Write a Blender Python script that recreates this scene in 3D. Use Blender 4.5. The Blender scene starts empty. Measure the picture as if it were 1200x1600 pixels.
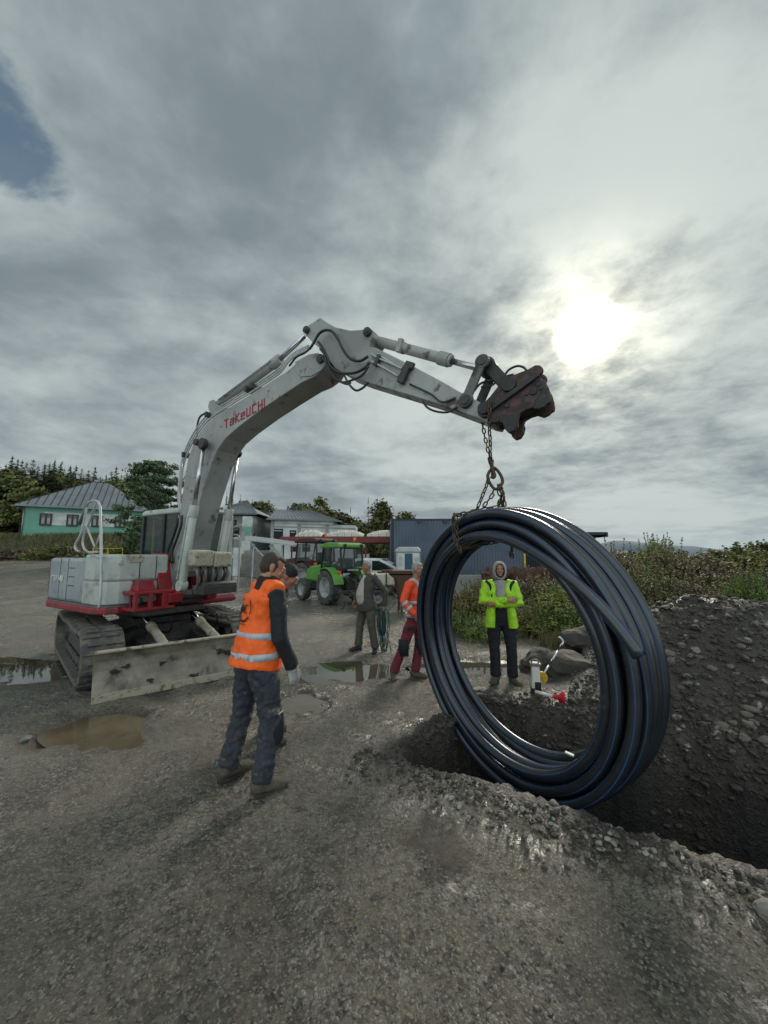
import bpy, math, random
from mathutils import Vector, Matrix, noise
R=math.radians; PI=math.pi
random.seed(7)
sc=bpy.context.scene; COL=sc.collection
# ---------------------------------------------------------------- camera
FPX=600.0; HY=868.0; HC=1.8
pitch=math.atan((HY-800)/FPX)
cd=bpy.data.cameras.new('camera'); cam=bpy.data.objects.new('camera',cd); COL.objects.link(cam)
cd.sensor_fit='HORIZONTAL'; cd.sensor_width=36; cd.lens=18.0; cd.clip_end=6000; cd.clip_start=.05
cam.location=(0,0,HC); cam.rotation_euler=(PI/2+pitch,0,0); sc.camera=cam
CF=Vector((0,math.cos(pitch),math.sin(pitch))); CU=Vector((0,-math.sin(pitch),math.cos(pitch))); C0=Vector((0,0,HC))
def ray(x,y): return Vector((1,0,0))*((x-600)/FPX)-CU*((y-800)/FPX)+CF
def G(x,y,z=0.0):
    d=ray(x,y); return C0+d*((z-HC)/d.z)
def PY(x,y,Y):
    d=ray(x,y); return C0+d*(Y/d.y)
def hitp(x,y,p,n):
    d=ray(x,y); return C0+d*((p-C0).dot(n)/d.dot(n))
# ---------------------------------------------------------------- materials
def newmat(name):
    m=bpy.data.materials.new(name); m.use_nodes=True; nt=m.node_tree
    return m,nt,nt.nodes['Principled BSDF']
def nd(nt,t,**k):
    n=nt.nodes.new(t)
    for a,b in k.items():
        if a in n.inputs: n.inputs[a].default_value=b
        else: setattr(n,a,b)
    return n
def mathn(nt,op,a,b=None,c=None,clamp=False):
    n=nt.nodes.new('ShaderNodeMath'); n.operation=op; n.use_clamp=clamp
    for i,v in enumerate((a,b,c)):
        if v is None: continue
        if isinstance(v,(int,float)): n.inputs[i].default_value=v
        else: nt.links.new(v,n.inputs[i])
    return n.outputs[0]
def noisen(nt,vec,scale,detail=4,rough=.55,dist=0):
    n=nt.nodes.new('ShaderNodeTexNoise'); n.inputs['Scale'].default_value=scale; n.inputs['Detail'].default_value=detail
    n.inputs['Roughness'].default_value=rough; n.inputs['Distortion'].default_value=dist
    nt.links.new(vec,n.inputs['Vector']); return n.outputs['Fac']
def mixc(nt,f,a,b):
    n=nt.nodes.new('ShaderNodeMix'); n.data_type='RGBA'
    if isinstance(f,(int,float)): n.inputs[0].default_value=f
    else: nt.links.new(f,n.inputs[0])
    for i,v in ((6,a),(7,b)):
        if isinstance(v,tuple): n.inputs[i].default_value=(*v[:3],1)
        else: nt.links.new(v,n.inputs[i])
    return n.outputs[2]
def rng(nt,v,a,b,c=0,d=1):
    n=nt.nodes.new('ShaderNodeMapRange'); n.interpolation_type='SMOOTHSTEP'
    nt.links.new(v,n.inputs[0])
    for i,x in enumerate((a,b,c,d)): n.inputs[i+1].default_value=x
    return n.outputs[0]
MATS={}
def mat(name,col,rough=.6,metal=0,col2=None,scale=4,dirt=None,dthr=(.5,.62),dscale=6,drough=.85,bump=0,bscale=40,spec=.5,stretch=None,rvar=.15):
    if name in MATS: return MATS[name]
    m,nt,b=newmat(name); L=nt.links
    tc=nt.nodes.new('ShaderNodeTexCoord'); v=tc.outputs['Object']
    if stretch:
        mp=nt.nodes.new('ShaderNodeMapping'); mp.inputs['Scale'].default_value=stretch; L.new(v,mp.inputs[0]); v=mp.outputs[0]
    if col2 is None: col2=tuple(c*.72 for c in col)
    f=rng(nt,noisen(nt,v,scale,6,.6),.3,.7)
    c=mixc(nt,f,col,col2)
    rr=mathn(nt,'ADD',mathn(nt,'MULTIPLY',noisen(nt,v,scale*2.3,5),rvar*2),rough-rvar,clamp=True)
    if dirt:
        dm=rng(nt,noisen(nt,v,dscale,8,.65,.3),dthr[0],dthr[1])
        c=mixc(nt,dm,c,dirt)
        n=nt.nodes.new('ShaderNodeMix'); L.new(dm,n.inputs[0]); L.new(rr,n.inputs[2]); n.inputs[3].default_value=drough; rr=n.outputs[0]
    L.new(c,b.inputs['Base Color']); L.new(rr,b.inputs['Roughness'])
    b.inputs['Metallic'].default_value=metal; b.inputs['Specular IOR Level'].default_value=spec
    if bump:
        bn=nt.nodes.new('ShaderNodeBump'); bn.inputs['Strength'].default_value=bump; bn.inputs['Distance'].default_value=.02
        L.new(noisen(nt,v,bscale,6,.6),bn.inputs['Height']); L.new(bn.outputs[0],b.inputs['Normal'])
    MATS[name]=m; return m
MUD=(.16,.135,.105)
mat('paint_gray',(.32,.345,.36),.34,col2=(.24,.26,.275),scale=1.5,dirt=(.17,.16,.145),dthr=(.5,.75),dscale=3.5,bump=.04)
mat('paint_light',(.45,.48,.44),.36,col2=(.34,.365,.34),scale=2,dirt=(.2,.19,.17),dthr=(.52,.72),dscale=5,bump=.04)
mat('paint_boom',(.32,.33,.32),.40,col2=(.20,.205,.195),scale=1.2,dirt=(.10,.085,.07),dthr=(.55,.68),dscale=5,bump=.05)
mat('paint_stripe',(.12,.14,.15),.4)
mat('paint_red',(.30,.012,.024),.4,col2=(.19,.012,.018),scale=4,dirt=(.08,.045,.035),dthr=(.5,.7),dscale=6,bump=.05)
mat('coupler_red',(.075,.024,.020),.5,col2=(.05,.022,.018),scale=6,dirt=(.035,.03,.028),dthr=(.42,.62),dscale=9,bump=.2)
mat('cream_guard',(.36,.33,.25),.6,col2=(.34,.31,.25),scale=5,dirt=(.14,.09,.05),dthr=(.5,.66),dscale=12,bump=.1)
mat('blade_paint',(.34,.31,.25),.55,col2=(.19,.165,.125),scale=3,dirt=(.085,.075,.062),dthr=(.5,.68),dscale=4,bump=.25,bscale=25)
mat('dark_steel',(.035,.035,.037),.5,.3,col2=(.06,.055,.05),scale=8,dirt=(.09,.08,.065),dthr=(.52,.7),dscale=7,bump=.2)
mat('black_metal',(.02,.021,.023),.5,.2)
mat('pin_steel',(.018,.018,.02),.5,.3,col2=(.035,.032,.03),scale=9,bump=.2)
mat('link_gray',(.13,.13,.125),.5,col2=(.09,.088,.085),scale=3,dirt=(.05,.045,.04),dthr=(.5,.65),dscale=8,bump=.1)
mat('chrome',(.55,.56,.57),.18,1,rvar=.06)
mat('track_rubber',(.055,.052,.05),.75,col2=(.10,.092,.08),scale=5,dirt=(.15,.135,.11),dthr=(.46,.66),dscale=6,bump=.35,bscale=30)
mat('hose',(.015,.015,.016),.45)
mat('hose_gray',(.16,.16,.155),.5,.2)
mat('rail_paint',(.45,.46,.46),.4,dirt=(.12,.1,.08),dthr=(.6,.75))
mat('pipe_black',(.014,.0175,.023),.29,col2=(.023,.028,.036),scale=3,dirt=(.06,.053,.042),dthr=(.60,.74),dscale=5,drough=.75,rvar=.09,bump=.05,spec=.7)
mat('pipe_blue',(.03,.08,.19),.4,rvar=.08,dirt=(.07,.07,.075),dthr=(.6,.78),dscale=4)
mat('pipe_inside',(.01,.01,.012),.6)
mat('chain_steel',(.055,.045,.038),.6,.5,col2=(.10,.065,.04),scale=30,bump=.2,bscale=90)
mat('skin',(.36,.19,.125),.5,col2=(.28,.135,.09),scale=18,bump=.06,bscale=90)
mat('skin_ruddy',(.32,.155,.105),.5,col2=(.25,.115,.075),scale=18,bump=.06,bscale=90)
mat('hair_dark',(.03,.02,.014),.6,col2=(.05,.035,.025),scale=60,bump=.6,bscale=220)
mat('hair_gray',(.38,.38,.38),.7,col2=(.25,.25,.25),scale=60,bump=.6,bscale=220)
mat('vest_orange',(.92,.135,.01),.65,col2=(.78,.10,.006),scale=9,bump=.4,bscale=14)
mat('jacket_orange',(.88,.085,.02),.65,col2=(.70,.06,.015),scale=9,bump=.35,bscale=16)
mat('reflective',(.42,.45,.48),.4,col2=(.34,.36,.39),scale=20)
mat('cloth_black',(.007,.008,.011),.85,col2=(.013,.014,.018),scale=9,bump=.3,bscale=20)
mat('cloth_charcoal',(.018,.019,.022),.8,col2=(.028,.03,.033),scale=9,bump=.3,bscale=20)
mat('trouser_slate',(.026,.029,.040),.85,col2=(.045,.048,.06),scale=10,dirt=(.14,.135,.125),dthr=(.58,.75),dscale=14,bump=.4,bscale=22)
mat('trouser_navy',(.006,.007,.012),.85,col2=(.012,.013,.018),scale=9,bump=.35,bscale=22)
mat('trouser_olive',(.055,.052,.036),.85,col2=(.075,.07,.052),scale=9,bump=.35,bscale=22)
mat('trouser_red',(.15,.012,.025),.8,col2=(.10,.01,.018),scale=9,bump=.35,bscale=22)
mat('jacket_olive',(.04,.041,.034),.8,col2=(.056,.056,.047),scale=9,bump=.35,bscale=22)
mat('jacket_lime',(.40,.72,.02),.6,col2=(.28,.55,.015),scale=9,bump=.35,bscale=18)
mat('hood_gray',(.34,.33,.32),.9,col2=(.27,.26,.26),scale=9,bump=.3,bscale=30)
mat('shirt_beige',(.42,.37,.33),.85,col2=(.36,.32,.28),scale=7,bump=.2,bscale=22)
mat('boot_mud',(.10,.085,.06),.85,col2=(.06,.05,.04),scale=14,bump=.6,bscale=45)
mat('boot_sole',(.03,.027,.023),.8,dirt=(.12,.1,.075),dthr=(.45,.6))
mat('glove',(.45,.44,.42),.85,col2=(.2,.2,.2),scale=20,bump=.3,bscale=60)
mat('green_paint',(.10,.30,.04),.35,col2=(.075,.23,.03),scale=3,dirt=(.10,.11,.06),dthr=(.55,.75))
mat('tractor_silver',(.36,.39,.38),.4)
mat('tyre',(.035,.035,.035),.8,col2=(.075,.07,.065),scale=9,dirt=(.12,.11,.095),dthr=(.5,.7),bump=.2)
mat('rim_gray',(.32,.33,.34),.45,dirt=(.16,.15,.13),dthr=(.5,.65),dscale=9)
mat('dark_red',(.06,.008,.010),.4)
mat('orange_lens',(.7,.13,.01),.25)
mat('white_paint',(.62,.64,.65),.35,dirt=(.3,.3,.28),dthr=(.55,.8))
mat('white_plastic',(.60,.60,.55),.5,col2=(.5,.5,.45))
mat('cream_plastic',(.55,.53,.42),.5,col2=(.42,.4,.32))
mat('potty_gray',(.42,.44,.46),.5)
mat('potty_blue',(.02,.075,.14),.5)
mat('stone_dark',(.065,.055,.045),.85,col2=(.035,.03,.025),scale=3,bump=.8,bscale=10,dirt=(.13,.12,.1),dthr=(.6,.72))
mat('stone',(.17,.16,.14),.8,col2=(.10,.093,.082),scale=3,bump=.5,bscale=12,dirt=(.21,.2,.18),dthr=(.58,.7))
mat('pebble',(.17,.155,.13),.6,col2=(.065,.058,.05),scale=1.7,bump=.3,bscale=30)
mat('pebble_mid',(.13,.115,.095),.7,col2=(.055,.047,.038),scale=1.3,bump=.4,bscale=30,dirt=(.26,.245,.21),dthr=(.56,.62),dscale=5)
mat('pebble_dark',(.06,.052,.044),.75,col2=(.034,.029,.024),scale=2.1,bump=.4,bscale=30,dirt=(.24,.225,.20),dthr=(.60,.64),dscale=7)
mat('roof_metal',(.21,.23,.24),.5,.2,col2=(.16,.175,.185),scale=.7,stretch=(1,1,1))
mat('wall_green',(.17,.36,.28),.85,col2=(.14,.31,.24),scale=1,bump=.1,bscale=6)
mat('wall_white',(.60,.62,.60),.85,col2=(.40,.42,.41),scale=.8,dirt=(.28,.28,.26),dthr=(.55,.75),dscale=1.5,bump=.1,bscale=6)
mat('wall_gray',(.30,.31,.30),.85,col2=(.22,.23,.22),scale=.8,bump=.1,bscale=6)
mat('wood_brown',(.05,.03,.02),.7)
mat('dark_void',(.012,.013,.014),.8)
mat('curtain',(.4,.4,.38),.9)
mat('shed_blue',(.095,.12,.165),.5,.2,col2=(.06,.08,.115),scale=.6,dirt=(.12,.10,.08),dthr=(.6,.78),dscale=1.2)
mat('shed_dark',(.02,.026,.035),.6,.2)
mat('rust',(.075,.032,.022),.8,col2=(.07,.03,.02),scale=5)
mat('awning_red',(.17,.022,.018),.55,col2=(.12,.02,.016),scale=2)
mat('awning_white',(.50,.46,.40),.6,col2=(.42,.37,.32),scale=2)
mat('galv',(.32,.34,.35),.4,.5)
mat('concrete',(.27,.26,.24),.85,col2=(.19,.185,.17),scale=2,bump=.3,bscale=12)
mat('cab_black',(.014,.015,.017),.45)
mat('yellow',(.6,.4,.02),.5)
mat('barrier_red',(.5,.03,.03),.5); mat('barrier_white',(.7,.68,.66),.5)
mat('hose_green',(.01,.07,.05),.5,col2=(.01,.05,.06))
mat('plastic_red',(.6,.015,.03),.4)
mat('bark',(.06,.05,.04),.9,col2=(.035,.03,.025),bump=.5,bscale=20)
mat('logo_black',(.01,.01,.012),.6)
mat('decal_red',(.35,.01,.03),.45)
mat('decal_white',(.7,.72,.72),.45)
def glassmat(name,col,alpha,rough=.04):
    m,nt,b=newmat(name); b.inputs['Base Color'].default_value=(*col,1); b.inputs['Roughness'].default_value=rough
    b.inputs['Alpha'].default_value=alpha; b.inputs['Specular IOR Level'].default_value=.8; MATS[name]=m
glassmat('glass',(.02,.045,.04),.38); glassmat('glass_dark',(.012,.016,.018),1,.06); glassmat('glass_pale',(.15,.2,.2),1,.08)
def leafmat(name,c1,c2,c3,sc_=.6):
    m,nt,b=newmat(name); L=nt.links
    tc=nt.nodes.new('ShaderNodeTexCoord'); oi=nt.nodes.new('ShaderNodeObjectInfo')
    f=rng(nt,noisen(nt,tc.outputs['Object'],sc_,4),.35,.65)
    c=mixc(nt,f,c1,c2)
    ge=nt.nodes.new('ShaderNodeNewGeometry')
    f2=mathn(nt,'MULTIPLY',mathn(nt,'POWER',ge.outputs['Random Per Island'],2.5),.9)
    c=mixc(nt,f2,c,c3)
    hs=nt.nodes.new('ShaderNodeHueSaturation'); L.new(c,hs.inputs['Color'])
    L.new(mathn(nt,'ADD',mathn(nt,'MULTIPLY',oi.outputs['Random'],.05),.475),hs.inputs['Hue'])
    L.new(mathn(nt,'ADD',mathn(nt,'MULTIPLY',oi.outputs['Random'],.85),.70),hs.inputs['Value'])
    L.new(hs.outputs[0],b.inputs['Base Color']); b.inputs['Roughness'].default_value=.65; b.inputs['Specular IOR Level'].default_value=.25
    MATS[name]=m
leafmat('leaf_pine',(.030,.052,.026),(.048,.072,.034),(.075,.095,.04))
leafmat('leaf_larch',(.075,.078,.022),(.04,.058,.022),(.12,.085,.025))
leafmat('leaf_broad',(.05,.07,.022),(.08,.09,.028),(.14,.12,.04))
leafmat('leaf_bush',(.095,.115,.035),(.15,.145,.045),(.24,.19,.06),1.2)
leafmat('leaf_dry',(.11,.08,.045),(.075,.062,.035),(.24,.20,.13),1.2)
leafmat('leaf_green',(.085,.14,.03),(.11,.15,.04),(.19,.21,.07),1.5)
leafmat('grass_mix',(.075,.075,.03),(.12,.10,.05),(.17,.145,.08),.4)
# ---------------------------------------------------------------- mesh builder
NOSPLIT={'crown','foliage','stem','trunk','grass','bank_grass','weld_seam','roof_seam','lettering','emblem','eyes','curtain','chain_strand','chain_bundle','body','trousers','jacket','wall','roof','ground','hills','puddle','white_band','front_wall','edge_trim','tyre','rim','track','scrap_sheet','reflective_band'}
PIECES={}
class MB:
    def __init__(s): s.v=[]; s.f=[]; s.m=[]; s.T=Matrix.Identity(4); s.cur=0; s.sm=[]
    def add(s,vs,fs,smooth=False):
        o=len(s.v); T=s.T
        s.v+= [tuple(T@Vector(p)) for p in vs]
        for f in fs: s.f.append([i+o for i in f]); s.m.append(s.cur); s.sm.append(smooth)
        return s
    def box(s,c,d,rz=0,ry=0,rx=0,taper=1):
        M=Matrix.Translation(c)@Matrix.Rotation(rz,4,'Z')@Matrix.Rotation(ry,4,'Y')@Matrix.Rotation(rx,4,'X')
        x,y,z=[k/2 for k in d]; t=taper
        P=[(-x,-y,-z),(x,-y,-z),(x,y,-z),(-x,y,-z),(-x*t,-y*t,z),(x*t,-y*t,z),(x*t,y*t,z),(-x*t,y*t,z)]
        return s.add([M@Vector(p) for p in P],[(0,3,2,1),(4,5,6,7),(0,1,5,4),(1,2,6,5),(2,3,7,6),(3,0,4,7)])
    def bar(s,a,b,w,h=None):
        a=Vector(a); b=Vector(b); h=h or w; d=(b-a); L=d.length; d.normalize()
        up=Vector((0,0,1)) if abs(d.z)<.95 else Vector((0,1,0))
        x=d.cross(up).normalized(); y=x.cross(d)
        P=[]
        for e in (a,b):
            for sx,sy in ((-1,-1),(1,-1),(1,1),(-1,1)): P.append(e+x*sx*w/2+y*sy*h/2)
        return s.add(P,[(0,1,2,3),(7,6,5,4),(0,4,5,1),(1,5,6,2),(2,6,7,3),(3,7,4,0)])
    def tube(s,pts,r,seg=8,closed=False,caps=True,up=None,el=None,stripes=None):
        pts=[Vector(p) for p in pts]; n=len(pts)
        rs=r if isinstance(r,(list,tuple)) else [r]*n
        prev=None; V=[]
        for i,p in enumerate(pts):
            if closed: t=pts[(i+1)%n]-pts[i-1]
            else: t=pts[min(i+1,n-1)]-pts[max(i-1,0)]
            t.normalize()
            if up is not None: x=Vector(up).cross(t)
            elif prev is None: x=(Vector((0,0,1)) if abs(t.z)<.9 else Vector((0,1,0))).cross(t)
            else: x=prev-t*prev.dot(t)
            x.normalize(); prev=x; y=t.cross(x)
            ri=rs[i]; ex,ey=(ri if isinstance(ri,(list,tuple)) else (ri,ri))
            for k in range(seg):
                a=2*PI*k/seg; V.append(p+x*math.cos(a)*ex+y*math.sin(a)*ey)
        F=[]; 
        o=len(s.v)
        s.v+=[tuple(s.T@q) for q in V]
        for i in range(n if closed else n-1):
            j=(i+1)%n
            for k in range(seg):
                k2=(k+1)%seg
                s.f.append([o+i*seg+k,o+i*seg+k2,o+j*seg+k2,o+j*seg+k]); s.sm.append(True)
                s.m.append(stripes[1] if (stripes and k in stripes[0]) else s.cur)
        if caps and not closed:
            s.f.append([o+k for k in range(seg)][::-1]); s.m.append(s.cur); s.sm.append(False)
            s.f.append([o+(n-1)*seg+k for k in range(seg)]); s.m.append(s.cur); s.sm.append(False)
        return s
    def cyl(s,a,b,r,seg=16,r2=None): return s.tube([a,b],[r,r2 if r2 is not None else r],seg)
    def prism(s,poly,axis,a,b):
        # poly: list of 2d ; axis 'y': (x,z) extruded along y a..b ; 'x': (y,z); 'z': (x,y)
        n=len(poly)
        def mk(p,t):
            return (p[0],t,p[1]) if axis=='y' else ((t,p[0],p[1]) if axis=='x' else (p[0],p[1],t))
        P=[mk(p,a) for p in poly]+[mk(p,b) for p in poly]
        F=[list(range(n)),list(range(2*n-1,n-1,-1))]+[[i,i+n,(i+1)%n+n,(i+1)%n] for i in range(n)]
        return s.add(P,F)
    def ell(s,c,r,seg=16,rings=10,rot=None):
        c=Vector(c); r=(r,r,r) if isinstance(r,(int,float)) else r; V=[];F=[]
        M=rot or Matrix.Identity(3)
        for i in range(rings+1):
            th=PI*i/rings
            for k in range(seg):
                a=2*PI*k/seg; V.append(c+M@Vector((r[0]*math.sin(th)*math.cos(a),r[1]*math.sin(th)*math.sin(a),r[2]*math.cos(th))))
        for i in range(rings):
            for k in range(seg): F.append((i*seg+k,(i+1)*seg+k,(i+1)*seg+(k+1)%seg,i*seg+(k+1)%seg))
        return s.add(V,F,True)
    def torus(s,c,Rr,r,axis=(0,1,0),seg=24,ss=8,el=1,up=(0,0,1)):
        ax=Vector(axis).normalized(); u=ax.cross(Vector(up)); 
        if u.length<.01: u=ax.cross(Vector((1,0,0)))
        u.normalize(); w=u.cross(ax)
        return s.tube([Vector(c)+u*math.cos(2*PI*k/seg)*Rr+w*math.sin(2*PI*k/seg)*Rr*el for k in range(seg)],r,ss,closed=True,up=ax)
    def lathe(s,prof,c,axis='z',seg=24):
        V=[];F=[];c=Vector(c)
        for r,h in prof:
            for k in range(seg):
                a=2*PI*k/seg; x,y=r*math.cos(a),r*math.sin(a)
                V.append(c+Vector((x,y,h) if axis=='z' else ((x,h,y) if axis=='y' else (h,x,y))))
        for i in range(len(prof)-1):
            for k in range(seg): F.append((i*seg+k,i*seg+(k+1)%seg,(i+1)*seg+(k+1)%seg,(i+1)*seg+k))
        return s.add(V,F,True)
    def clusters(s):
        n=len(s.v); par=list(range(n))
        def fd(a):
            while par[a]!=a: par[a]=par[par[a]]; a=par[a]
            return a
        for f in s.f:
            a=fd(f[0])
            for k in f[1:]:
                b=fd(k)
                if a!=b: par[b]=a
        bb={}
        for i,p in enumerate(s.v):
            r=fd(i); q=bb.get(r)
            if q is None: bb[r]=[list(p),list(p)]
            else:
                for c in range(3):
                    if p[c]<q[0][c]: q[0][c]=p[c]
                    if p[c]>q[1][c]: q[1][c]=p[c]
        keys=list(bb)
        if len(keys)<2 or len(keys)>150: return None
        e=.004; g={k:k for k in keys}
        def fg(a):
            while g[a]!=a: a=g[a]
            return a
        for i,a in enumerate(keys):
            A=bb[a]
            for b in keys[i+1:]:
                B=bb[b]
                if all(A[0][c]-e<=B[1][c] and B[0][c]-e<=A[1][c] for c in range(3)):
                    x,y=fg(a),fg(b)
                    if x!=y: g[y]=x
        roots=sorted({fg(k) for k in keys})
        if len(roots)<2 or len(roots)>24: return None
        out=[]
        for r in roots:
            o=MB(); mp_={}
            for f,m_,sm in zip(s.f,s.m,s.sm):
                if fg(fd(f[0]))!=r: continue
                ff=[]
                for k in f:
                    if k not in mp_: mp_[k]=len(o.v); o.v.append(s.v[k])
                    ff.append(mp_[k])
                o.f.append(ff); o.m.append(m_); o.sm.append(sm)
            out.append(o)
        out.sort(key=lambda o:-len(o.v)); return out
    def build(s,name,mats,parent=None,**k):
        if name in NOSPLIT or 'stuff' in name: return s.build1(name,mats,parent,**k)
        cl=s.clusters()
        if not cl: return s.build1(name,mats,parent,**k)
        L_=[c.build1(name,mats,parent,**k) for c in cl]; PIECES[L_[0].name]=L_[1:]; return L_[0]
    def build1(s,name,mats,parent=None,bevel=0,smooth=None,remesh=0,subsurf=0,disp=None,msm=0):
        me=bpy.data.meshes.new(name); me.from_pydata(s.v,[],s.f)
        if isinstance(mats,str): mats=[mats]
        for m in mats: me.materials.append(MATS[m])
        me.polygons.foreach_set('material_index',s.m)
        me.polygons.foreach_set('use_smooth',[bool(q) if smooth is None else smooth for q in s.sm])
        me.update()
        o=bpy.data.objects.new(name,me); COL.objects.link(o)
        if parent: o.parent=parent
        if bevel:
            b=o.modifiers.new('b','BEVEL'); b.width=bevel; b.segments=2; b.limit_method='ANGLE'; b.angle_limit=R(40)
        if remesh:
            b=o.modifiers.new('r','REMESH'); b.mode='VOXEL'; b.voxel_size=remesh; b.use_smooth_shade=True
            if msm:
                q=o.modifiers.new('s','SMOOTH'); q.iterations=msm; q.factor=.5
        if disp:
            t=bpy.data.textures.new('folds','CLOUDS'); t.noise_scale=disp[1]; t.noise_depth=2
            q=o.modifiers.new('d','DISPLACE'); q.texture=t; q.strength=disp[0]; q.mid_level=.5
        return o
def fixn(o):
    import bmesh
    for q in PIECES.get(o.name,[]): fixn(q)
    bm=bmesh.new(); bm.from_mesh(o.data); bmesh.ops.recalc_face_normals(bm,faces=bm.faces); bm.to_mesh(o.data); bm.free(); return o
def tag(o,label=None,cat=None,group=None,kind=None):
    if label: o['label']=label
    if cat: o['category']=cat
    if group: o['group']=group
    if kind: o['kind']=kind
    return o
def thing(name,label,cat,loc=(0,0,0),rz=0,group=None):
    o=bpy.data.objects.new(name,None); COL.objects.link(o); o.location=loc; o.rotation_euler=(0,0,rz); o.empty_display_size=.2
    return tag(o,label,cat,group)
def copy_tree(o,parent=None):
    c=o.copy(); COL.objects.link(c); c.parent=parent
    for ch in list(o.children): copy_tree(ch,c)
    return c
def rot2(x,y,a): return (x*math.cos(a)-y*math.sin(a),x*math.sin(a)+y*math.cos(a))
def sstep(a,b,x):
    t=max(0,min(1,(x-a)/(b-a))); return t*t*(3-2*t)
def catmull(P,n=6):
    P=[Vector(p) for p in P]; Q=[P[0]*2-P[1]]+P+[P[-1]*2-P[-2]]; out=[]
    for i in range(1,len(Q)-2):
        a,b,c,d=Q[i-1],Q[i],Q[i+1],Q[i+2]
        for k in range(n):
            t=k/n; out.append(.5*((2*b)+(c-a)*t+(2*a-5*b+4*c-d)*t*t+(3*b-a-3*c+d)*t**3))
    out.append(P[-1]); return out
def fbm(x,y,z=0,o=4):
    s=0;a=1;f=1
    for i in range(o): s+=a*noise.noise(Vector((x*f,y*f,z+i*7.3))); a*=.5; f*=2.1
    return s
def text_mesh(txt,size,name,m,parent,M,extr=.002,shear=0,bold=0,sx=1):
    cu=bpy.data.curves.new(name,'FONT'); cu.body=txt; cu.size=size; cu.extrude=extr; cu.shear=shear; cu.offset=bold; cu.resolution_u=3
    tmp=bpy.data.objects.new('tmp',cu); COL.objects.link(tmp)
    me=bpy.data.meshes.new_from_object(tmp); bpy.data.objects.remove(tmp)
    me.transform(M@Matrix.Scale(sx,4,(1,0,0))); me.materials.clear(); me.materials.append(MATS[m])
    o=bpy.data.objects.new(name,me); COL.objects.link(o); o.parent=parent; return o
# ---------------------------------------------------------------- sky + light
SD=ray(918,520).normalized(); SEL=math.asin(SD.z); SAZ=math.atan2(SD.x,SD.y)
w=bpy.data.worlds.new('World'); sc.world=w; w.use_nodes=True; nt=w.node_tree; L=nt.links
bg=nt.nodes['Background']
sky=nt.nodes.new('ShaderNodeTexSky'); sky.sky_type='NISHITA'; sky.sun_disc=False; sky.sun_elevation=SEL; sky.sun_rotation=SAZ
tc=nt.nodes.new('ShaderNodeTexCoord'); D=tc.outputs['Generated']
sx=nt.nodes.new('ShaderNodeSeparateXYZ'); L.new(D,sx.inputs[0])
def dotn(v,d):
    n=nt.nodes.new('ShaderNodeVectorMath'); n.operation='DOT_PRODUCT'; L.new(v,n.inputs[0]); n.inputs[1].default_value=tuple(d); return n.outputs['Value']
zc=mathn(nt,'ADD',mathn(nt,'MAXIMUM',sx.outputs[2],0.0),.16)
cb=nt.nodes.new('ShaderNodeCombineXYZ'); L.new(mathn(nt,'DIVIDE',sx.outputs[0],zc),cb.inputs[0]); L.new(mathn(nt,'DIVIDE',sx.outputs[1],zc),cb.inputs[1])
cb.inputs[2].default_value=2.3
P=cb.outputs[0]
mp=nt.nodes.new('ShaderNodeMapping'); mp.inputs['Rotation'].default_value=(0,0,R(35)); mp.inputs['Scale'].default_value=(1,1.35,1); mp.inputs['Location'].default_value=(.9,.35,0); L.new(P,mp.inputs[0])
big=noisen(nt,mp.outputs[0],.62,6,.52,.55)
med=noisen(nt,P,2.6,7,.58,.25)
fin=noisen(nt,P,7.5,8,.62,.2)
sdot=dotn(D,SD)
glow1=mathn(nt,'POWER',mathn(nt,'MAXIMUM',sdot,0),1500)
glow2=mathn(nt,'POWER',mathn(nt,'MAXIMUM',sdot,0),110)
glow3=mathn(nt,'POWER',mathn(nt,'MAXIMUM',sdot,0),9)
thin=mathn(nt,'ADD',mathn(nt,'MULTIPLY',big,1.25),mathn(nt,'MULTIPLY',med,.42))
thin=mathn(nt,'ADD',thin,mathn(nt,'MULTIPLY',mathn(nt,'SUBTRACT',fin,.5),mathn(nt,'ADD',mathn(nt,'MULTIPLY',glow3,.32),.16)))
thin=mathn(nt,'ADD',thin,.06)
t=rng(nt,thin,.66,1.14)        # 0 thick dark .. 1 thin bright
base=mixc(nt,t,(.152,.187,.205),(.395,.448,.445))
# warm bright forward scattering
gl=mathn(nt,'ADD',mathn(nt,'MULTIPLY',glow3,mathn(nt,'ADD',mathn(nt,'MULTIPLY',t,.09),-.005)),mathn(nt,'MULTIPLY',glow2,mathn(nt,'ADD',mathn(nt,'MULTIPLY',mathn(nt,'MULTIPLY',t,fin),1.25),.03)))
disc=rng(nt,mathn(nt,'ADD',sdot,mathn(nt,'MULTIPLY',mathn(nt,'SUBTRACT',fin,.5),.0022)),.9972,.9994)
gl=mathn(nt,'ADD',gl,mathn(nt,'MULTIPLY',disc,1.1)); gl=mathn(nt,'ADD',gl,mathn(nt,'MULTIPLY',glow1,5.0))
vm=nt.nodes.new('ShaderNodeVectorMath'); vm.operation='SCALE'; vm.inputs[0].default_value=(1,.92,.66); L.new(gl,vm.inputs['Scale'])
va=nt.nodes.new('ShaderNodeVectorMath'); L.new(base,va.inputs[0]); L.new(vm.outputs[0],va.inputs[1])
# horizon band: pale, slightly cool
hz=mathn(nt,'POWER',mathn(nt,'SUBTRACT',1,mathn(nt,'MULTIPLY',mathn(nt,'MAXIMUM',sx.outputs[2],0),1.0),clamp=True),9)
c2=mixc(nt,mathn(nt,'MULTIPLY',hz,.55),va.outputs[0],(.32,.375,.385))
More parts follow.
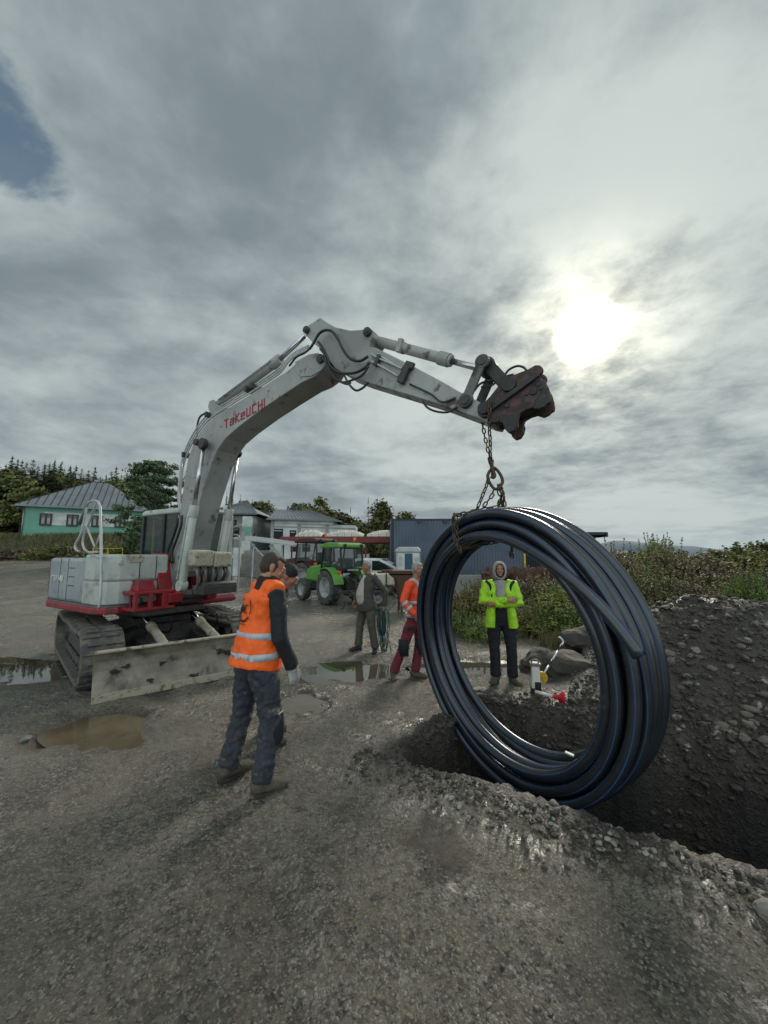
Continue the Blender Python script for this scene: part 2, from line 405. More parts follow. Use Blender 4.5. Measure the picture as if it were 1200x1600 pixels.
# small blue openings
nsky=nt.nodes.new('ShaderNodeVectorMath'); nsky.operation='SCALE'; L.new(mixc(nt,.5,sky.outputs[0],(1.3,2.8,4.4)),nsky.inputs[0]); nsky.inputs['Scale'].default_value=.045
h1=dotn(D,ray(10,215).normalized()); h2=dotn(D,ray(694,85).normalized())
m1=rng(nt,mathn(nt,'ADD',h1,mathn(nt,'MULTIPLY',mathn(nt,'SUBTRACT',med,.5),.03)),.9962,.9999)
m2=rng(nt,mathn(nt,'ADD',h2,mathn(nt,'MULTIPLY',mathn(nt,'SUBTRACT',fin,.5),.014)),.9982,.99995)
mm=mathn(nt,'MAXIMUM',mathn(nt,'MULTIPLY',m1,.8),mathn(nt,'MULTIPLY',m2,.18))
c3=mixc(nt,mm,c2,nsky.outputs[0])
# unseen sky behind the camera raised: added fill for surfaces facing the view
back=rng(nt,mathn(nt,'MULTIPLY',sx.outputs[1],-1),-.1,.8,1.0,3.2)
sc2=nt.nodes.new('ShaderNodeVectorMath'); sc2.operation='SCALE'; L.new(c3,sc2.inputs[0]); L.new(back,sc2.inputs['Scale'])
# physical sky + cloud deck together, background strength stays low
up=nt.nodes.new('ShaderNodeVectorMath'); up.operation='SCALE'; L.new(sc2.outputs[0],up.inputs[0]); up.inputs['Scale'].default_value=10.0
L.new(up.outputs[0],bg.inputs['Color']); bg.inputs['Strength'].default_value=.1
sd=bpy.data.lights.new('sun','SUN'); sun=bpy.data.objects.new('sun',sd); COL.objects.link(sun)
sd.energy=1.9; sd.angle=R(17); sd.color=(1,.93,.8)
sun.rotation_euler=(-SD).to_track_quat('-Z','Y').to_euler()
sc.view_settings.view_transform='Standard'; sc.view_settings.look='None'; sc.view_settings.exposure=0.42; sc.view_settings.gamma=1
# ---------------------------------------------------------------- ground
TD=Vector((.848,-.530)); TN=Vector((.530,.848))     # trench direction / normal
TRL=[0,0,0]
def trench(x,y):
    s=x*TD.x+y*TD.y; n=x*TN.x+y*TN.y
    wob=.10*fbm(s*1.6,3.1)+.05*fbm(s*6,9.2,0,3)
    wob2=.10*fbm(s*1.4,13.1)+.04*fbm(s*6,19.2,0,3)
    near=3.20+wob; far=5.10+wob2
    e=-1.75+.12*fbm(n*2,4.4)
    d=min(n-near,far-n,s-e)      # inside if >0
    TRL[:]=[near,far,e]
    return d,s,n
PUD=[(-6.7,6.15,2.0,1.02,.12,1),(-2.95,4.25,.58,.34,-.3,2),(-.45,6.35,.72,.62,.1,3),(.37,2.66,.14,.17,.2,4),(1.5,6.5,.95,.38,0,5),(-1.0,5.0,.25,.3,.4,6)]
def pudd(x,y):
    m=9
    for (cx,cy,a,b,r,k) in PUD:
        if abs(x-cx)<a*1.9 and abs(y-cy)<a*1.9+b:
            u,v=rot2(x-cx,y-cy,-r); q=math.hypot(u/a,v/b)+(.75 if k in (2,4,6) else .42)*fbm(x*(1.7 if a>.5 else 5),y*(1.7 if a>.5 else 5),k*5.1,3); m=min(m,q)
    return m
def heap(x,y):
    # spoil heap beyond the trench
    s=x*TD.x+y*TD.y; n=x*TN.x+y*TN.y
    a=sstep(-1.2,.7,s-.35*(n-7.0)*(n<7)); 
    cross=max(0,min(1,(n-5.05)/2.0))**.9 if n<7.05 else math.exp(-((n-7.05)/1.3)**2)
    front=1
    h=a*(1.18*cross)+.16*fbm(x*.8,y*.8,5)*a*cross
    low=sstep(-.7,.6,s)*sstep(5.15,5.7,n)*(1-sstep(6.8,7.6,n))*.28
    return max(h,low)
RUT=[(-9,-2,9.4),(-9,-2,11.2),(-7,-5,11.6),(7.5,15,14.2),(-12,22,17.2),(-12,22,18.6)]
def gz(x,y,fine=True):
    r=math.hypot(x,y)
    z=.022*fbm(x*.55,y*.55,1,3) if r<60 else 0
    if fine and r<16:
        k=1-sstep(8,16,r)
        z+=k*(.014*fbm(x*3.2,y*3.2,2,3)+.007*max(-.3,fbm(x*9,y*9,3,3))+.005*fbm(x*22,y*22,3,2))
    q=pudd(x,y) if abs(x-.37)>.5 or abs(y-2.66)>.5 else 9
    if q<1.5: 
        k=1-sstep(.85,1.35,q); z=z*(1-k)+k*(-.075)*(1-sstep(.3,1.15,q)*.55)
    if r<16 and y<13:
        for (cx,cy,rad) in RUT:
            dr=math.hypot(x-cx,y-cy)-rad
            if abs(dr)<.5:
                k=.6+.4*fbm(x*.9,y*.9,17,2); z+=k*(-.036*math.exp(-(dr/.13)**2)+.018*math.exp(-((abs(dr)-.24)/.07)**2)); 
                if abs(dr)<.15: z+=.007*math.sin(math.atan2(y-cy,x-cx)*rad*42)*k
    d,s,n=trench(x,y) if (r<14) else (-9,0,0)
    if d>-1.0:
        # churned berm along the near lip
        if n<4.2: z+=.014*math.exp(-((d+.12)/.16)**2)*(1+1.2*fbm(x*5,y*5,8,3))+ .045*sstep(-.8,-.1,d)*abs(fbm(x*9,y*9,11,3))
    if d>0:
        near,far,e=TRL; df=far-n; 
        if df<.45 and df<n-near:
            z+=heap(x,y)*(1-sstep(0,.3,df)); z-=.34*sstep(0,.34,df)*1.0; dd=sstep(.27,.38,df)
            z+=.05*fbm(x*5,y*5,6,3)
        else: dd=sstep(0,.09,d)
        if df<.45: dd=max(dd*0+sstep(.27,.38,df)*sstep(0,.09,min(n-near,s-e)), 0)
        z=z*(1-dd)-2.4*dd+.14*fbm(x*3,y*3,6,4)*dd
    else: z+=heap(x,y)*(1 if y<14 else 0)
    # terrain further out
    if y>9 or x<-12:
        lf_=sstep(-.22,-.42,x/max(y,1)); bank=lf_*(1.35*sstep(13,40,y)+2.55*sstep(37.5,42.5,y+x*.03))
        hill=sstep(55,140,y)*sstep(20,-40,x)*13
        z+=bank+hill
        if x>6: z-= .0*x
        z+=sstep(9,14,y)*sstep(0,5,x-.25*y)*.12
    if r>900:
        z+=0
    return z
def lines(dense_a,dense_b,step,mid_a,mid_b,mstep,lim,g=1.13):
    L_=[]; x=dense_a
    while x<=dense_b: L_.append(x); x+=step
    x=L_[-1]+mstep
    while x<mid_b: L_.append(x); x+=mstep
    st=mstep
    while x<lim: L_.append(x); st*=g; x+=st
    L_.append(lim)
    x=dense_a-mstep; A=[]
    while x>mid_a: A.append(x); x-=mstep
    st=mstep
    while x>-lim: A.append(x); st*=g; x-=st
    A.append(-lim)
    return sorted(A)+L_
gx=lines(-2.2,4.6,.032,-8,9,.09,1500); gy=[y for y in lines(.9,7.6,.032,-1,13,.10,2600) if y>-40]
V=[(x,y,gz(x,y)) for y in gy for x in gx]; nx=len(gx)
F=[(j*nx+i,j*nx+i+1,(j+1)*nx+i+1,(j+1)*nx+i) for j in range(len(gy)-1) for i in range(nx-1)]
me=bpy.data.meshes.new('ground'); me.from_pydata(V,[],F); me.polygons.foreach_set('use_smooth',[True]*len(F))
# zone attribute: 0 yard, 1 dug soil ; 2nd: vegetation
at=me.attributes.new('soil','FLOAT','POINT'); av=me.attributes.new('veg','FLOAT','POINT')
aw_=me.attributes.new('wet','FLOAT','POINT'); wt=[]
ah_=me.attributes.new('heap','FLOAT','POINT'); hp_=[]
so=[];ve=[]
for (x,y,z) in V:
    r=math.hypot(x,y); k=0
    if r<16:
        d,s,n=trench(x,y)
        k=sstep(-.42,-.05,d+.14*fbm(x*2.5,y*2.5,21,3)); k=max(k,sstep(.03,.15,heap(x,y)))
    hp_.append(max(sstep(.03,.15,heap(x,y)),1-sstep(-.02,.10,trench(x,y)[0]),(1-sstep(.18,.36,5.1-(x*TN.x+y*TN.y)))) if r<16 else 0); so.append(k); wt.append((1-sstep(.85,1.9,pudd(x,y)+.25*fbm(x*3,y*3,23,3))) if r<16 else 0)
    v=0
    if y>6.6: v=max(v,sstep(.0,.6,(n-8.6) if r<16 else 1)*sstep(.9,1.6,x-.02*y)*(1-sstep(.2,.8,(x-12)*.0)))
    if y>18 and x<-7: v=max(v,sstep(36.2,37.2,y+x*.03+fbm(x*.2,y*.2,3,2)*1.0))
    if y>48: v=1
    if y>13 and x>4: v=max(v,sstep(.30,.40,x/y))
    ve.append(v)
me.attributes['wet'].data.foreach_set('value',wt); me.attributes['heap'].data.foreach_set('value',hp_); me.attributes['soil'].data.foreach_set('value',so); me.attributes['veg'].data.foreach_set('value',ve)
m,nt,b=newmat('ground_mud'); L=nt.links
tc=nt.nodes.new('ShaderNodeTexCoord'); v=tc.outputs['Object']
def attr(n):
    a=nt.nodes.new('ShaderNodeAttribute'); a.attribute_name=n; return a.outputs['Fac']
mp=nt.nodes.new('ShaderNodeMapping'); mp.inputs['Rotation'].default_value=(0,0,R(-35)); mp.inputs['Scale'].default_value=(1,.35,1); L.new(v,mp.inputs[0])
n1=noisen(nt,v,.45,6,.6,.3); n2=noisen(nt,v,2.4,8,.65,.2); n3=noisen(nt,v,14,8,.7); n4=noisen(nt,v,70,5,.7); n5=noisen(nt,mp.outputs[0],3,6,.6)
mp2=nt.nodes.new('ShaderNodeMapping'); mp2.inputs['Rotation'].default_value=(0,0,R(-28)); mp2.inputs['Scale'].default_value=(1,.16,1); L.new(v,mp2.inputs[0]); lane=rng(nt,noisen(nt,mp2.outputs[0],1.5,5,.55,.4),.46,.60)
c=mixc(nt,rng(nt,n1,.35,.68),(.155,.130,.092),(.265,.232,.178))
c=mixc(nt,mathn(nt,'MULTIPLY',rng(nt,n2,.42,.66),.8),c,(.058,.049,.038))
c=mixc(nt,mathn(nt,'MULTIPLY',rng(nt,n5,.5,.7),.4),c,(.22,.195,.15))
c=mixc(nt,mathn(nt,'MULTIPLY',rng(nt,n3,.48,.62),.75),c,(.034,.028,.022))
c=mixc(nt,mathn(nt,'MULTIPLY',rng(nt,n4,.56,.68),.5),c,(.36,.34,.30))
vor=nt.nodes.new('ShaderNodeTexVoronoi'); vor.inputs['Scale'].default_value=42; L.new(v,vor.inputs['Vector'])
vor2=nt.nodes.new('ShaderNodeTexVoronoi'); vor2.inputs['Scale'].default_value=17; L.new(v,vor2.inputs['Vector'])
vs=nt.nodes.new('ShaderNodeSeparateColor'); L.new(vor.outputs['Color'],vs.inputs[0])
vor3=nt.nodes.new('ShaderNodeTexVoronoi'); vor3.inputs['Scale'].default_value=105; L.new(v,vor3.inputs['Vector']); vs3=nt.nodes.new('ShaderNodeSeparateColor'); L.new(vor3.outputs['Color'],vs3.inputs[0])
gm=mathn(nt,'MULTIPLY',rng(nt,n2,.38,.60,.12,1),mathn(nt,'SUBTRACT',1,mathn(nt,'MULTIPLY',lane,.8)))
c=mixc(nt,mathn(nt,'MULTIPLY',lane,.5),c,(.19,.164,.122))
c=mixc(nt,mathn(nt,'MULTIPLY',mathn(nt,'MULTIPLY',rng(nt,vs.outputs[0],.60,.72),.75),gm),c,(.040,.034,.027))
c=mixc(nt,mathn(nt,'MULTIPLY',mathn(nt,'MULTIPLY',rng(nt,vs.outputs[1],.84,.90),.6),gm),c,(.34,.315,.26))
c=mixc(nt,mathn(nt,'MULTIPLY',rng(nt,vs3.outputs[0],.62,.72),.38),c,(.05,.042,.033))
c=mixc(nt,mathn(nt,'MULTIPLY',rng(nt,vs3.outputs[1],.86,.92),.55),c,(.40,.375,.32))
soil=mixc(nt,rng(nt,n3,.35,.65),(.005,.004,.0035),(.014,.011,.009))  # trench soil near black: the shade of the pit is put into its colour
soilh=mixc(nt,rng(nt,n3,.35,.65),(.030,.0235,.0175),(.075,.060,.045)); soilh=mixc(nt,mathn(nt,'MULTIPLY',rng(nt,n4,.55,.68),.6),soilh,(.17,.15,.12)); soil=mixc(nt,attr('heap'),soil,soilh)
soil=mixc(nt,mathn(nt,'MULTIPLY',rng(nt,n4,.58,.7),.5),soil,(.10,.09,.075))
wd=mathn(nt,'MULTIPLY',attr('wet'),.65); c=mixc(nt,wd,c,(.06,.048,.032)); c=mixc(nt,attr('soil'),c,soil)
veg=mixc(nt,rng(nt,n2,.4,.6),(.035,.045,.016),(.075,.065,.03))
c=mixc(nt,attr('veg'),c,veg)
L.new(c,b.inputs['Base Color'])
wet=rng(nt,mathn(nt,'ADD',mathn(nt,'MULTIPLY',n1,.5),mathn(nt,'MULTIPLY',n2,.5)),.38,.62,.10,.40)
wet=mathn(nt,'ADD',wet,mathn(nt,'MULTIPLY',mathn(nt,'ADD',attr('soil'),attr('veg')),.35),clamp=True)
wet=mathn(nt,'SUBTRACT',wet,mathn(nt,'MULTIPLY',attr('wet'),.3)); wet=mathn(nt,'SUBTRACT',wet,mathn(nt,'MULTIPLY',lane,.10)); wet=mathn(nt,'MAXIMUM',wet,.10); L.new(wet,b.inputs['Roughness']); b.inputs['Specular IOR Level'].default_value=.75
h=mathn(nt,'ADD',mathn(nt,'MULTIPLY',n3,.9),mathn(nt,'MULTIPLY',n4,.42))
h=mathn(nt,'ADD',h,mathn(nt,'MULTIPLY',noisen(nt,v,150,3,.6),.22)); h=mathn(nt,'ADD',h,mathn(nt,'MULTIPLY',mathn(nt,'SUBTRACT',1,vor.outputs['Distance']),.35))
h=mathn(nt,'ADD',h,mathn(nt,'MULTIPLY',mathn(nt,'SUBTRACT',1,vor2.outputs['Distance']),.35))
bn=nt.nodes.new('ShaderNodeBump'); bn.inputs['Strength'].default_value=1.0; bn.inputs['Distance'].default_value=.05; L.new(h,bn.inputs['Height']); L.new(bn.outputs[0],b.inputs['Normal'])
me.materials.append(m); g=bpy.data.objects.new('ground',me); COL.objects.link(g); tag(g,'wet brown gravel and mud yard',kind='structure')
# puddles
m,nt,b=newmat('puddle_water'); L=nt.links; tc=nt.nodes.new('ShaderNodeTexCoord')
c=mixc(nt,noisen(nt,tc.outputs['Object'],1.2,5),(.07,.06,.042),(.055,.047,.033)); L.new(c,b.inputs['Base Color'])
b.inputs['Roughness'].default_value=.02; b.inputs['Specular IOR Level'].default_value=.6
bn=nt.nodes.new('ShaderNodeBump'); bn.inputs['Strength'].default_value=.02; bn.inputs['Distance'].default_value=.01; L.new(noisen(nt,tc.outputs['Object'],3,2),bn.inputs['Height']); L.new(bn.outputs[0],b.inputs['Normal'])
MATS['puddle_water']=m
mat('puddle_muddy',(.115,.092,.058),.10,col2=(.08,.064,.04),scale=2.5,rvar=.05,bump=.03,bscale=9)
for i,(cx,cy,a,bb,r,k) in enumerate(PUD):
    if k==4: continue
    o=MB(); n=36; P_=[(0,0,0)]
    for q in range(n):
        t_=2*PI*q/n; u,v_=rot2(a*1.22*math.cos(t_),bb*1.22*math.sin(t_),r); P_.append((u,v_,0))
    o.add(P_,[(0,1+q,1+(q+1)%n) for q in range(n)])
    ob=o.build('puddle','puddle_muddy' if k in (2,4,6) else 'puddle_water'); ob.location=(cx,cy,-.034); tag(ob,kind='structure')
# distant hills
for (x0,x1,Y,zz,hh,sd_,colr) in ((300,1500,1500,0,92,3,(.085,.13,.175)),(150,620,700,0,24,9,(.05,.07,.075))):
    o=MB(); n=60; P_=[];F_=[]
    for i in range(n+1):
        x=x0+(x1-x0)*i/n; t_=math.sin(PI*i/n)**.6
        hgt=hh*t_*(.75+.35*noise.noise(Vector((x*.006,sd_,0)))+.08*noise.noise(Vector((x*.05,sd_,0))))
        for k in range(5):
            q=k/4; P_.append((x,Y+q*350,(hgt+12*noise.noise(Vector((x*.01,k,sd_))))*math.sin(PI*min(1,q*1.2+.0)/1.25) -2 if k else -3))
    for i in range(n):
        for k in range(4): a_=i*5+k; F_.append((a_,a_+5,a_+6,a_+1))
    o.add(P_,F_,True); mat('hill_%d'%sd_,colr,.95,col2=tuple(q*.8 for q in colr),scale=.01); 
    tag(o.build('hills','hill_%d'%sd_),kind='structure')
# ---------------------------------------------------------------- stones
def rock_shape(rnd,sub=1):
    t=(1+5**.5)/2
    P_=[Vector(p).normalized() for p in ((-1,t,0),(1,t,0),(-1,-t,0),(1,-t,0),(0,-1,t),(0,1,t),(0,-1,-t),(0,1,-t),(t,0,-1),(t,0,1),(-t,0,-1),(-t,0,1))]
    F_=[(0,11,5),(0,5,1),(0,1,7),(0,7,10),(0,10,11),(1,5,9),(5,11,4),(11,10,2),(10,7,6),(7,1,8),(3,9,4),(3,4,2),(3,2,6),(3,6,8),(3,8,9),(4,9,5),(2,4,11),(6,2,10),(8,6,7),(9,8,1)]
    for _ in range(sub):
        cache={};F2=[]
        def mid(a,b_):
            k=(min(a,b_),max(a,b_))
            if k not in cache: P_.append(((P_[a]+P_[b_])/2).normalized()); cache[k]=len(P_)-1
            return cache[k]
        for a,b_,c_ in F_:
            x,y,z=mid(a,b_),mid(b_,c_),mid(c_,a); F2+=[(a,x,z),(b_,y,x),(c_,z,y),(x,y,z)]
        F_=F2
    sd_=rnd.random()*100
    out=[p*(1+.38*noise.noise(p*1.1+Vector((sd_,0,0)))+.15*noise.noise(p*3+Vector((0,sd_,0)))) for p in P_]
    return out,F_
rnd=random.Random(5); SH=[rock_shape(rnd,0) for _ in range(14)]; SH1=[rock_shape(rnd,1) for _ in range(8)]
def scatter(o,pts,shapes,rnd):
    for (x,y,z,s) in pts:
        P_,F_=rnd.choice(shapes); M=Matrix.Translation((x,y,z))@Matrix.Rotation(rnd.random()*6.3,4,'Z')@Matrix.Rotation(rnd.uniform(-.6,.6),4,'X')@Matrix.Diagonal((s*rnd.uniform(.8,1.4),s*rnd.uniform(.7,1.1),s*rnd.uniform(.45,.8),1))
        o.add([M@p for p in P_],F_)
pts=[]
while len(pts)<15000:       # heap stones
    s=rnd.uniform(-.7,9); n=rnd.uniform(4.82,8.6); x=TD.x*s+TN.x*n; y=TD.y*s+TN.y*n
    if y<1 or (heap(x,y)<.04 and n>5.1): continue
    sz=.010+.032*rnd.random()**3+ (.05*rnd.random() if rnd.random()<.05 else 0)
    pts.append((x,y,gz(x,y)+sz*.15,sz))
o=MB(); scatter(o,pts,SH,rnd); tag(o.build('heap_gravel','pebble_dark'),'loose dark stones covering the spoil heap behind the trench','gravel',kind='stuff')
pts=[]
while len(pts)<2600:       # lip of the trench, both sides
    s=rnd.uniform(-2.2,5); x_=rnd.gauss(0,.2); 
    n=3.12-abs(x_) if rnd.random()<.75 else 5.15+abs(x_)*.6
    x=TD.x*s+TN.x*n; y=TD.y*s+TN.y*n
    if y<1: continue
    sz=.006+.016*rnd.random()**3+(.03*rnd.random() if rnd.random()<.02 else 0)
    pts.append((x,y,gz(x,y)+sz*.2,sz))
for k in range(2600):
    s=rnd.uniform(-1.7,4); n=rnd.uniform(4.8,5.2) if k%3 else rnd.uniform(3.2,4.2); s=s if k%3 else rnd.uniform(-1.9,-1.3); x=TD.x*s+TN.x*n; y=TD.y*s+TN.y*n
    sz=.01+.03*rnd.random()**2; pts.append((x,y,gz(x,y),sz))
pp2=[]
while len(pp2)<330:
    s=rnd.uniform(.2,3.6); n=rnd.triangular(4.85,7.2,5.1); x=TD.x*s+TN.x*n; y=TD.y*s+TN.y*n
    sz=.018+.05*rnd.random()**2.5; pp2.append((x,y,gz(x,y)+sz*.25,sz))
o=MB(); scatter(o,pp2,SH1,rnd); tag(o.build('heap_cobbles','pebble_mid'),'larger pale cobbles on the lower slope of the spoil heap','cobbles',kind='stuff')
pp3=[]
while len(pp3)<420:
    s=rnd.uniform(-1.6,3.5); n=3.02-abs(rnd.gauss(0,.13)); x=TD.x*s+TN.x*n; y=TD.y*s+TN.y*n
    if y<1: continue
    sz=.008+.018*rnd.random()**2; pp3.append((x,y,gz(x,y)+sz*.3,sz))
o=MB(); scatter(o,pp3,SH1,rnd); tag(o.build('lip_stones','pebble_mid'),'paler small stones on the near trench lip','stones',kind='stuff')
o=MB(); scatter(o,pts,SH,rnd); tag(o.build('trench_gravel','pebble_dark'),'clods and stones along the trench edges','gravel',kind='stuff')
pts=[]
while len(pts)<12000:       # yard grit
    r_=1.6+11*rnd.random()**1.6; a=rnd.uniform(-.85,.85); x=r_*math.sin(a); y=r_*math.cos(a)
    if fbm(x*.8,y*.8,31,3)+rnd.random()*.9<.15: continue
    if pudd(x,y)<1.1 or trench(x,y)[0]>-.05 or heap(x,y)>.02: continue
    sz=.003+.010*rnd.random()**3
    pts.append((x,y,gz(x,y)+sz*.1,sz))
o=MB(); scatter(o,pts,SH,rnd); tag(o.build('yard_gravel','pebble'),'fine grit and pebbles strewn over the wet yard','gravel',kind='stuff')
# individual stones and boulders
def boulder(px,py,sz,label,name='boulder',m_='stone',sink=.3,z=None,sub=2,flat=.7):
    rr=random.Random(int(px*7+py)); P_,F_=rock_shape(rr,sub)
    p=G(px,py,z or 0); zz=gz(p.x,p.y)
    if z is None: p=G(px,py,zz)
    o=MB(); o.add([(q.x*sz*1.25,q.y*sz,q.z*sz*flat) for q in P_],F_,sub<2)
    ob=o.build(name,m_); ob.location=(p.x,p.y,p.z+sz*flat*(1-2*sink)*.8); ob.rotation_euler=(rr.uniform(-.2,.2),rr.uniform(-.2,.2),rr.uniform(0,6)); tag(ob,label,name.replace('_',' ')); return ob
boulder(845,1040,.27,'rough dark boulder standing right behind the white tool box',m_='stone_dark')
boulder(893,1055,.33,'broad brown boulder leaning against the heap, right of the tool box',m_='stone_dark',z=.12)
boulder(915,1008,.30,'upper boulder of the three, lying highest on the spoil heap',m_='stone_dark',z=.35)
boulder(822,1236,.040,'pale round stone on the trench lip, largest under the pipe coil','stone')
boulder(866,1258,.030,'flat pale stone on the trench lip just below the coil, right of the round one','stone')
boulder(967,1298,.022,'small light stone on the trench lip, lower right of the coil','stone')
boulder(1198,1425,.05,'yellowish stone at the right picture edge on the near trench lip','stone')
boulder(40,1157,.045,'lone gray stone left of the muddy puddle','stone')
boulder(965,955,.2,'pale concrete lump on the weedy edge just right of the coil','rubble_block','concrete',z=.75)
# ---------------------------------------------------------------- excavator
EX=thing('excavator','white and red crawler excavator with raised boom, muddy dozer blade and chain on its coupler','excavator',(-4.2,7.2,0),R(-32))
EM=Matrix.Translation((-4.2,7.2,0))@Matrix.Rotation(R(-32),4,'Z'); EI=EM.inverted()
def XL(px,py,yl):
    d=ray(px,py); n=EM.to_3x3()@Vector((0,1,0)); p0=EM@Vector((0,yl,0)); q=EI@hitp(px,py,p0,n); return (q.x,q.z)
def XP(px,py,yl): a=XL(px,py,yl); return Vector((a[0],yl,a[1]))
# undercarriage (turned a little against the upper structure)
UA=R(-13.5)
def U(): return Matrix.Rotation(UA,4,'Z')
o=MB(); o.T=U()
o.box((0,0,.52),(1.5,.9,.28),taper=.85); o.box((0,0,.70),(1.1,.9,.12)); o.lathe([(.0,.72),(.52,.72),(.52,.90),(.0,.90)],(0,0,0),seg=40); o.lathe([(.58,.77),(.60,.79),(.60,.85),(.58,.87),(.5,.87),(.5,.77),(.58,.77)],(0,0,0),seg=48)
for sy in (-1,1):
    for sx_ in (-1,1): o.bar((sx_*.55,sy*.3,.52),(sx_*.8,sy*.85,.40),.3,.26)
o.build('undercarriage','dark_steel',EX,bevel=.015)
def belt(y0,y1):
    # path of the loop in (x,z)
    P_=[]; r=.335; cx=1.33; zc=.40
    def arc(cx_,a0,a1,n,rr=r):
        return [(cx_+rr*math.cos(a0+(a1-a0)*i/n),zc+rr*math.sin(a0+(a1-a0)*i/n)) for i in range(n+1)]
    P_+=arc(cx,-PI/2,PI/2,14); 
    for i in range(1,20):
        t=i/20; P_.append((cx-2*cx*t,zc+r-.035*abs(math.sin(PI*t*2))))
    P_+=arc(-cx,PI/2,3*PI/2,14)
    for i in range(1,20): P_.append((-cx+2*cx*i/20,zc-r))
    return P_
for sy in (-1,1):
    yc=sy*1.0; P_=belt(0,0); n=len(P_)
    o=MB(); o.T=U()
    # belt shell
    V_=[]
    for i,(x,z) in enumerate(P_):
        a,b_=P_[i-1],P_[(i+1)%n]; tx,tz=b_[0]-a[0],b_[1]-a[1]; l=math.hypot(tx,tz); nx_,nz_=tz/l,-tx/l
        for (dd,yy) in ((0,-.25),(.035,-.24),(.035,.24),(0,.25),(-.03,.24),(-.03,-.24)): V_.append((x+nx_*dd,yc+yy,z+nz_*dd))
    o.add(V_,[[i*6+k,((i+1)%n)*6+k,((i+1)%n)*6+(k+1)%6,i*6+(k+1)%6] for i in range(n) for k in range(6)],False)
    # lugs
    acc=0; last=P_[0]; step=.105; pos=0; tot=[]
    segs=[(P_[i],P_[(i+1)%n]) for i in range(n)]; Ltot=sum(math.hypot(b_[0]-a[0],b_[1]-a[1]) for a,b_ in segs); cnt=int(Ltot/step)
    for k in range(cnt):
        t=k*Ltot/cnt; acc=0
        for a,b_ in segs:
            l=math.hypot(b_[0]-a[0],b_[1]-a[1])
            if acc+l>=t:
                u=(t-acc)/l; x=a[0]+(b_[0]-a[0])*u; z=a[1]+(b_[1]-a[1])*u; tx,tz=(b_[0]-a[0])/l,(b_[1]-a[1])/l; nx_,nz_=tz,-tx
                ang=math.atan2(tz,tx)
                for half in (-1,1):
                    if (k+ (half>0))%2==0:
                        o.box((x+nx_*.045,yc+half*.125,z+nz_*.045),(.055,.215,.030),ry=-ang,rz=0)
                    else:
                        o.box((x+nx_*.045,yc+half*.10,z+nz_*.045),(.055,.15,.030),ry=-ang)
                break
            acc+=l
    tr=o.build('track','track_rubber',EX,bevel=.006)
    o=MB(); o.T=U(); o.box((0,yc,.40),(2.2,.22,.26),taper=.8); o.box((.1,yc,.52),(1.6,.3,.06)); o.build('track_frame','dark_steel',tr,bevel=.02)
    o=MB(); o.T=U(); o.lathe([(0,-.06),(.10,-.07),(.14,-.05),(.22,-.05),(.24,-.03),(.285,-.03),(.285,.03),(.24,.03),(.2,.07),(.0,.08)],(1.33,yc,.40),'y',28); o.build('idler','dark_steel',tr)
    o=MB(); o.T=U(); o.lathe([(0,-.13),(.12,-.13),(.14,-.11),(.17,-.11),(.19,-.06),(.27,-.03),(.27,.03),(.19,.06),(.0,.1)],(-1.33,yc,.40),'y',28)
    for k in range(18):
        a=2*PI*k/18; o.box((-1.33+.285*math.cos(a),yc,.40+.285*math.sin(a)),(.05,.05,.05),ry=-a)
    for k in range(9):
        a=2*PI*k/9; o.cyl((-1.33+.12*math.cos(a),yc-.15,.4+.12*math.sin(a)),(-1.33+.12*math.cos(a),yc+.15,.4+.12*math.sin(a)),.013,6)
    o.build('sprocket','dark_steel',tr)
    for k in range(7):
        x=-.95+k*.32; o=MB(); o.T=U(); o.lathe([(0,-.14),(.05,-.14),(.09,-.12),(.09,-.07),(.07,-.05),(.07,.05),(.09,.07),(.09,.12),(.0,.14)],(x,yc,.16),'y',16); o.build('roller','dark_steel',tr)
# dozer blade
V3_=lambda v: Vector(v)
bl=(EI@G(142,1100,.02)); br_dir=(EI.to_3x3()@Vector((.77,.638,0))).normalized(); bfw=Vector((br_dir.y,-br_dir.x,0)).normalized()
if bfw.x<0: bfw=-bfw
BW=2.46; bc=bl+br_dir*(BW/2)
o=MB(); prof=[(.0,.0),(-.045,.10),(-.075,.22),(-.085,.34),(-.065,.46),(-.02,.545),(.035,.60)]
V_=[];nn=len(prof); ns=24
for i in range(ns+1):
    p=bl+br_dir*(BW*i/ns)
    for q,z in prof: V_.append(p+bfw*q+Vector((0,0,z)))
    for q,z in reversed(prof): V_.append(p+bfw*(q-.035)+Vector((0,0,z)))
m2=2*nn; F_=[[i*m2+k,(i+1)*m2+k,(i+1)*m2+(k+1)%m2,i*m2+(k+1)%m2] for i in range(ns) for k in range(m2)]
F_+=[list(range(m2)),[ns*m2+k for k in range(m2)][::-1]]
o.add(V_,F_)
blade=o.build('dozer_blade','blade_paint',EX); fixn(blade)
o=MB(); 
o.bar(bl+bfw*.012+Vector((0,0,.045)),bl+br_dir*BW+bfw*.012+Vector((0,0,.045)),.02,.10)
o.build('cutting_edge','cream_guard',blade,bevel=.004)
o=MB(); o.tube([bl+bfw*.03+Vector((0,0,.60)),bl+br_dir*BW+bfw*.03+Vector((0,0,.60))],.022,10); o.build('blade_rim','cream_guard',blade)
rr=random.Random(3)
o=MB()
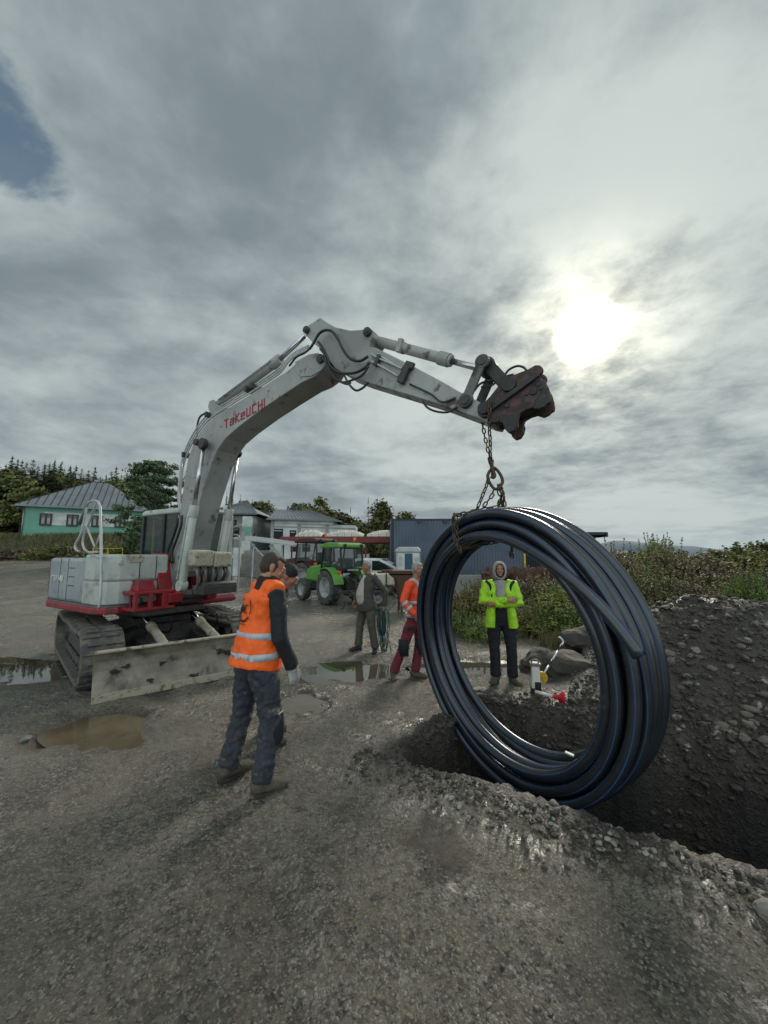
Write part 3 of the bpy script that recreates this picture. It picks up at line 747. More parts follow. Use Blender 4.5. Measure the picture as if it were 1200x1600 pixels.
for (u,z,s_) in ((1.75,.2,.13),(1.95,.18,.12),(1.62,.33,.06),(1.5,.38,.05),(.62,.14,.04),(.22,.33,.05),(.35,.36,.04),(1.15,.1,.05)):
    for _k in range(14):
        P_,F2=rock_shape(rr,1); uu=u+rr.gauss(0,.5)*s_; zz=max(.08,z+rr.gauss(0,.28)*s_); ss=s_*rr.uniform(.15,.45); p=bl+br_dir*uu-bfw*(.062 if zz>.12 else .045); o.add([p+br_dir*q.x*ss*1.3+bfw*(q.y*.022)+Vector((0,0,zz+q.z*ss*.8)) for q in P_],F2,True)
mat('mud_clump',(.05,.042,.034),.9,bump=.6,bscale=30); o.build('mud_clump','mud_clump',blade)
# push arms and blade cylinders
for sgn in (-1,1):
    a=Matrix.Rotation(UA,3,'Z')@Vector((.75,sgn*.42,.42)); bq=bc+br_dir*sgn*.45-bfw*.09+Vector((0,0,.25))
    o=MB(); o.bar(a,bq,.12,.2); o.build('push_arm','dark_steel',EX,bevel=.01)
    a=Matrix.Rotation(UA,3,'Z')@Vector((.62,sgn*.36,.86)); bq=bc+br_dir*sgn*.36-bfw*.12+Vector((0,0,.42)); mid=a.lerp(bq,.22)
    mid=a.lerp(bq,.34); o=MB(); o.cyl(mid,bq,.06,18); o.cyl(mid,mid.lerp(bq,.14),.072,18); o.cyl(mid.lerp(bq,.45),mid.lerp(bq,.5),.067,18); o.cyl(bq-V3_(br_dir)*.11,bq+V3_(br_dir)*.11,.05,14); o.bar(bq-V3_(br_dir)*.09,bq-V3_(br_dir)*.09-bfw*.14+Vector((0,0,.03)),.035,.14); o.bar(bq+V3_(br_dir)*.09,bq+V3_(br_dir)*.09-bfw*.14+Vector((0,0,.03)),.035,.14); cy=o.build('blade_cylinder','blade_paint',EX,bevel=.006)
    o=MB(); o.cyl(a,mid,.035,12); o.build('piston_rod','chrome',cy)
    o=MB(); o.tube(catmull([mid+Vector((0,.1,.05)),mid+Vector((.1,.25,.1)),mid+Vector((.0,.3,-.15)),a+Vector((-.1,.2,-.3))],5),.016,8); o.build('hose','hose',cy)
# turntable deck + skirt
ZB,ZT=.95,1.80
def bodyline(off=0,yi=-.30):
    # plan outline of the right-hand body, right side, tail arc, left side
    P_=[(.88+off,yi),(.88+off,-1.0-off),(.82+off,-1.14-off),(.68,-1.24-off)]
    P_+=[(-.95,-1.24-off)]
    for i in range(9):
        a=math.atan2(-1.24,-1.12)+(-2*(PI-abs(math.atan2(-1.24,-1.12)))+0)*(i/8)
        rr_=1.67+off; P_.append((rr_*math.cos(a),rr_*math.sin(a)))
    P_+=[(-.95,1.24+off)]
    return P_
BL=bodyline()
o=MB(); full=BL+[(-.4,1.24),(-.4,.1),(-.1,-.30)]
o.prism([(x,y) for x,y in full],'z',1.06,1.76); 
body=fixn(o.build('engine_hood','paint_gray',EX,bevel=.05))
o=MB(); o.prism([(x*.985 if abs(x)>.2 else x,y*.985) for x,y in full],'z',1.0,1.06); fixn(o.build('hood_stripe','paint_stripe',body))
o=MB(); lo=bodyline(.015)+[(-.4,1.25),(-.4,-.30)]; o.prism(lo,'z',.93,1.03); fixn(o.build('skirt','paint_red',EX,bevel=.02))
# tail counterweight band
o=MB(); A=[]
for i in range(15):
    a=R(180+46)-R(92)*i/14; A.append((1.70*math.cos(a),1.70*math.sin(a)))
B_=[(x*.9,y*.9) for x,y in A][::-1]
o.prism(A+B_,'z',.93,1.12); cw=fixn(o.build('counterweight','paint_red',EX,bevel=.02))
o=MB(); A2=[(x*1.003,y*1.003) for x,y in A]; o.prism(A2+B_,'z',1.125,1.70); fixn(o.build('tail_cover','black_metal',cw,bevel=.02))
# lighter front box (tool box) : sits at the front right corner
o=MB(); o.prism([(.90,-.30),(.90,-1.02),(.84,-1.16),(.70,-1.255),(.28,-1.255),(.28,-.30)],'z',1.42,1.815); tb=fixn(o.build('tool_box','paint_light',EX,bevel=.03))
o=MB(); o.prism([(.895,-.44),(.895,-1.015),(.835,-1.155),(.70,-1.25),(.26,-1.25),(.26,-.44)],'z',1.07,1.405); fixn(o.build('tank_panel','paint_light',tb,bevel=.015))
o=MB(); o.box((.903,-.80,1.74),(.02,.20,.09)); o.build('latch','cream_guard',tb,bevel=.005)
o=MB()   # panel seams and louvres on the right side
for x in (-.35,-.66): o.box((x,-1.2405,1.42),(.009,.006,.66))
for z in (1.32,1.46,1.60): o.box((-.2,-1.2405,z),(.22,.006,.012))
for yy in (-.75,-.5): o.box((.9035,yy,1.62),(.008,.01,.36))
o.box((.906,-.6,1.41),(.01,.5,.012))
o.build('panel_seam','black_metal',body)
# recess at front of the deck, headlight, red casting with boom foot
o=MB(); o.box((.55,-.32,1.0),(.85,.42,.10)); o.box((.93,-.62,1.20),(.03,.46,.05)); o.box((.93,-.86,1.10),(.03,.03,.24)); o.box((.93,-.62,.98),(.03,.50,.06)); o.build('light_frame','paint_red',EX,bevel=.01)
o=MB(); o.box((.84,-.60,1.09),(.06,.44,.16)); o.build('deck_recess','black_metal',EX)
o=MB(); o.lathe([(0,0),(.05,0),(.055,.03),(.0,.05)],(.90,-.74,1.10),'x',16); o.build('work_light','glass_pale',EX)
cast=[(.12,1.0),(.95,1.0),(1.28,1.06),(1.32,1.20),(1.0,1.24),(.92,1.42),(.86,1.72),(.78,1.84),(.66,1.84),(.60,1.72),(.66,1.55),(.56,1.46),(.42,1.40),(.30,1.26),(.12,1.2)]
o=MB(); 
o.prism(cast,'y',-.47,-.25); o.prism(cast,'y',.22,.36)
o.box((1.05,-.66,1.24),(.40,.62,.05)); o.box((1.05,-.66,1.00),(.40,.62,.05)); o.box((1.22,-.93,1.12),(.06,.06,.24)); o.box((1.22,-.72,1.12),(.06,.06,.24)); o.box((1.22,-.5,1.12),(.06,.10,.24)); o.box((.95,-.72,1.34),(.3,.3,.16),taper=.7)
o.box((.55,-.01,1.02),(.9,.44,.08))
bk=fixn(o.build('boom_bracket','paint_red',EX,bevel=.012))
o=MB(); o.cyl((.72,-.34,1.74),(.72,.32,1.74),.07,18); o.cyl((1.18,-.34,1.14),(1.18,.32,1.14),.06,18); o.build('pin','dark_steel',bk,bevel=.008)
o=MB(); o.box((.95,-.3,.93),(.5,1.0,.10)); o.box((1.0,0,1.12),(.35,.40,.2)); o.build('deck_casting','dark_steel',EX,bevel=.02)
# cab
CX0,CX1,CY0,CY1=-1.06,.62,.22,1.06; CZ0,CZ1=1.08,2.66
cab=thing('cab',None,None); cab.parent=EX
def P3(o,pts,r): 
    for a,b_ in zip(pts,pts[1:]): o.bar(a,b_,r)
o=MB()
fx=lambda z: CX1+.10*(1-abs((z-1.75)/.95))   # slightly bowed front
for yy in (CY0,CY1):
    o.bar((CX0,yy,CZ0),(CX0,yy,CZ1-.06),.09,.06); o.bar((CX1+.03,yy,CZ0+.1),(CX1-.03,yy,CZ1-.05),.07,.06)
    o.bar((-.28,yy,1.75),(-.28,yy,CZ1-.06),.07,.05)
for x in (CX0,): o.bar((x,CY0,1.8),(x,CY1,1.8),.06)
o.build('cab_frame','cab_black',cab,bevel=.01)
o=MB(); o.box(((CX0+CX1)/2,CY0+.02,1.42),(CX1-CX0,.05,.68)); o.box(((CX0+CX1)/2,CY1-.02,1.3),(CX1-CX0,.05,.6)); o.box((CX0,.71,1.45),(.06,.95,.75)); o.box((CX1+.02,.71,1.10),(.08,.98,.14)); 
o.box((CX1+.03,1.03,1.85),(.09,.085,1.5)); o.box((CX1+.02,.71,1.22),(.05,.95,.14))
o.build('cab_shell','paint_light',cab,bevel=.02)
o=MB(); o.prism([(CX0-.05,CZ1-.05),(CX1+.02,CZ1-.05),(CX1+.07,CZ1-.01),(CX1-.02,CZ1+.05),(CX0+.05,CZ1+.06),(CX0-.06,CZ1+.02)],'y',CY0-.03,CY1+.03); fixn(o.build('cab_roof','paint_light',cab,bevel=.03))
o=MB(); o.box((-.67,CY0+.01,2.2),(.72,.012,.80)); o.box((.16,CY0+.01,2.2),(.82,.012,.80)); o.build('side_window','glass',cab)
o=MB(); o.box((-.67,CY1-.01,2.2),(.72,.012,.80)); o.box((.16,CY1-.01,2.1),(.82,.012,.95)); o.build('side_window','glass',cab)
o=MB(); o.box((CX1+.01,.71,2.2),(.012,.86,.78)); o.box((CX1+.035,.71,1.52),(.012,.84,.46)); o.build('windscreen','glass',cab)
o=MB(); o.box((CX0,.71,2.2),(.012,.86,.78)); o.build('rear_window','glass',cab)
o=MB(); o.bar((CX1+.05,CY0,1.79),(CX1+.05,CY1-.04,1.79),.05); o.bar((CX1+.05,CY0+.02,1.3),(CX1+.03,CY0+.02,2.6),.07); o.build('window_rail','cab_black',cab)
o=MB(); o.box((-.45,.7,1.65),(.16,.5,.75),ry=-.1); o.box((-.2,.7,1.40),(.5,.5,.15)); o.box((-.48,.7,2.1),(.1,.28,.2)); o.build('operator_seat','mat_seat' if 'mat_seat' in MATS else 'cab_black',cab,bevel=.04)
o=MB(); o.bar((-.9,CY0+.12,1.75),(-.9,CY0+.12,2.55),.03); o.build('vest_on_hook','yellow',cab)
# cab grab rails and mirror
o=MB()
o.tube(catmull([(CX1+.08,1.07,1.05),(CX1+.16,1.16,1.10),(CX1+.17,1.17,1.6),(CX1+.16,1.16,2.15),(CX1+.08,1.08,2.22)],5),.017,8)
o.tube(catmull([(CX1+.05,1.06,2.35),(CX1+.12,1.22,2.42),(CX1+.12,1.26,2.32)],5),.014,8); o.box((CX1+.12,1.26,2.2),(.03,.11,.2)); o.build('grab_rail','rail_paint',cab)
o=MB(); o.box((CX1-.05,1.0,2.76),(.12,.12,.1)); o.box((CX1-.05,.3,2.75),(.1,.16,.09)); o.build('roof_light','white_paint',cab,bevel=.02)
o=MB(); o.box((.66,.70,.98),(.30,.88,.13)); o.box((-.3,.70,.98),(1.6,.9,.14)); o.build('cab_skirt','paint_red',EX,bevel=.05)
# access handrail on the front right corner
q=lambda px,py,yl=-1.18: XP(px,py,yl)
o=MB()
A=[XP(154,951,-1.28),XP(157,930,-1.28),XP(158,880,-1.26),XP(157,800,-1.2),XP(155,788,-1.18),XP(151,783,-1.1),XP(143,783,-.95),XP(137,788,-.9),XP(134,800,-.9),XP(127,832,-.9),XP(118,850,-.9),XP(118,858,-.9),XP(124,862,-.9)]
o.tube(catmull(A,4),.019,10)
B2=[XP(151,784,-1.05),XP(140,815,-.95),XP(130,840,-.9),XP(131,856,-.9),XP(140,863,-.95),XP(152,862,-1.1)]
o.tube(catmull(B2,4),.019,10)
o.tube([XP(134,820,-.9),XP(148,855,-1.15)],.014,8); o.tube([XP(158,830,-1.2),XP(148,858,-1.15)],.014,8)
o.tube([XP(145,868,-1.24),XP(158,872,-1.26)],.014,8)
o.build('handrail','rail_paint',EX)
o=MB(); o.tube([XP(124,820,-.9),XP(137,786,-.9)],.03,8); o.build('handrail_grip','hose_gray',EX)
# --------------------------------------------- boom (traced on its near side plate y=-.2)
NY=-.2; FY=.2
def prof_obj(name,px_pts,y0,y1,mt,bev=.012,parent=EX,pl=None):
    P_=[XL(x,y,pl if pl is not None else y0) for x,y in px_pts]
    o=MB(); o.prism(P_,'y',y0,y1); return fixn(o.build(name,mt,parent,bevel=bev))
boom_px=[(270,893),(266,870),(272,840),(281,804),(284,780),(288,750),(294,715),(303,690),(316,670),(329,654),(350,641),(380,623),(420,598),(450,579),(469,562),(484,554),(497,553),(507,557),(511,566),(505,577),(490,589),(472,597),(440,618),(405,642),(371,668),(352,685),(339,703),(330,725),(323,747),(315,772),(308,798),(300,830),(293,862),(290,893),(280,902)]
boom=prof_obj('boom',boom_px,NY,FY,'paint_boom',.01)
o=MB()
for y0 in (NY-.025,): 
    P_=[XL(x,y,NY) for x,y in ((462,566),(484,554),(497,552),(508,556),(512,566),(503,579),(487,588),(470,589),(463,580))]; o.prism(P_,'y',NY-.012,NY-.003)
o.prism([XL(x,y,NY) for x,y in ((300,850),(291,893),(270,893),(267,872),(280,845))],'y',NY-.014,NY-.003)
fixn(o.build('reinforcing_plate','paint_boom',boom,bevel=.003))
o=MB(); a=XL(305,742,NY)
o.bar(XP(287,742,NY-.004),XP(322,748,NY-.004),.012); o.bar(XP(466,566,NY-.006),XP(470,592,NY-.006),.012); o.build('weld_seam','paint_gray',boom)
# lift-cylinder pin boss
pn=XL(319,694,NY); o=MB(); o.cyl((pn[0],NY-.17,pn[1]),(pn[0],FY+.17,pn[1]),.055,18); o.cyl((pn[0],NY-.06,pn[1]),(pn[0],NY,pn[1]),.095,18); o.build('boom_pin','dark_steel',boom,bevel=.01)
# brand lettering on the boom
p0=Vector((XL(352,669,NY)[0],NY-.004,XL(352,669,NY)[1])); p1=Vector((XL(419,633,NY)[0],NY-.004,XL(419,633,NY)[1])); dx=(p1-p0); ln=dx.length; ang=math.atan2(dx.z,dx.x)
T_=Matrix.Translation(p0)@Matrix.Rotation(-ang,4,'Y')@Matrix.Rotation(PI/2,4,'X')
lt=[]  # squared letters drawn with strokes: T a K e U C H I
def strokes(letter):
    S={'T':[((0,1),(.78,1)),((.45,1),(.30,0))],'a':[((.12,.72),(.80,.72)),((.80,.72),(.66,0)),((.66,0),(.0,0)),((0,0),(.06,.40)),((.06,.40),(.72,.40))],
       'K':[((.15,1),(.0,0)),((.85,.95),(.12,.45)),((.12,.45),(.75,0))],'e':[((.70,0),(.0,0)),((.0,0),(.12,.72)),((.12,.72),(.82,.72)),((.82,.72),(.76,.38)),((.76,.38),(.06,.38))],
       'U':[((.14,.95),(.0,0)),((.0,0),(.70,0)),((.70,0),(.86,.95))],'C':[((.90,.95),(.16,.95)),((.16,.95),(.0,0)),((.0,0),(.74,0))],
       'H':[((.15,1),(.0,0)),((.90,1),(.75,0)),((.08,.5),(.82,.5))],'I':[((.15,1),(.0,0))]}
    return S[letter]
hgt=.128; o=MB(); o.T=T_; cx=0; wd=ln/ (7.6)
for ch in 'TaKeUCHI':
    for (a,b_) in strokes(ch): 
        A_=Vector((cx+a[0]*wd*.8,a[1]*hgt,0)); B_=Vector((cx+b_[0]*wd*.8,b_[1]*hgt,0)); d_=(B_-A_).normalized()*.009
        o.bar(A_-d_,B_+d_,.023,.004)
    cx+=wd*(1.0 if ch!='I' else .3)
o.build('lettering','decal_red',boom)
# model number on the side of the tail: strokes likewise via font
text_mesh('TB1140',.15,'model_number','decal_white',body,Matrix.Translation((-.98,-1.250,1.37))@Matrix.Rotation(PI/2,4,'X'),.004,0,.002,1.0)
text_mesh('\u25C6',.10,'decal','decal_white',tb,Matrix.Translation((.902,-1.02,1.28))@Matrix.Rotation(PI/2,4,'Z')@Matrix.Rotation(PI/2,4,'X'),.001) if False else None
# lift cylinders
for k,(yy,rod,top,bot) in enumerate(((NY-.12,(318,694),(303.5,792),(284,915)),(FY+.12,(367,711),(344.5,797),(329,915)))):
    a=XP(*rod,yy); t_=XP(*top,yy); b_=XP(*bot,yy)
    # keep the near and far cylinders parallel: use the near one's profile
    if k==0: ref=(a,t_,b_)
    else: a,t_,b_=[Vector((q_.x,yy,q_.z)) for q_ in ref]
    o=MB(); o.cyl(t_,b_,.062,20); o.cyl(t_+(t_-b_).normalized()*.03,t_-(t_-b_).normalized()*.16,.074,20); o.cyl(b_+Vector((0,-.06,0)),b_+Vector((0,.06,0)),.085,16); o.tube([t_+Vector((-.03,-.07,-.08)),b_+Vector((-.03,-.07,.1))],.013,6)
    c_=o.build('lift_cylinder','paint_light',EX,bevel=.004)
    o=MB(); o.cyl(a,t_,.034,16); o.build('piston_rod','chrome',c_)
    o=MB(); o.cyl(a+Vector((0,-.045,0)),a+Vector((0,.045,0)),.075,16); o.build('rod_eye','dark_steel',c_,bevel=.006)
# dirty cream guards over the lift cylinders
def guard(p0,p1,y0,y1,x0,x1):
    pass
ga=XL(305,872,NY-.12)
o=MB(); o.box((ga[0]+.05,-.255,ga[1]+.0),(.20,.33,.25),ry=.08); o.build('hose_guard','cream_guard',EX,bevel=.03)
o=MB(); o.box((ga[0]+.05,.085,ga[1]-.02),(.20,.33,.24),ry=.08); o.build('hose_guard','cream_guard',EX,bevel=.03)
# hoses below the guards
for k in range(9):
    y=-.33+k*.068; x=ga[0]-.02; z=ga[1]-.10
    o=MB(); o.tube(catmull([(x+.05,y,z),(x+.12,y,z-.15),(x+.03,y*.8,z-.32),(x-.15,y*.7,z-.42)],5),.021,8); o.build('hydraulic_hose','hose' if k%2 else 'hose_gray',EX)
o=MB(); o.box((ga[0]+.0,.05,ga[1]-.50),(.30,.62,.14)); o.cyl((ga[0]+.1,-.25,ga[1]-.42),(ga[0]+.1,.35,ga[1]-.42),.05,12); o.build('valve_block','dark_steel',EX,bevel=.015)
# arm cylinder on top of the boom
a=XP(337,636,-.03); t_=XP(437,562,-.03); r_=XP(477,524,-.03)
bt=XL(344,640,NY)
for yy in (-.12,.06):
    o=MB(); bx,bz=XL(340,643,NY); ax_,az_=a.x,a.z
    o.prism([(bx-.22,bz-.2),(ax_-.09,az_),(ax_-.05,az_+.09),(ax_+.06,az_+.09),(ax_+.12,az_),(bx+.3,bz-.02)],'y',yy,yy+.04); fixn(o.build('cylinder_bracket','paint_boom',boom,bevel=.01))
o=MB(); o.cyl(a,t_,.068,20); d_=(t_-a).normalized(); o.cyl(t_-d_*.16,t_+d_*.02,.082,20); o.cyl(a+Vector((0,-.08,0)),a+Vector((0,.08,0)),.08,16); o.tube([a+d_*.2+Vector((0,-.09,0)),t_-d_*.1+Vector((0,-.09,0))],.012,6)
c_=o.build('arm_cylinder','cream_plastic' if False else 'paint_boom',EX,bevel=.004)
o=MB(); o.cyl(t_,r_,.036,16); o.build('piston_rod','chrome',c_)
# steel lines along the boom
def pl(pts,yy,r,nm,mt,n=4): 
    o=MB(); o.tube(catmull([XP(x,y,yy) for x,y in pts],n),r,8); return o.build(nm,mt,boom)
for k in range(3):
    e=k*3.0; yy=NY+.05+k*.05
    pl([(281-e*.2,800),(283-e*.4,760-e),(288-e*.5,722-e),(303-e*.6,688-e),(326-e*.6,656-e),(360-e*.5,633-e),(400-e*.5,608-e),(436-e*.5,584-e),(450,566-e),(462,556-e),(482,546-e)],yy,.014,'hydraulic_line','rail_paint')
for (x,y) in ((294,712),(330,650),(392,611),(400,606)):
    p=XP(x,y,NY+.1); o=MB(); o.box(p,(.05,.22,.09)); o.build('line_clamp','dark_steel',boom,bevel=.006)
pl([(322,645),(312,652),(308,668),(309,685)],-.02,.017,'hydraulic_hose','hose')
for e in (0,7):
    pl([(277+e,805),(276+e,820),(270+e,840),(262+e,862),(262+e,880)],NY-.02-e*.006,.022,'hydraulic_hose','hose')
pl([(281,802),(279,770),(284,720)],NY+.0,.02,'hydraulic_line','rail_paint')
# --------------------------------------------- arm (stick)
AY0,AY1=-.15,.15
arm_px=[(471,512),(476,506),(486,500),(496,493),(506,500),(520,508),(543,513),(560,512),(571,510),(579,515),(579,523),(574,530),(573,538),(583,540),(612,554),(642,569),(680,589),(715,609),(752,628),(772,641),(776,652),(771,661),(760,659),(744,651),(690,631),(634,614),(600,604),(560,592),(536,583),(520,573),(510,560),(500,545),(484,532),(474,521)]
arm=prof_obj('arm',arm_px,AY0,AY1,'paint_boom',.01,EX,NY)
o=MB()
for (x,y,r1) in ((476.5,514,.05),(572,517,.055),(757,640,.075),(726,626,.07),(503,562,.06)):
    p=XL(x,y,NY); o.cyl((p[0],AY0-.05 if r1!=.06 else NY-.05,p[1]),(p[0],AY1+.05 if r1!=.06 else FY+.05,p[1]),r1,18); o.cyl((p[0],AY0-.065 if r1!=.06 else NY-.06,p[1]),(p[0],AY0-.05 if r1!=.06 else NY-.05,p[1]),r1*.6,14)
o.build('pin','dark_steel',arm,bevel=.008)
# lower underside rail and chips
def apl(pts,yy,r,nm,mt,n=5,par=None):
    o=MB(); o.tube(catmull([XP(x,y,yy) for x,y in pts],n),r,8); return o.build(nm,mt,par or arm)
apl([(579,552),(590,559),(610,568),(628,576)],AY0-.03,.012,'hydraulic_line','rail_paint'); apl([(577,563),(600,575),(622,588)],AY0-.03,.012,'hydraulic_line','rail_paint')
apl([(590,553),(600,560),(620,572)],AY0-.025,.011,'hydraulic_line','rail_paint')
o=MB(); p=XP(631,586,AY0-.04); o.box(p,(.09,.06,.2),ry=.5); p=XP(640,571,AY0-.02); o.box(p,(.12,.05,.08),ry=.5); p=XP(590,563,AY0-.03); o.box(p,(.05,.05,.14),ry=.5); o.build('valve_block','dark_steel',arm,bevel=.01)
# hoses around the boom head
H=[[(484,545),(490,536),(498,522),(508,516),(519,518),(528,530),(536,546),(547,560),(562,564),(575,557)],
 [(497,534),(505,545),(512,560),(516,572),(530,582),(552,583),(570,575),(577,566)],
 [(505,560),(514,575),(520,590),(535,597),(550,594),(566,586),(576,572)],
 [(500,545),(507,555),(512,575),(525,592),(541,600),(548,598)],
 [(538,586),(545,600),(556,610),(567,606),(576,597)],
 [(484,545),(475,552),(463,558),(452,572)]]
for i,h_ in enumerate(H): apl(h_,NY-.05-.012*i if i<5 else NY-.02,.018 if i<2 else .014,'hydraulic_hose','hose')
apl([(661,628),(668,637),(682,643),(700,644),(714,636)],AY0-.02,.012,'hydraulic_hose','hose')
apl([(640,600),(672,615),(690,628),(712,622)],AY0-.02,.010,'hydraulic_hose','hose')
# bucket cylinder
a=XP(580,521,-.0); t_=XP(690,550,-.0); r_=XP(748,568,0)
a=Vector((XL(579,522,NY)[0],0,XL(579,522,NY)[1])); tt=XL(691,551,NY); t_=Vector((tt[0],0,tt[1])); rr_=XL(749,566,NY); r_=Vector((rr_[0],0,rr_[1]))
o=MB(); d_=(t_-a).normalized(); o.cyl(a,t_,.062,20); o.cyl(t_-d_*.14,t_,.078,20); o.cyl(t_,t_+d_*.03,.066,20); o.cyl(a+d_*.35,a+d_*.42,.07,20); o.box(a+d_*.38+Vector((0,-.06,0)),(.06,.06,.16),ry=.3)
c_=o.build('bucket_cylinder','paint_boom',EX,bevel=.004)
o=MB(); o.cyl(t_,r_,.034,16); o.build('piston_rod','chrome',c_)
# linkage
def XN(x,y,yy): p=XL(x,y,NY); return Vector((p[0],yy,p[1]))
lk=thing('bucket_link',None,None); lk.parent=EX
for yy in (-.17,.17):
    o=MB(); o.bar(XN(752,563,yy),XN(727,622,yy),.035,.10); o.cyl(XN(752,563,yy-.02),XN(752,563,yy+.02),.075,16); o.cyl(XN(727,622,yy-.02),XN(727,622,yy+.02),.075,16); o.build('side_link','link_gray' if yy<0 else 'pin_steel',lk,bevel=.006)
for yy in (-.09,.09):
    o=MB(); o.bar(XN(757,562,yy),XN(791,600,yy),.05,.12); o.cyl(XN(790,600,yy-.03),XN(790,600,yy+.03),.09,16); o.build('tipping_link','pin_steel',lk,bevel=.006)
o=MB(); o.cyl(XN(752,562,-.2),XN(752,562,.2),.055,14); o.cyl(XN(752,562,-.07),XN(752,562,.07),.1,16); o.build('pin','dark_steel',lk,bevel=.01)
# quick coupler
cp=[(757,647),(751,640),(754,630),(763,622),(778,603),(787,590),(800,586),(824,577),(836,570),(843.5,570),(848.5,575),(847,582),(838,590),(836,594),(845,591),(851,594),(857,605),(859,612),(861,623),(860,629),(855,632),(851,636),(843,640),(832,637),(822,640),(812,646),(809,655),(809,666),(804,673),(796,677),(791,673),(789,668),(785.5,662),(783,657),(775,660),(766,661)]
o=MB()
P_=[XL(x,y,NY) for x,y in cp]
for (y0,y1) in ((-.20,-.145),(.02,.075)): o.prism(P_,'y',y0,y1)
cpl=fixn(o.build('quick_coupler','coupler_red',EX,bevel=.01))
o=MB(); inn=[XL(x,y,NY) for x,y in ((765,628),(790,598),(832,584),(846,600),(850,622),(836,632),(808,645),(780,652),(766,648))]; o.prism(inn,'y',-.142,.018); fixn(o.build('coupler_core','pin_steel',cpl,bevel=.02))
o=MB()
o.bar(XN(762,644,-.225),XN(842,586,-.225),.03,.05)
for (x,y,r1,mt) in ((833,612,.035,0),(795,601,.075,0),(757,638,.065,0),(792,634,.025,0),(787,654,.045,0),(848,619,.025,0)): 
    p=XN(x,y,0); o.cyl((p.x,-.23 if r1>.06 else -.215,p.z),(p.x,.11 if r1>.06 else .09,p.z),r1,18)
for (x,y) in ((840,601),(845.5,607),(823,616)): p=XN(x,y,0); o.cyl((p.x,-.21,p.z),(p.x,.09,p.z),.018,10)
o.build('coupler_pin','pin_steel',cpl,bevel=.006)
# hook claws are thicker outside the plates
o=MB(); cl=[XL(x,y,NY) for x,y in ((785,658),(795,650),(808,646),(811,657),(809,666),(804,674),(796,677),(791,673),(787,666))]; o.prism(cl,'y',-.222,-.203); o.prism(cl,'y',.078,.095)
cl=[XL(x,y,NY) for x,y in ((836,626),(848,616),(860,620),(861,629),(855,632),(851,637),(843,640),(834,640))]; o.prism(cl,'y',-.222,-.203); fixn(o.build('coupler_claw','pin_steel',cpl,bevel=.008))
for pts in ([(786,590),(795,578),(808,572),(818,574),(823,579)],[(752,605),(768,602),(776,596),(786,590)],[(762,596),(775,592),(790,588),(803,585)],[(725,628),(740,612),(750,600),(765,594)]):
    apl([(x,y) for x,y in pts],-.10,.012,'hydraulic_hose','hose',5,cpl)
# ---------------------------------------------------------------- pipe coil
AZ,TI,RO,RI,WW=1.046,.116,1.30,1.011,.415
CC=Vector((1.207,3.84,.955)); ca=Vector((math.cos(TI)*math.sin(AZ),math.cos(TI)*math.cos(AZ),math.sin(TI)))
cu=ca.cross(Vector((0,0,1))).normalized(); cv=cu.cross(ca)      # cu points right/near
if cv.z<0: cv=-cv
PD=.083; PR=PD/2
coil=thing('pipe_coil','big coil of black plastic pipe with blue stripes hanging over the trench','pipe coil',(CC.x,CC.y,CC.z-RO))
rr=random.Random(11)
rows=5; segs=120; ST=(2,10,18,26)
loops=[]
for j in range(3):
    for i in range(rows):
        w_=-WW/2+PR+(WW-PD)*(i+(.0 if j%2==0 else .32))/(rows-1+.32)
        rad=RI+PR+j*(RO-RI-PD)/2
        loops.append((i,j,w_+rr.uniform(-.014,.014),rad+rr.uniform(-.010,.010),rr.uniform(-.018,.018),rr.uniform(-.012,.012),rr.uniform(0,6.28)))
org=Vector((CC.x,CC.y,CC.z-RO))
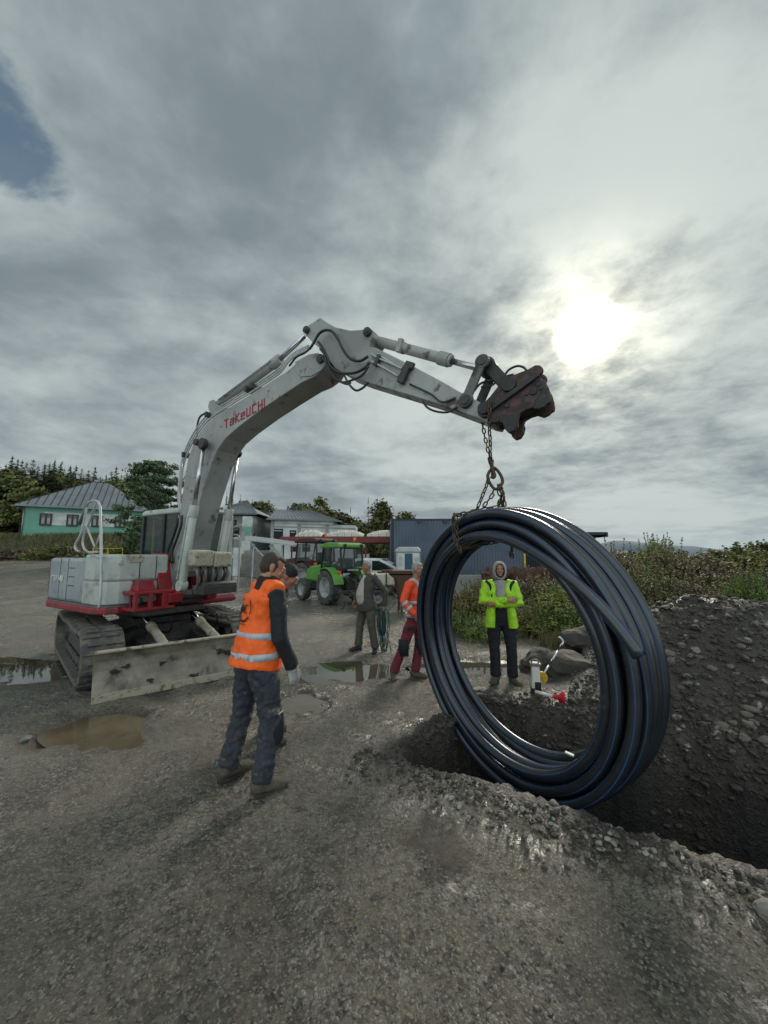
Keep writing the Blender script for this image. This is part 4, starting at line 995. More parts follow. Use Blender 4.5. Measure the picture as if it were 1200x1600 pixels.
for (i,j,w_,rad,t1,t2,ph) in loops:
    o=MB(); P_=[]
    nearinner=(i==0 and j==0); sg=rr.uniform(-1,.6) if j==0 else rr.uniform(-.3,.2)
    for k in range(segs):
        a=2*PI*k/segs
        ww=w_+.030*math.sin(a+ph)+.012*math.sin(2*a+ph*2)+t1
        rd=rad+.010*math.sin(a*2+ph)+t2
        # the hanging coil is drawn slightly oval; lower turns bunch up and sag outward
        x_=math.cos(a)*rd*.985; y_=math.sin(a)*rd*(1.015)
        P_.append(CC+cu*(x_+.012*max(0,-math.sin(a)))+cv*(y_-(.02+.055*sg)*max(0,-math.sin(a+.25))**2)+ca*ww-org)
    if nearinner:
        # this turn has the free end: leaves the round at the top and runs down outside the other turns
        a0=R(112); pts=[]
        for k in range(100):
            a=a0+ (2*PI-R(22))*k/99
            pts.append(CC+cu*math.cos(a)*rad*.985+cv*math.sin(a)*rad*1.015+ca*(w_)-org)
        pts=pts[::-1]    # start near the top, going round
        Epl=hitp(1004,1024,CC+ca*(-WW/2-PR*.9),ca)-org
        S0=CC+cu*math.cos(a0)*rad+cv*math.sin(a0)*rad*1.015+ca*w_-org
        # end part: arc gently widening from top to the end point
        eu=(Epl+org-CC).dot(cu); ev=(Epl+org-CC).dot(cv); er=math.hypot(eu,ev); ea=math.atan2(ev,eu)
        tail=[]
        st=Vector((math.cos(a0)*rad,math.sin(a0)*rad*1.015)); 
        A1=Vector((math.cos(R(72))*(rad+.0),math.sin(R(72))*(rad+.01)*1.01)); E2=Vector((eu,ev))
        tdir=Vector((math.sin(R(62)),-math.cos(R(62))))
        c1=A1+Vector((math.sin(R(72)),-math.cos(R(72))))*.42
        c2=E2-Vector((.50,-.85)).normalized()*.50
        for k in range(8):
            a=R(112)-R(40)*k/8; tail.append((math.cos(a)*rad,math.sin(a)*rad*1.012,w_-.06*k/8))
        for k in range(33):
            t=k/32; b_=A1*(1-t)**3+c1*3*t*(1-t)**2+c2*3*t*t*(1-t)+E2*t**3
            tail.append((b_.x,b_.y,w_-.06-(.0+PR*.9+WW/2+w_-.06)*t*0-.05*sstep(0,.5,t)))
        P2=[CC+cu*x+cv*y+ca*z-org for x,y,z in tail]
        allp=[q_ for q_ in pts][::1]
        allp=pts[::-1][::-1]
        # pts (reversed) begins near a0-22deg+..; join its end (a0) to the tail start (a0)
        allp=pts+P2[1:]
        o.tube(allp,PR*1.06,32,caps=True,up=ca,stripes=(ST,1)); ob=o.build('pipe_end_turn',['pipe_black','pipe_blue'],coil)
        e1=allp[-1]; d_=(allp[-1]-allp[-2]).normalized()
        o=MB(); o.cyl(e1+d_*.001,e1+d_*.002,PR*.80,20); o.build('pipe_mouth','pipe_inside',ob)
    else:
        o.tube(P_,PR,32,closed=True,up=ca,stripes=(ST,1)); o.build('pipe_turn',['pipe_black','pipe_blue'],coil)
# white printed tag low on the coil
o=MB(); p=hitp(890,1180,CC+ca*(-.02),ca)-org; o.box(p+Vector((0,0,.01)),(.07,.035,.012),rz=-.6,ry=.2); o.build('paper_tag','white_plastic',coil,bevel=.004)
# ---------------------------------------------------------------- chains
def link(o,c,d,side,L_=.072,W_=.044,r=.0075):
    d=d.normalized(); s_=side.normalized(); P_=[]
    h=(L_-W_)/2; 
    for k in range(14):
        a=2*PI*k/14; x=math.cos(a)*(W_/2-r); y=math.sin(a)*(W_/2-r); y+= h if math.sin(a)>0 else -h
        P_.append(c+s_*x+d*y)
    n=d.cross(s_); o.tube(P_,r,6,closed=True,up=n)
def chain(o,pts,sc_=1.0,seed=0):
    pts=[Vector(p) for p in pts]; rr=random.Random(seed); pit=.052*sc_
    D_=[0]
    for a,b_ in zip(pts,pts[1:]): D_.append(D_[-1]+(b_-a).length)
    n=max(1,int(D_[-1]/pit))
    tw=rr.random()*3
    for k in range(n):
        t=(k+.5)*D_[-1]/n; i=max(j for j in range(len(D_)-1) if D_[j]<=t); a,b_=pts[i],pts[i+1]; d=(b_-a).normalized(); c=a+d*(t-D_[i])
        x=d.cross(Vector((.3,.9,.2)) if abs(d.y)<.9 else Vector((1,0,0))).normalized(); y=d.cross(x)
        an=(PI/2 if k%2 else 0)+tw+k*.05
        link(o,c+Vector((rr.uniform(-.003,.003),rr.uniform(-.003,.003),0)),d,x*math.cos(an)+y*math.sin(an),.072*sc_,.044*sc_,.0072*sc_)
cho=PY(768,640,3.86)
sl=thing('chain_sling','rusty lifting chain with oval ring hung from the excavator coupler, looped round the pipe coil','chain',tuple(cho))
def cpt(x,y,Y=3.86): return PY(x,y,Y)-cho
def strand(nm,P_,seed,s_=1.0): o=MB(); chain(o,P_,s_,seed); return o.build(nm,'chain_steel',sl)
strand('chain_strand',[cpt(765,622,3.62),cpt(765,645,3.60),cpt(765,665,3.66),cpt(766,700,3.8),cpt(767,722)],1)
strand('chain_strand',[cpt(753,655,3.95),cpt(757,680,3.92),cpt(763,705,3.88),cpt(766,722)],2)
# knot / hook bundle
for k,(a,b_) in enumerate((((766,716),(770,742)),((764,720),(773,738)),((770,718),(769,744)))): strand('chain_bundle',[cpt(*a,3.85+.02*k),cpt(*b_,3.85+.02*k)],5+k,.95)
o=MB(); P_=[cpt(x,y) for x,y in ((764,738),(762,744),(764,752),(769,760),(774,764),(780,762),(785,754),(784,746),(779,737),(773,731),(768,733))]; 
P_=P_+[P_[0]]; P_=catmull(P_,4)[:-1]; o.tube(P_,.016,10,closed=True); o.build('oval_ring','chain_steel',sl)
o=MB(); o.tube(catmull([cpt(768,722,3.83),cpt(770,735,3.83),cpt(773,742,3.83),cpt(771,746,3.83),cpt(767,744,3.83)],5),.018,8); o.build('hook','chain_steel',sl)
# coil surface points for the wrap
def coil_pt(al,rad,w_): return CC+cu*math.cos(al)*rad+cv*math.sin(al)*rad+ca*w_-cho
aL=R(101)
strand('chain_strand',[cpt(763,747),cpt(758,765,3.85),cpt(751,782,3.86),cpt(743,800,3.88),coil_pt(R(103),RO+.03,-WW/2-.02),coil_pt(R(104),RO-.10,-WW/2-.04),coil_pt(R(105),RO-.22,-WW/2-.05),coil_pt(R(105),RO-.34,-WW/2-.05)],8)
strand('chain_strand',[cpt(772,764),cpt(768,775,3.86),cpt(757,790,3.87),cpt(746,803,3.88),coil_pt(R(104),RO+.03,-WW/2-.02),coil_pt(R(106),RO-.12,-WW/2-.04),coil_pt(R(106),RO-.24,-WW/2-.05),coil_pt(R(105.5),RO-.36,-WW/2-.05)],9)
strand('chain_strand',[coil_pt(R(104.5),RO+.02,-WW/2-.03),coil_pt(R(106.5),RO-.15,-WW/2-.05),coil_pt(R(106),RO-.3,-WW/2-.06)],19)
strand('chain_strand',[coil_pt(R(104),RO+.03,-WW/2),coil_pt(R(100),RO+.03,-.08),coil_pt(R(94),RO+.03,.05),coil_pt(R(91),RO+.03,.10)],10)
for k,(a,b_) in enumerate((((777,757),(782,792)),((780,756),(786,792)),((783,760),(779,790)),((784,765),(789,792)))): strand('chain_bundle',[cpt(*a,3.86+.02*k),cpt((a[0]+b_[0])/2+2,(a[1]+b_[1])/2,3.86+.02*k),cpt(*b_,3.9+.02*k)],12+k,1.0)
strand('chain_strand',[coil_pt(R(106),RI-.03,-WW/2),coil_pt(R(100),RI-.03,-.05),coil_pt(R(94),RI-.03,.12),coil_pt(R(92),RI-.03,.22)],21)
bq=coil_pt(R(92),RI-.02,.24)
strand('chain_strand',[bq,bq+Vector((.0,0,-.18)),],22); strand('chain_strand',[bq+Vector((.03,0.02,0)),bq+Vector((.012,.02,-.2))],23)
# ---------------------------------------------------------------- detector box and pole, red cap thing by the trench
p=G(838,1086,.02)
lb=thing('tool_case','white upright tool case with black base and grip on the gravel beyond the trench','tool case',tuple(p),R(-15))
o=MB(); o.box((0,0,.22),(.115,.12,.30),taper=.86); o.build('case_body','white_plastic',lb,bevel=.02)
o=MB(); o.box((0,0,.05),(.125,.13,.10)); o.box((.02,-.064,.12),(.075,.02,.12)); o.build('case_base','cab_black',lb,bevel=.012)
o=MB(); o.box((0,0,.385),(.13,.125,.035)); o.tube(catmull([(-.05,0,.39),(-.03,0,.43),(.03,0,.43),(.05,0,.39)],5),.012,8); o.build('lid','hose_gray',lb,bevel=.01)
a=G(846,1060,.2); 
pole=thing('measuring_pole','white and black striped pole with yellow reel leaning on the boulders','pole',tuple(a))
e=PY(880,1003,a.y+.35)-a; s0=PY(848,1055,a.y)-a
seg=[(0,.28,'white_paint'),(.28,.45,'cab_black'),(.45,.72,'white_paint'),(.72,.9,'cab_black')]
for (u,v_,m_) in seg:
    o=MB(); o.cyl(s0.lerp(e,u),s0.lerp(e,v_),.012 if m_!='cab_black' else .013,10); o.build('pole_section',m_,pole)
o=MB(); t_=s0.lerp(e,.9); o.tube(catmull([t_,e,e+Vector((-.03,0,.05)),e+Vector((-.06,0,.07))],5),.014,8); o.build('pole_head','white_paint',pole)
o=MB(); o.lathe([(0,-.012),(.06,-.012),(.075,-.02),(.075,.02),(.06,.012),(0,.012)],s0+Vector((-.03,-.03,-.02)),'y',24)
for k in range(6): o.bar(s0+Vector((-.03,-.05,-.02)),s0+Vector((-.03+.07*math.cos(k*1.047),-.05,-.02+.07*math.sin(k*1.047))),.008)
o.build('reel','yellow',pole)
p=G(862,1090,.09); rf=thing('funnel','red funnel with white neck lying beside the white tool case','funnel',tuple(p),R(-25)); rf.scale=(1.45,)*3
o=MB(); o.lathe([(.012,0),(.02,.05),(.055,.09),(.062,.10),(.052,.095),(.018,.055),(.006,.02)],(0,0,.01),'x',24); o.build('cup','plastic_red',rf)
o=MB(); o.cyl((-.13,0,.03),(.005,0,.012),.014,12); o.build('neck','white_plastic',rf)
# ---------------------------------------------------------------- people  (local frame: facing +Y, right hand +X, 1.8 m tall)
def V3(*a): return Vector(a)
DJ=dict(pel=V3(0,0,.97),wst=V3(0,.0,1.12),chs=V3(0,.0,1.32),nk=V3(0,-.01,1.51),hd=V3(0,.03,1.675),
 hipR=V3(.10,0,.93),hipL=V3(-.10,0,.93),knR=V3(.12,.02,.51),knL=V3(-.12,.02,.51),anR=V3(.13,-.02,.09),anL=V3(-.13,-.02,.09),
 shR=V3(.195,-.01,1.46),shL=V3(-.195,-.01,1.46),elR=V3(.25,-.04,1.17),elL=V3(-.25,-.04,1.17),wrR=V3(.24,.05,.92),wrL=V3(-.24,.05,.92),
 toeR=V3(.03,1,0),toeL=V3(-.03,1,0),hfR=V3(0,.15,-1),hfL=V3(0,.15,-1),face=V3(0,1,-.1),up=V3(0,0,1))
def basis(f,u=V3(0,0,1)):
    f=f.normalized(); r=f.cross(u).normalized(); u=r.cross(f); return r,f,u     # r = person's right
def head_mesh(o,J,hs=1.0,beard=0):
    r,f,u=basis(J['face'],J['up']); c=J['hd']
    M=Matrix((r,f,u)).transposed()
    def e(p,rad,s=12): o.ell(c+M@Vector([k*hs for k in p]),tuple(k*hs for k in rad),s,8,M)
    e((0,-.012,.035),(.074,.093,.085),20); e((0,.022,-.02),(.063,.075,.085),16); e((0,.045,-.075),(.040,.042,.032)); e((0,.0,-.05),(.058,.06,.06))
    # nose
    for k in range(5): e((0,.094+.022*k/4*.9,.018-.040*k/4),(.009+.004*k/4,.012,.012),8)
    for s in (-1,1):
        e((s*.012,.106,-.024),(.008,.010,.008),8); e((s*.030,.084,.033),(.026,.012,.009),10)   # nostril, brow
        e((s*.031,.078,.010),(.014,.013,.009),10)       # eyeball/lid
        e((s*.040,.066,-.018),(.020,.018,.018),10)      # cheek
        e((s*.076,-.012,.000),(.010,.020,.032),10); e((s*.072,-.004,-.022),(.008,.010,.012),8)  # ear
    e((0,.090,-.050),(.024,.011,.006),10); e((0,.088,-.062),(.021,.011,.007),10)    # lips
    e((0,.083,-.085),(.022,.014,.014),10)
    o.tube([J['nk']-(J['nk']-J['chs']).normalized()*.05,J['nk'],c+M@Vector((0,-.015,-.06))],[(.068,.066),(.060,.062),(.056,.06)],16,up=f)
    return M,c
def eyes(J,parent,hs=1.0,m_='cab_black'):
    r,f,u=basis(J['face'],J['up']); c=J['hd']; M=Matrix((r,f,u)).transposed()
    o=MB()
    for s in (-1,1): o.ell(c+M@Vector((s*.031*hs,.0885*hs,.010*hs)),(.008*hs,.004*hs,.0045*hs),10,6,M)
    o.build('eyes',m_,parent)
def hand_mesh(o,w,f,side,curl=.5,palmn=None,hs=1.0):
    # w wrist, f direction of fingers, palmn normal of the palm
    f=f.normalized(); pn=(palmn or V3(-side,0,0)); pn=(pn-f*pn.dot(f)).normalized(); x=f.cross(pn)*side   # x towards thumb side
    if x.y<0 and abs(f.y)<.7: x=-x
    o.tube([w-f*.02,w+f*.03,w+f*.07,w+f*.092],[(.022,.028),(.017,.036),(.015,.041),(.011,.037)],12,up=x)
    for k,(off,l) in enumerate(((.031,.070),(.0105,.079),(-.010,.072),(-.030,.056))):
        b_=w+f*.085+x*off; a1=curl*.7+.05*k; a2=curl*1.6+.08*k; a3=curl*2.2+.1*k
        d=lambda a: f*math.cos(a)+pn*math.sin(a)
        p1=b_+d(a1)*l*.45; p2=p1+d(a2)*l*.32; p3=p2+d(a3)*l*.23
        o.tube([b_-f*.02,b_,p1,p2,p3],[.009,.0095,.0088,.008,.0065],8)
        o.ell(p3,.0066,8,5)
    t0=w+f*.025+x*.022; t1=t0+f*.03+x*.028+pn*.012; t2=t1+f*.030+x*.006+pn*.012; t3=t2+f*.020+pn*.008
    o.tube([t0,t1,t2,t3],[.014,.0115,.0100,.0075],8)
def make_body(J,parent,skin,hands=(1,1),curl=(.5,.5),hs=1.0,vox=.0065,palm=(None,None)):
    o=MB(); head_mesh(o,J,hs)
    up=V3(0,1,0)
    o.tube([J['pel'],J['wst'],J['chs'],J['nk']-V3(0,0,.02)],[(.13,.09),(.12,.085),(.145,.10),(.07,.06)],18,up=up)
    for k,s in (('R',1),('L',-1)):
        sh,el,wr=J['sh'+k],J['el'+k],J['wr'+k]
        o.tube([J['chs'].lerp(sh,.4)+V3(0,0,.06),sh,sh.lerp(el,.5),el,el.lerp(wr,.35),wr],[.06,.052,.045,.038,.036,.025],12)
        hp,kn,an=J['hip'+k],J['kn'+k],J['an'+k]
        o.tube([J['pel'].lerp(hp,.5),hp,hp.lerp(kn,.5),kn,kn.lerp(an,.35),an],[.08,.085,.068,.052,.052,.038],12)
        o.tube([an,an-V3(0,0,.04)+J['toe'+k].normalized()*.12],[.04,.03],8)
        i=0 if s==1 else 1
        if hands[i]: hand_mesh(o,wr,J['hf'+k],s,curl[i],palm[i])
    return o.build('body',skin,parent,remesh=vox,msm=2)
def trousers(J,parent,m_,fit=1.0,disp=(.02,.07),waist=(.165,.125),name='trousers',cuff=.065,extra=None):
    o=MB(); up=V3(0,1,0); f=fit
    o.tube([J['pel']-V3(0,0,.06),J['pel'],J['wst']-V3(0,0,.02)],[(waist[0]*f,waist[1]*f),(waist[0]*f,waist[1]*f),(waist[0]*.93*f,waist[1]*.93*f)],20,up=up)
    for k in 'RL':
        hp,kn,an=J['hip'+k],J['kn'+k],J['an'+k]
        q=hp.lerp(kn,.5); c=kn.lerp(an,.5)
        o.tube([hp+V3(0,0,.03),hp-V3(0,0,.05),q,kn,c,an.lerp(c,.25),an+V3(0,0,.015)],[.095*f,.104*f,.090*f,.074*f,.070*f,.074*f,cuff*1.05*f],16)
        # bunched folds near the ankle and knee
        for t,r_ in ((.80,.077),(.90,.079),(.70,.072)): p=kn.lerp(an,t); o.ell(p,(r_*f,r_*f,.018),14,6)
        p=kn+J['toe'+k].normalized()*.012; o.ell(p,(.066*f,.07*f,.07),14,8)
        s=1 if k=='R' else -1; p=hp.lerp(kn,.45)+V3(s*.072*f,-.01,0); o.ell(p,(.03,.06,.085),12,8)
    return o.build(name,m_,parent,remesh=.0105,msm=3,disp=disp)
def boots(J,parent,m_='boot_mud',s_=1.0):
    for k in 'RL':
        an=J['an'+k]; t=V3(J['toe'+k].x,J['toe'+k].y,0).normalized(); gz_=an.z-.09
        o=MB(); p=V3(an.x,an.y,gz_); sd=V3(t.y,-t.x,0)
        o.tube([p-t*.075+V3(0,0,.055),p-t*.03+V3(0,0,.062),p+t*.05+V3(0,0,.062),p+t*.12+V3(0,0,.052),p+t*.175+V3(0,0,.045),p+t*.20+V3(0,0,.038)],[(.03*s_,.036),(.046*s_,.05),(.048*s_,.050),(.053*s_,.043),(.045*s_,.036),(.022,.022)],14,up=V3(0,0,1))
        o.tube([p-t*.02+V3(0,0,.06),p-t*.015+V3(0,0,.12),p-t*.02+V3(0,0,.18)],[(.055,.047),(.052,.05),(.055,.056)],14,up=t)
        o.ell(p-t*.02+V3(0,0,.175),(.06,.06,.016),14,6)
        b=o.build('boot',m_,parent,remesh=.0085,msm=2,disp=(.008,.03))
        o=MB(); n=22; P_=[]
        for i in range(n):
            a=2*PI*i/n; l=math.cos(a); w_=math.sin(a); ll=(.198 if l>0 else .085)*l; ww=(.047 if l>-.2 else .040)*w_*s_
            P_.append(t*ll+sd*ww)
        o.add([p+q+V3(0,0,z) for z in (0.0,.026) for q in P_],[list(range(n))[::-1],[n+i for i in range(n)]]+[[i,(i+1)%n,n+(i+1)%n,n+i] for i in range(n)])
        o.build('sole','boot_sole',b,bevel=.004)
def jacket(J,parent,m_,name='jacket',hem=.86,fit=1.0,belly=0,vox=.0105,disp=(.022,.08),open_=0,collar=True,shoulders=1.0,sleeve=.052,arms=True,hemw=(.185,.145)):
    o=MB(); up=V3(0,1,0); f=fit
    pv=J['pel']; hemp=V3(pv.x,pv.y,hem)
    bl=V3(0,belly*.5,0)
    o.tube([hemp,pv.lerp(hemp,.4),J['wst']+bl,J['wst'].lerp(J['chs'],.5)+bl*.8,J['chs'],J['chs'].lerp(J['nk'],.55),J['nk']-V3(0,0,.03)],
      [(hemw[0]*f,hemw[1]*f+belly*.3),(hemw[0]*f,hemw[1]*f+belly*.4),(.168*f,.135*f+belly*.5),(.175*f,.135*f+belly*.4),(.185*f*shoulders,.138*f),(.165*f*shoulders,.115*f),(.085,.08)],24,up=up)
    if collar: o.tube([J['nk']-V3(0,0,.05),J['nk']+V3(0,0,.015)],[(.095,.09),(.075,.078)],16,up=up)
    if arms:
        for k in 'RL':
            sh,el,wr=J['sh'+k],J['el'+k],J['wr'+k]
            o.tube([J['chs'].lerp(sh,.35)+V3(0,0,.065),sh,sh.lerp(el,.4),sh.lerp(el,.8),el,el.lerp(wr,.3),el.lerp(wr,.75),wr+(el-wr).normalized()*.01],[.07,.072,.066,.060,.058,.055,sleeve,sleeve*.86],14)
            for t in (.15,.3,.82,.93): p=el.lerp(wr,t); d=(wr-el).normalized(); rr_=basis(d,V3(.1,.2,.95)); o.tube([p-d*.014,p,p+d*.014],[sleeve*.9,sleeve*1.12,sleeve*.9],12)
    return o.build(name,m_,parent,remesh=vox,msm=3,disp=disp)
def ringband(o,cen,rx,ry,h,th=.006,up=V3(0,1,0),a0=0,a1=2*PI,n=40,axis=V3(0,0,1),yaw=0):
    # a thin strip following an ellipse
    V_=[];F_=[]
    full=abs(a1-a0-2*PI)<1e-4
    for i in range(n+1):
        a=a0+(a1-a0)*i/n; x,y=math.cos(a),math.sin(a)
        for (dr,dz) in ((0,-h/2),(th,-h/2),(th,h/2),(0,h/2)): V_.append(cen+V3(x*(rx+dr),y*(ry+dr),dz))
    for i in range(n):
        for k in range(4): F_.append([i*4+k,(i+1)*4+k,(i+1)*4+(k+1)%4,i*4+(k+1)%4])
    o.add(V_,F_,True)
def hair_cap(J,parent,m_,hs=1.0,short=True,name='hair',vox=.006):
    r,f,u=basis(J['face'],J['up']); c=J['hd']; M=Matrix((r,f,u)).transposed(); o=MB()
    e=lambda p,rad: o.ell(c+M@Vector([k*hs for k in p]),tuple(k*hs for k in rad),16,10,M)
    e((0,-.024,.044),(.076,.088,.082)); e((0,-.045,.0),(.070,.062,.066)); e((0,.030,.085),(.056,.045,.034))
    for s in (-1,1): e((s*.064,.000,.028),(.013,.026,.030)); e((s*.069,.012,-.004),(.005,.008,.022))
    return o.build(name,m_,parent,remesh=vox,msm=2,disp=(.006,.02))
# soft folded cloth band wrapping helper for vests: sleeveless shell
def vest(J,parent,m_,name='safety_vest',hem=.90,fit=1.06,flare=.21):
    o=MB(); up=V3(0,1,0); f=fit; hemp=V3(J['pel'].x,J['pel'].y-.01,hem)
    rings=[(hemp,(flare,.19)),(hemp.lerp(J['wst'],.35),(.222,.182)),(J['wst'],(.207,.168)),(J['wst'].lerp(J['chs'],.5),(.192,.153)),(J['chs'],(.193,.150)),(J['chs'].lerp(J['nk'],.5),(.186,.150)),(J['nk']-V3(0,0,.06),(.165,.132)),(J['nk']-V3(0,0,.025),(.125,.112)),(J['nk']-V3(0,0,.005),(.102,.100))]
    o.tube([a for a,_ in rings],[b_ for _,b_ in rings],28,up=up)
    o.ell(J['nk']+V3(0,-.045,-.075),(.10,.075,.06)); o.ell(J['nk']+V3(0,-.07,-.12),(.14,.075,.09))
    for k in 'RL':
        sh=J['sh'+k]; o.tube([J['nk'].lerp(sh,.25)+V3(0,0,.0),J['nk'].lerp(sh,.6)+V3(0,0,.02),sh.lerp(J['nk'],.12)+V3(0,0,.025)],[.085,.085,.075],14); o.tube([sh.lerp(J['chs'],.25)+V3(0,-.03,.03),sh.lerp(J['chs'],.42)+V3(0,-.04,-.10)],[(.05,.09),(.05,.09)],12)
    return o.build(name,m_,parent,remesh=.0105,msm=2,disp=(.026,.075)),rings
def J_(**k): d={a:b.copy() for a,b in DJ.items()}; d.update({a:(Vector(b) if not isinstance(b,Vector) else b) for a,b in k.items()}); return d
def place(name,label,p,face_dir,H,zoff=0):
    t=thing(name,label,'person',(p.x,p.y,p.z+zoff),math.atan2(-face_dir[0],face_dir[1])); t.scale=(H/1.8,)*3; return t

# ---- 1 worker in the orange vest (nearest) : seen from his right rear
mid=Vector(((-1.17-.85)/2+.02,(3.27+3.07)/2,0)); fd=Vector((.72,.69)).normalized()
T1=place('person','bearded worker in orange safety vest and slate trousers looking down, nearest the camera',Vector((mid.x,mid.y,gz(mid.x,mid.y))),fd,1.86)
def loc(px,py,z,T=None):   # world ground pixel to local xy
    q=G(px,py,0); return q
def tolocal(T,q):
    M=Matrix.Translation(T.location)@T.rotation_euler.to_matrix().to_4x4()@Matrix.Diagonal((*T.scale,1)); return M.inverted()@q
aL=tolocal(T1,G(366,1212)); aR=tolocal(T1,G(414,1238))
J=J_(pel=(0,-.03,.985),wst=(0,-.0,1.12),chs=(-.01,.02,1.31),nk=(-.02,.045,1.49),hd=(-.02,.095,1.645),
 hipR=(.10,-.02,.94),hipL=(-.10,-.03,.94),knR=(aR.x*.6+.07,aR.y*.55+.03,.51),knL=(aL.x*.6-.05,aL.y*.5+.0,.51),anR=(aR.x,aR.y-.03,.09),anL=(aL.x,aL.y-.05,.09),
 toeR=(.28,1,0),toeL=(-.02,1,0),shR=(.20,.03,1.44),shL=(-.20,.06,1.44),elR=(.265,.02,1.15),elL=(-.27,.08,1.15),wrR=(.235,.15,.91),wrL=(-.23,.22,.93),
 face=(.40,1,-.50),up=(0,0,1),hfR=(-.02,.2,-1),hfL=(0,.3,-1))
make_body(J,T1,'skin',curl=(.35,.5)); hair_cap(J,T1,'hair_dark'); eyes(J,T1)
r_,f_,u_=basis(J['face'],J['up']); M_=Matrix((r_,f_,u_)).transposed(); c_=J['hd']
o=MB()
for (p_,q_) in (((0,.050,-.084),(.046,.044,.026)),((.047,.028,-.062),(.012,.036,.022)),((-.047,.028,-.062),(.012,.036,.022)),((0,.097,-.042),(.022,.007,.004))): o.ell(c_+M_@Vector(p_),q_,14,8,M_)
o.build('beard','hair_dark',T1,remesh=.005,msm=1,disp=(.004,.02))
jacket(J,T1,'cloth_black',hem=.97,fit=.94,hemw=(.155,.12)); trousers(J,T1,'trouser_slate',disp=(.042,.055),fit=1.05); boots(J,T1)
o=MB(); o.tube([J['nk']-V3(0,0,.05),J['nk']+V3(0,.008,.02),J['nk']+V3(0,.018,.075),J['nk']+V3(0,.02,.085)],[(.11,.11),(.088,.092),(.080,.086),(.070,.076)],18,up=V3(0,1,0)); o.build('collar','cloth_black',T1,remesh=.008,msm=2,disp=(.012,.04))
vs,rings=vest(J,T1,'vest_orange',hem=.91,flare=.215)
def at_z(z):
    for (a,ra),(b_,rb) in zip(rings,rings[1:]):
        if a.z<=z<=b_.z:
            t=(z-a.z)/(b_.z-a.z); return a.lerp(b_,t),ra[0]+(rb[0]-ra[0])*t,ra[1]+(rb[1]-ra[1])*t
for z in (1.015,1.155):
    c,rx,ry=at_z(z); o=MB(); ringband(o,c,rx+.004,ry+.004,.05,.004); o.build('reflective_band','reflective',vs,disp=(.026,.075))

# printed emblem on the back: a ring open at one side around slanting letters
c,rx,ry=at_z(1.34)
def wrap(ax,az):   # back surface point from lateral offset and height
    c,rx,ry=at_z(az); t=max(-.95,min(.95,ax/rx)); return c+V3(rx*t,-(ry*math.sqrt(1-t*t))-.013,0)
o=MB()
def stroke(P_,w_): 
    o.tube(catmull([wrap(x,z) for x,z in P_],4),[(w_,.003)]*((len(P_)-1)*4+1),6,up=V3(0,-1,0))
ex,ez,er=.0,1.345,.085
stroke([(ex+er*math.cos(R(a)),ez+er*1.05*math.sin(R(a))) for a in range(-20,150,17)],.005)
stroke([(ex+er*math.cos(R(a)),ez+er*1.05*math.sin(R(a))) for a in range(195,325,16)],.007)
for P_ in ([(-.055,1.325),(-.04,1.36),(-.022,1.365),(-.035,1.325),(-.055,1.325)],[(-.012,1.385),(-.02,1.325)],[(.004,1.36),(-.002,1.325),(.008,1.322)],[(-.022,1.352),(.014,1.356)],[(.052,1.372),(.03,1.375),(.018,1.35),(.022,1.325),(.045,1.318)]): stroke(P_,.0045)
stroke([(-.05,1.238),(.0,1.236),(.05,1.238)],.002)
o.build('emblem','logo_black',vs)
o=MB(); o.bar(wrap(.19,1.40),wrap(.185,1.2),.004) ; 
# glove on the right hand + knee pad, pocket details
o=MB(); w_=J['wrR']; f_=J['hfR'].normalized(); hand_mesh(o,w_,f_,1,.45); o.tube([w_-f_*.035,w_+f_*.02],[.038,.034],12)
go=MB(); go.v=[tuple(Vector(p)) for p in o.v]; go.f=o.f; go.m=o.m; go.sm=o.sm
gl=o.build('glove','glove',T1,remesh=.006,msm=1); 
q=gl.modifiers.new('fat','DISPLACE'); q.strength=.006; q.mid_level=0
o=MB(); kn=J['knR']; t=J['toeR'].normalized(); o.ell(kn+t*.055+V3(0,0,-.02),(.06,.035,.12),16,10); o.ell(kn+V3(.05,.03,-.05),(.035,.05,.11),16,10); o.build('knee_pad','trouser_navy',T1,remesh=.008,msm=2,disp=(.01,.05))
o=MB(); p=J['hipR'].lerp(J['knR'],.42)+V3(.085,.0,0); o.box(p,(.03,.12,.16),rx=0); o.build('thigh_pocket','trouser_slate',T1,bevel=.01)
o=MB(); o.bar(J['knR']+V3(.04,.075,.075),J['knR']+V3(.085,.01,.075),.006); o.build('reflective_piping','white_paint',T1)

# ---- 2 worker in black beanie behind him
mid=(G(432,1148)+G(436,1172))/2; fd=Vector((.98,.12)).normalized()
T2=place('person','man in black beanie and dark jacket bending his head, beside the orange vest worker',Vector((mid.x-.14,mid.y+.02,gz(mid.x,mid.y))),fd,1.76)
J=J_(pel=(0,-.05,.97),wst=(0,-.02,1.11),chs=(0,.07,1.30),nk=(0,.12,1.47),hd=(0,.19,1.605),anR=(.12,.04,.09),anL=(-.16,.0,.09),knR=(.11,.04,.51),shR=(.19,.08,1.42),shL=(-.19,.06,1.42),elR=(.25,.02,1.14),elL=(-.25,.02,1.14),
 wrR=(.21,-.02,.91),wrL=(-.21,-.02,.91),face=(0,1,-.50))
make_body(J,T2,'skin_ruddy'); eyes(J,T2)
jacket(J,T2,'cloth_charcoal',hem=.90); trousers(J,T2,'cloth_charcoal'); boots(J,T2)
r_,f_,u_=basis(J['face'],J['up']); M_=Matrix((r_,f_,u_)).transposed(); c_=J['hd']
o=MB(); o.ell(c_+M_@Vector((0,-.018,.062)),(.087,.102,.088),20,12,M_); o.ell(c_+M_@Vector((0,-.03,.035)),(.088,.098,.055),20,12,M_); o.build('beanie','cloth_black',T2,remesh=.006,msm=2,disp=(.006,.02))
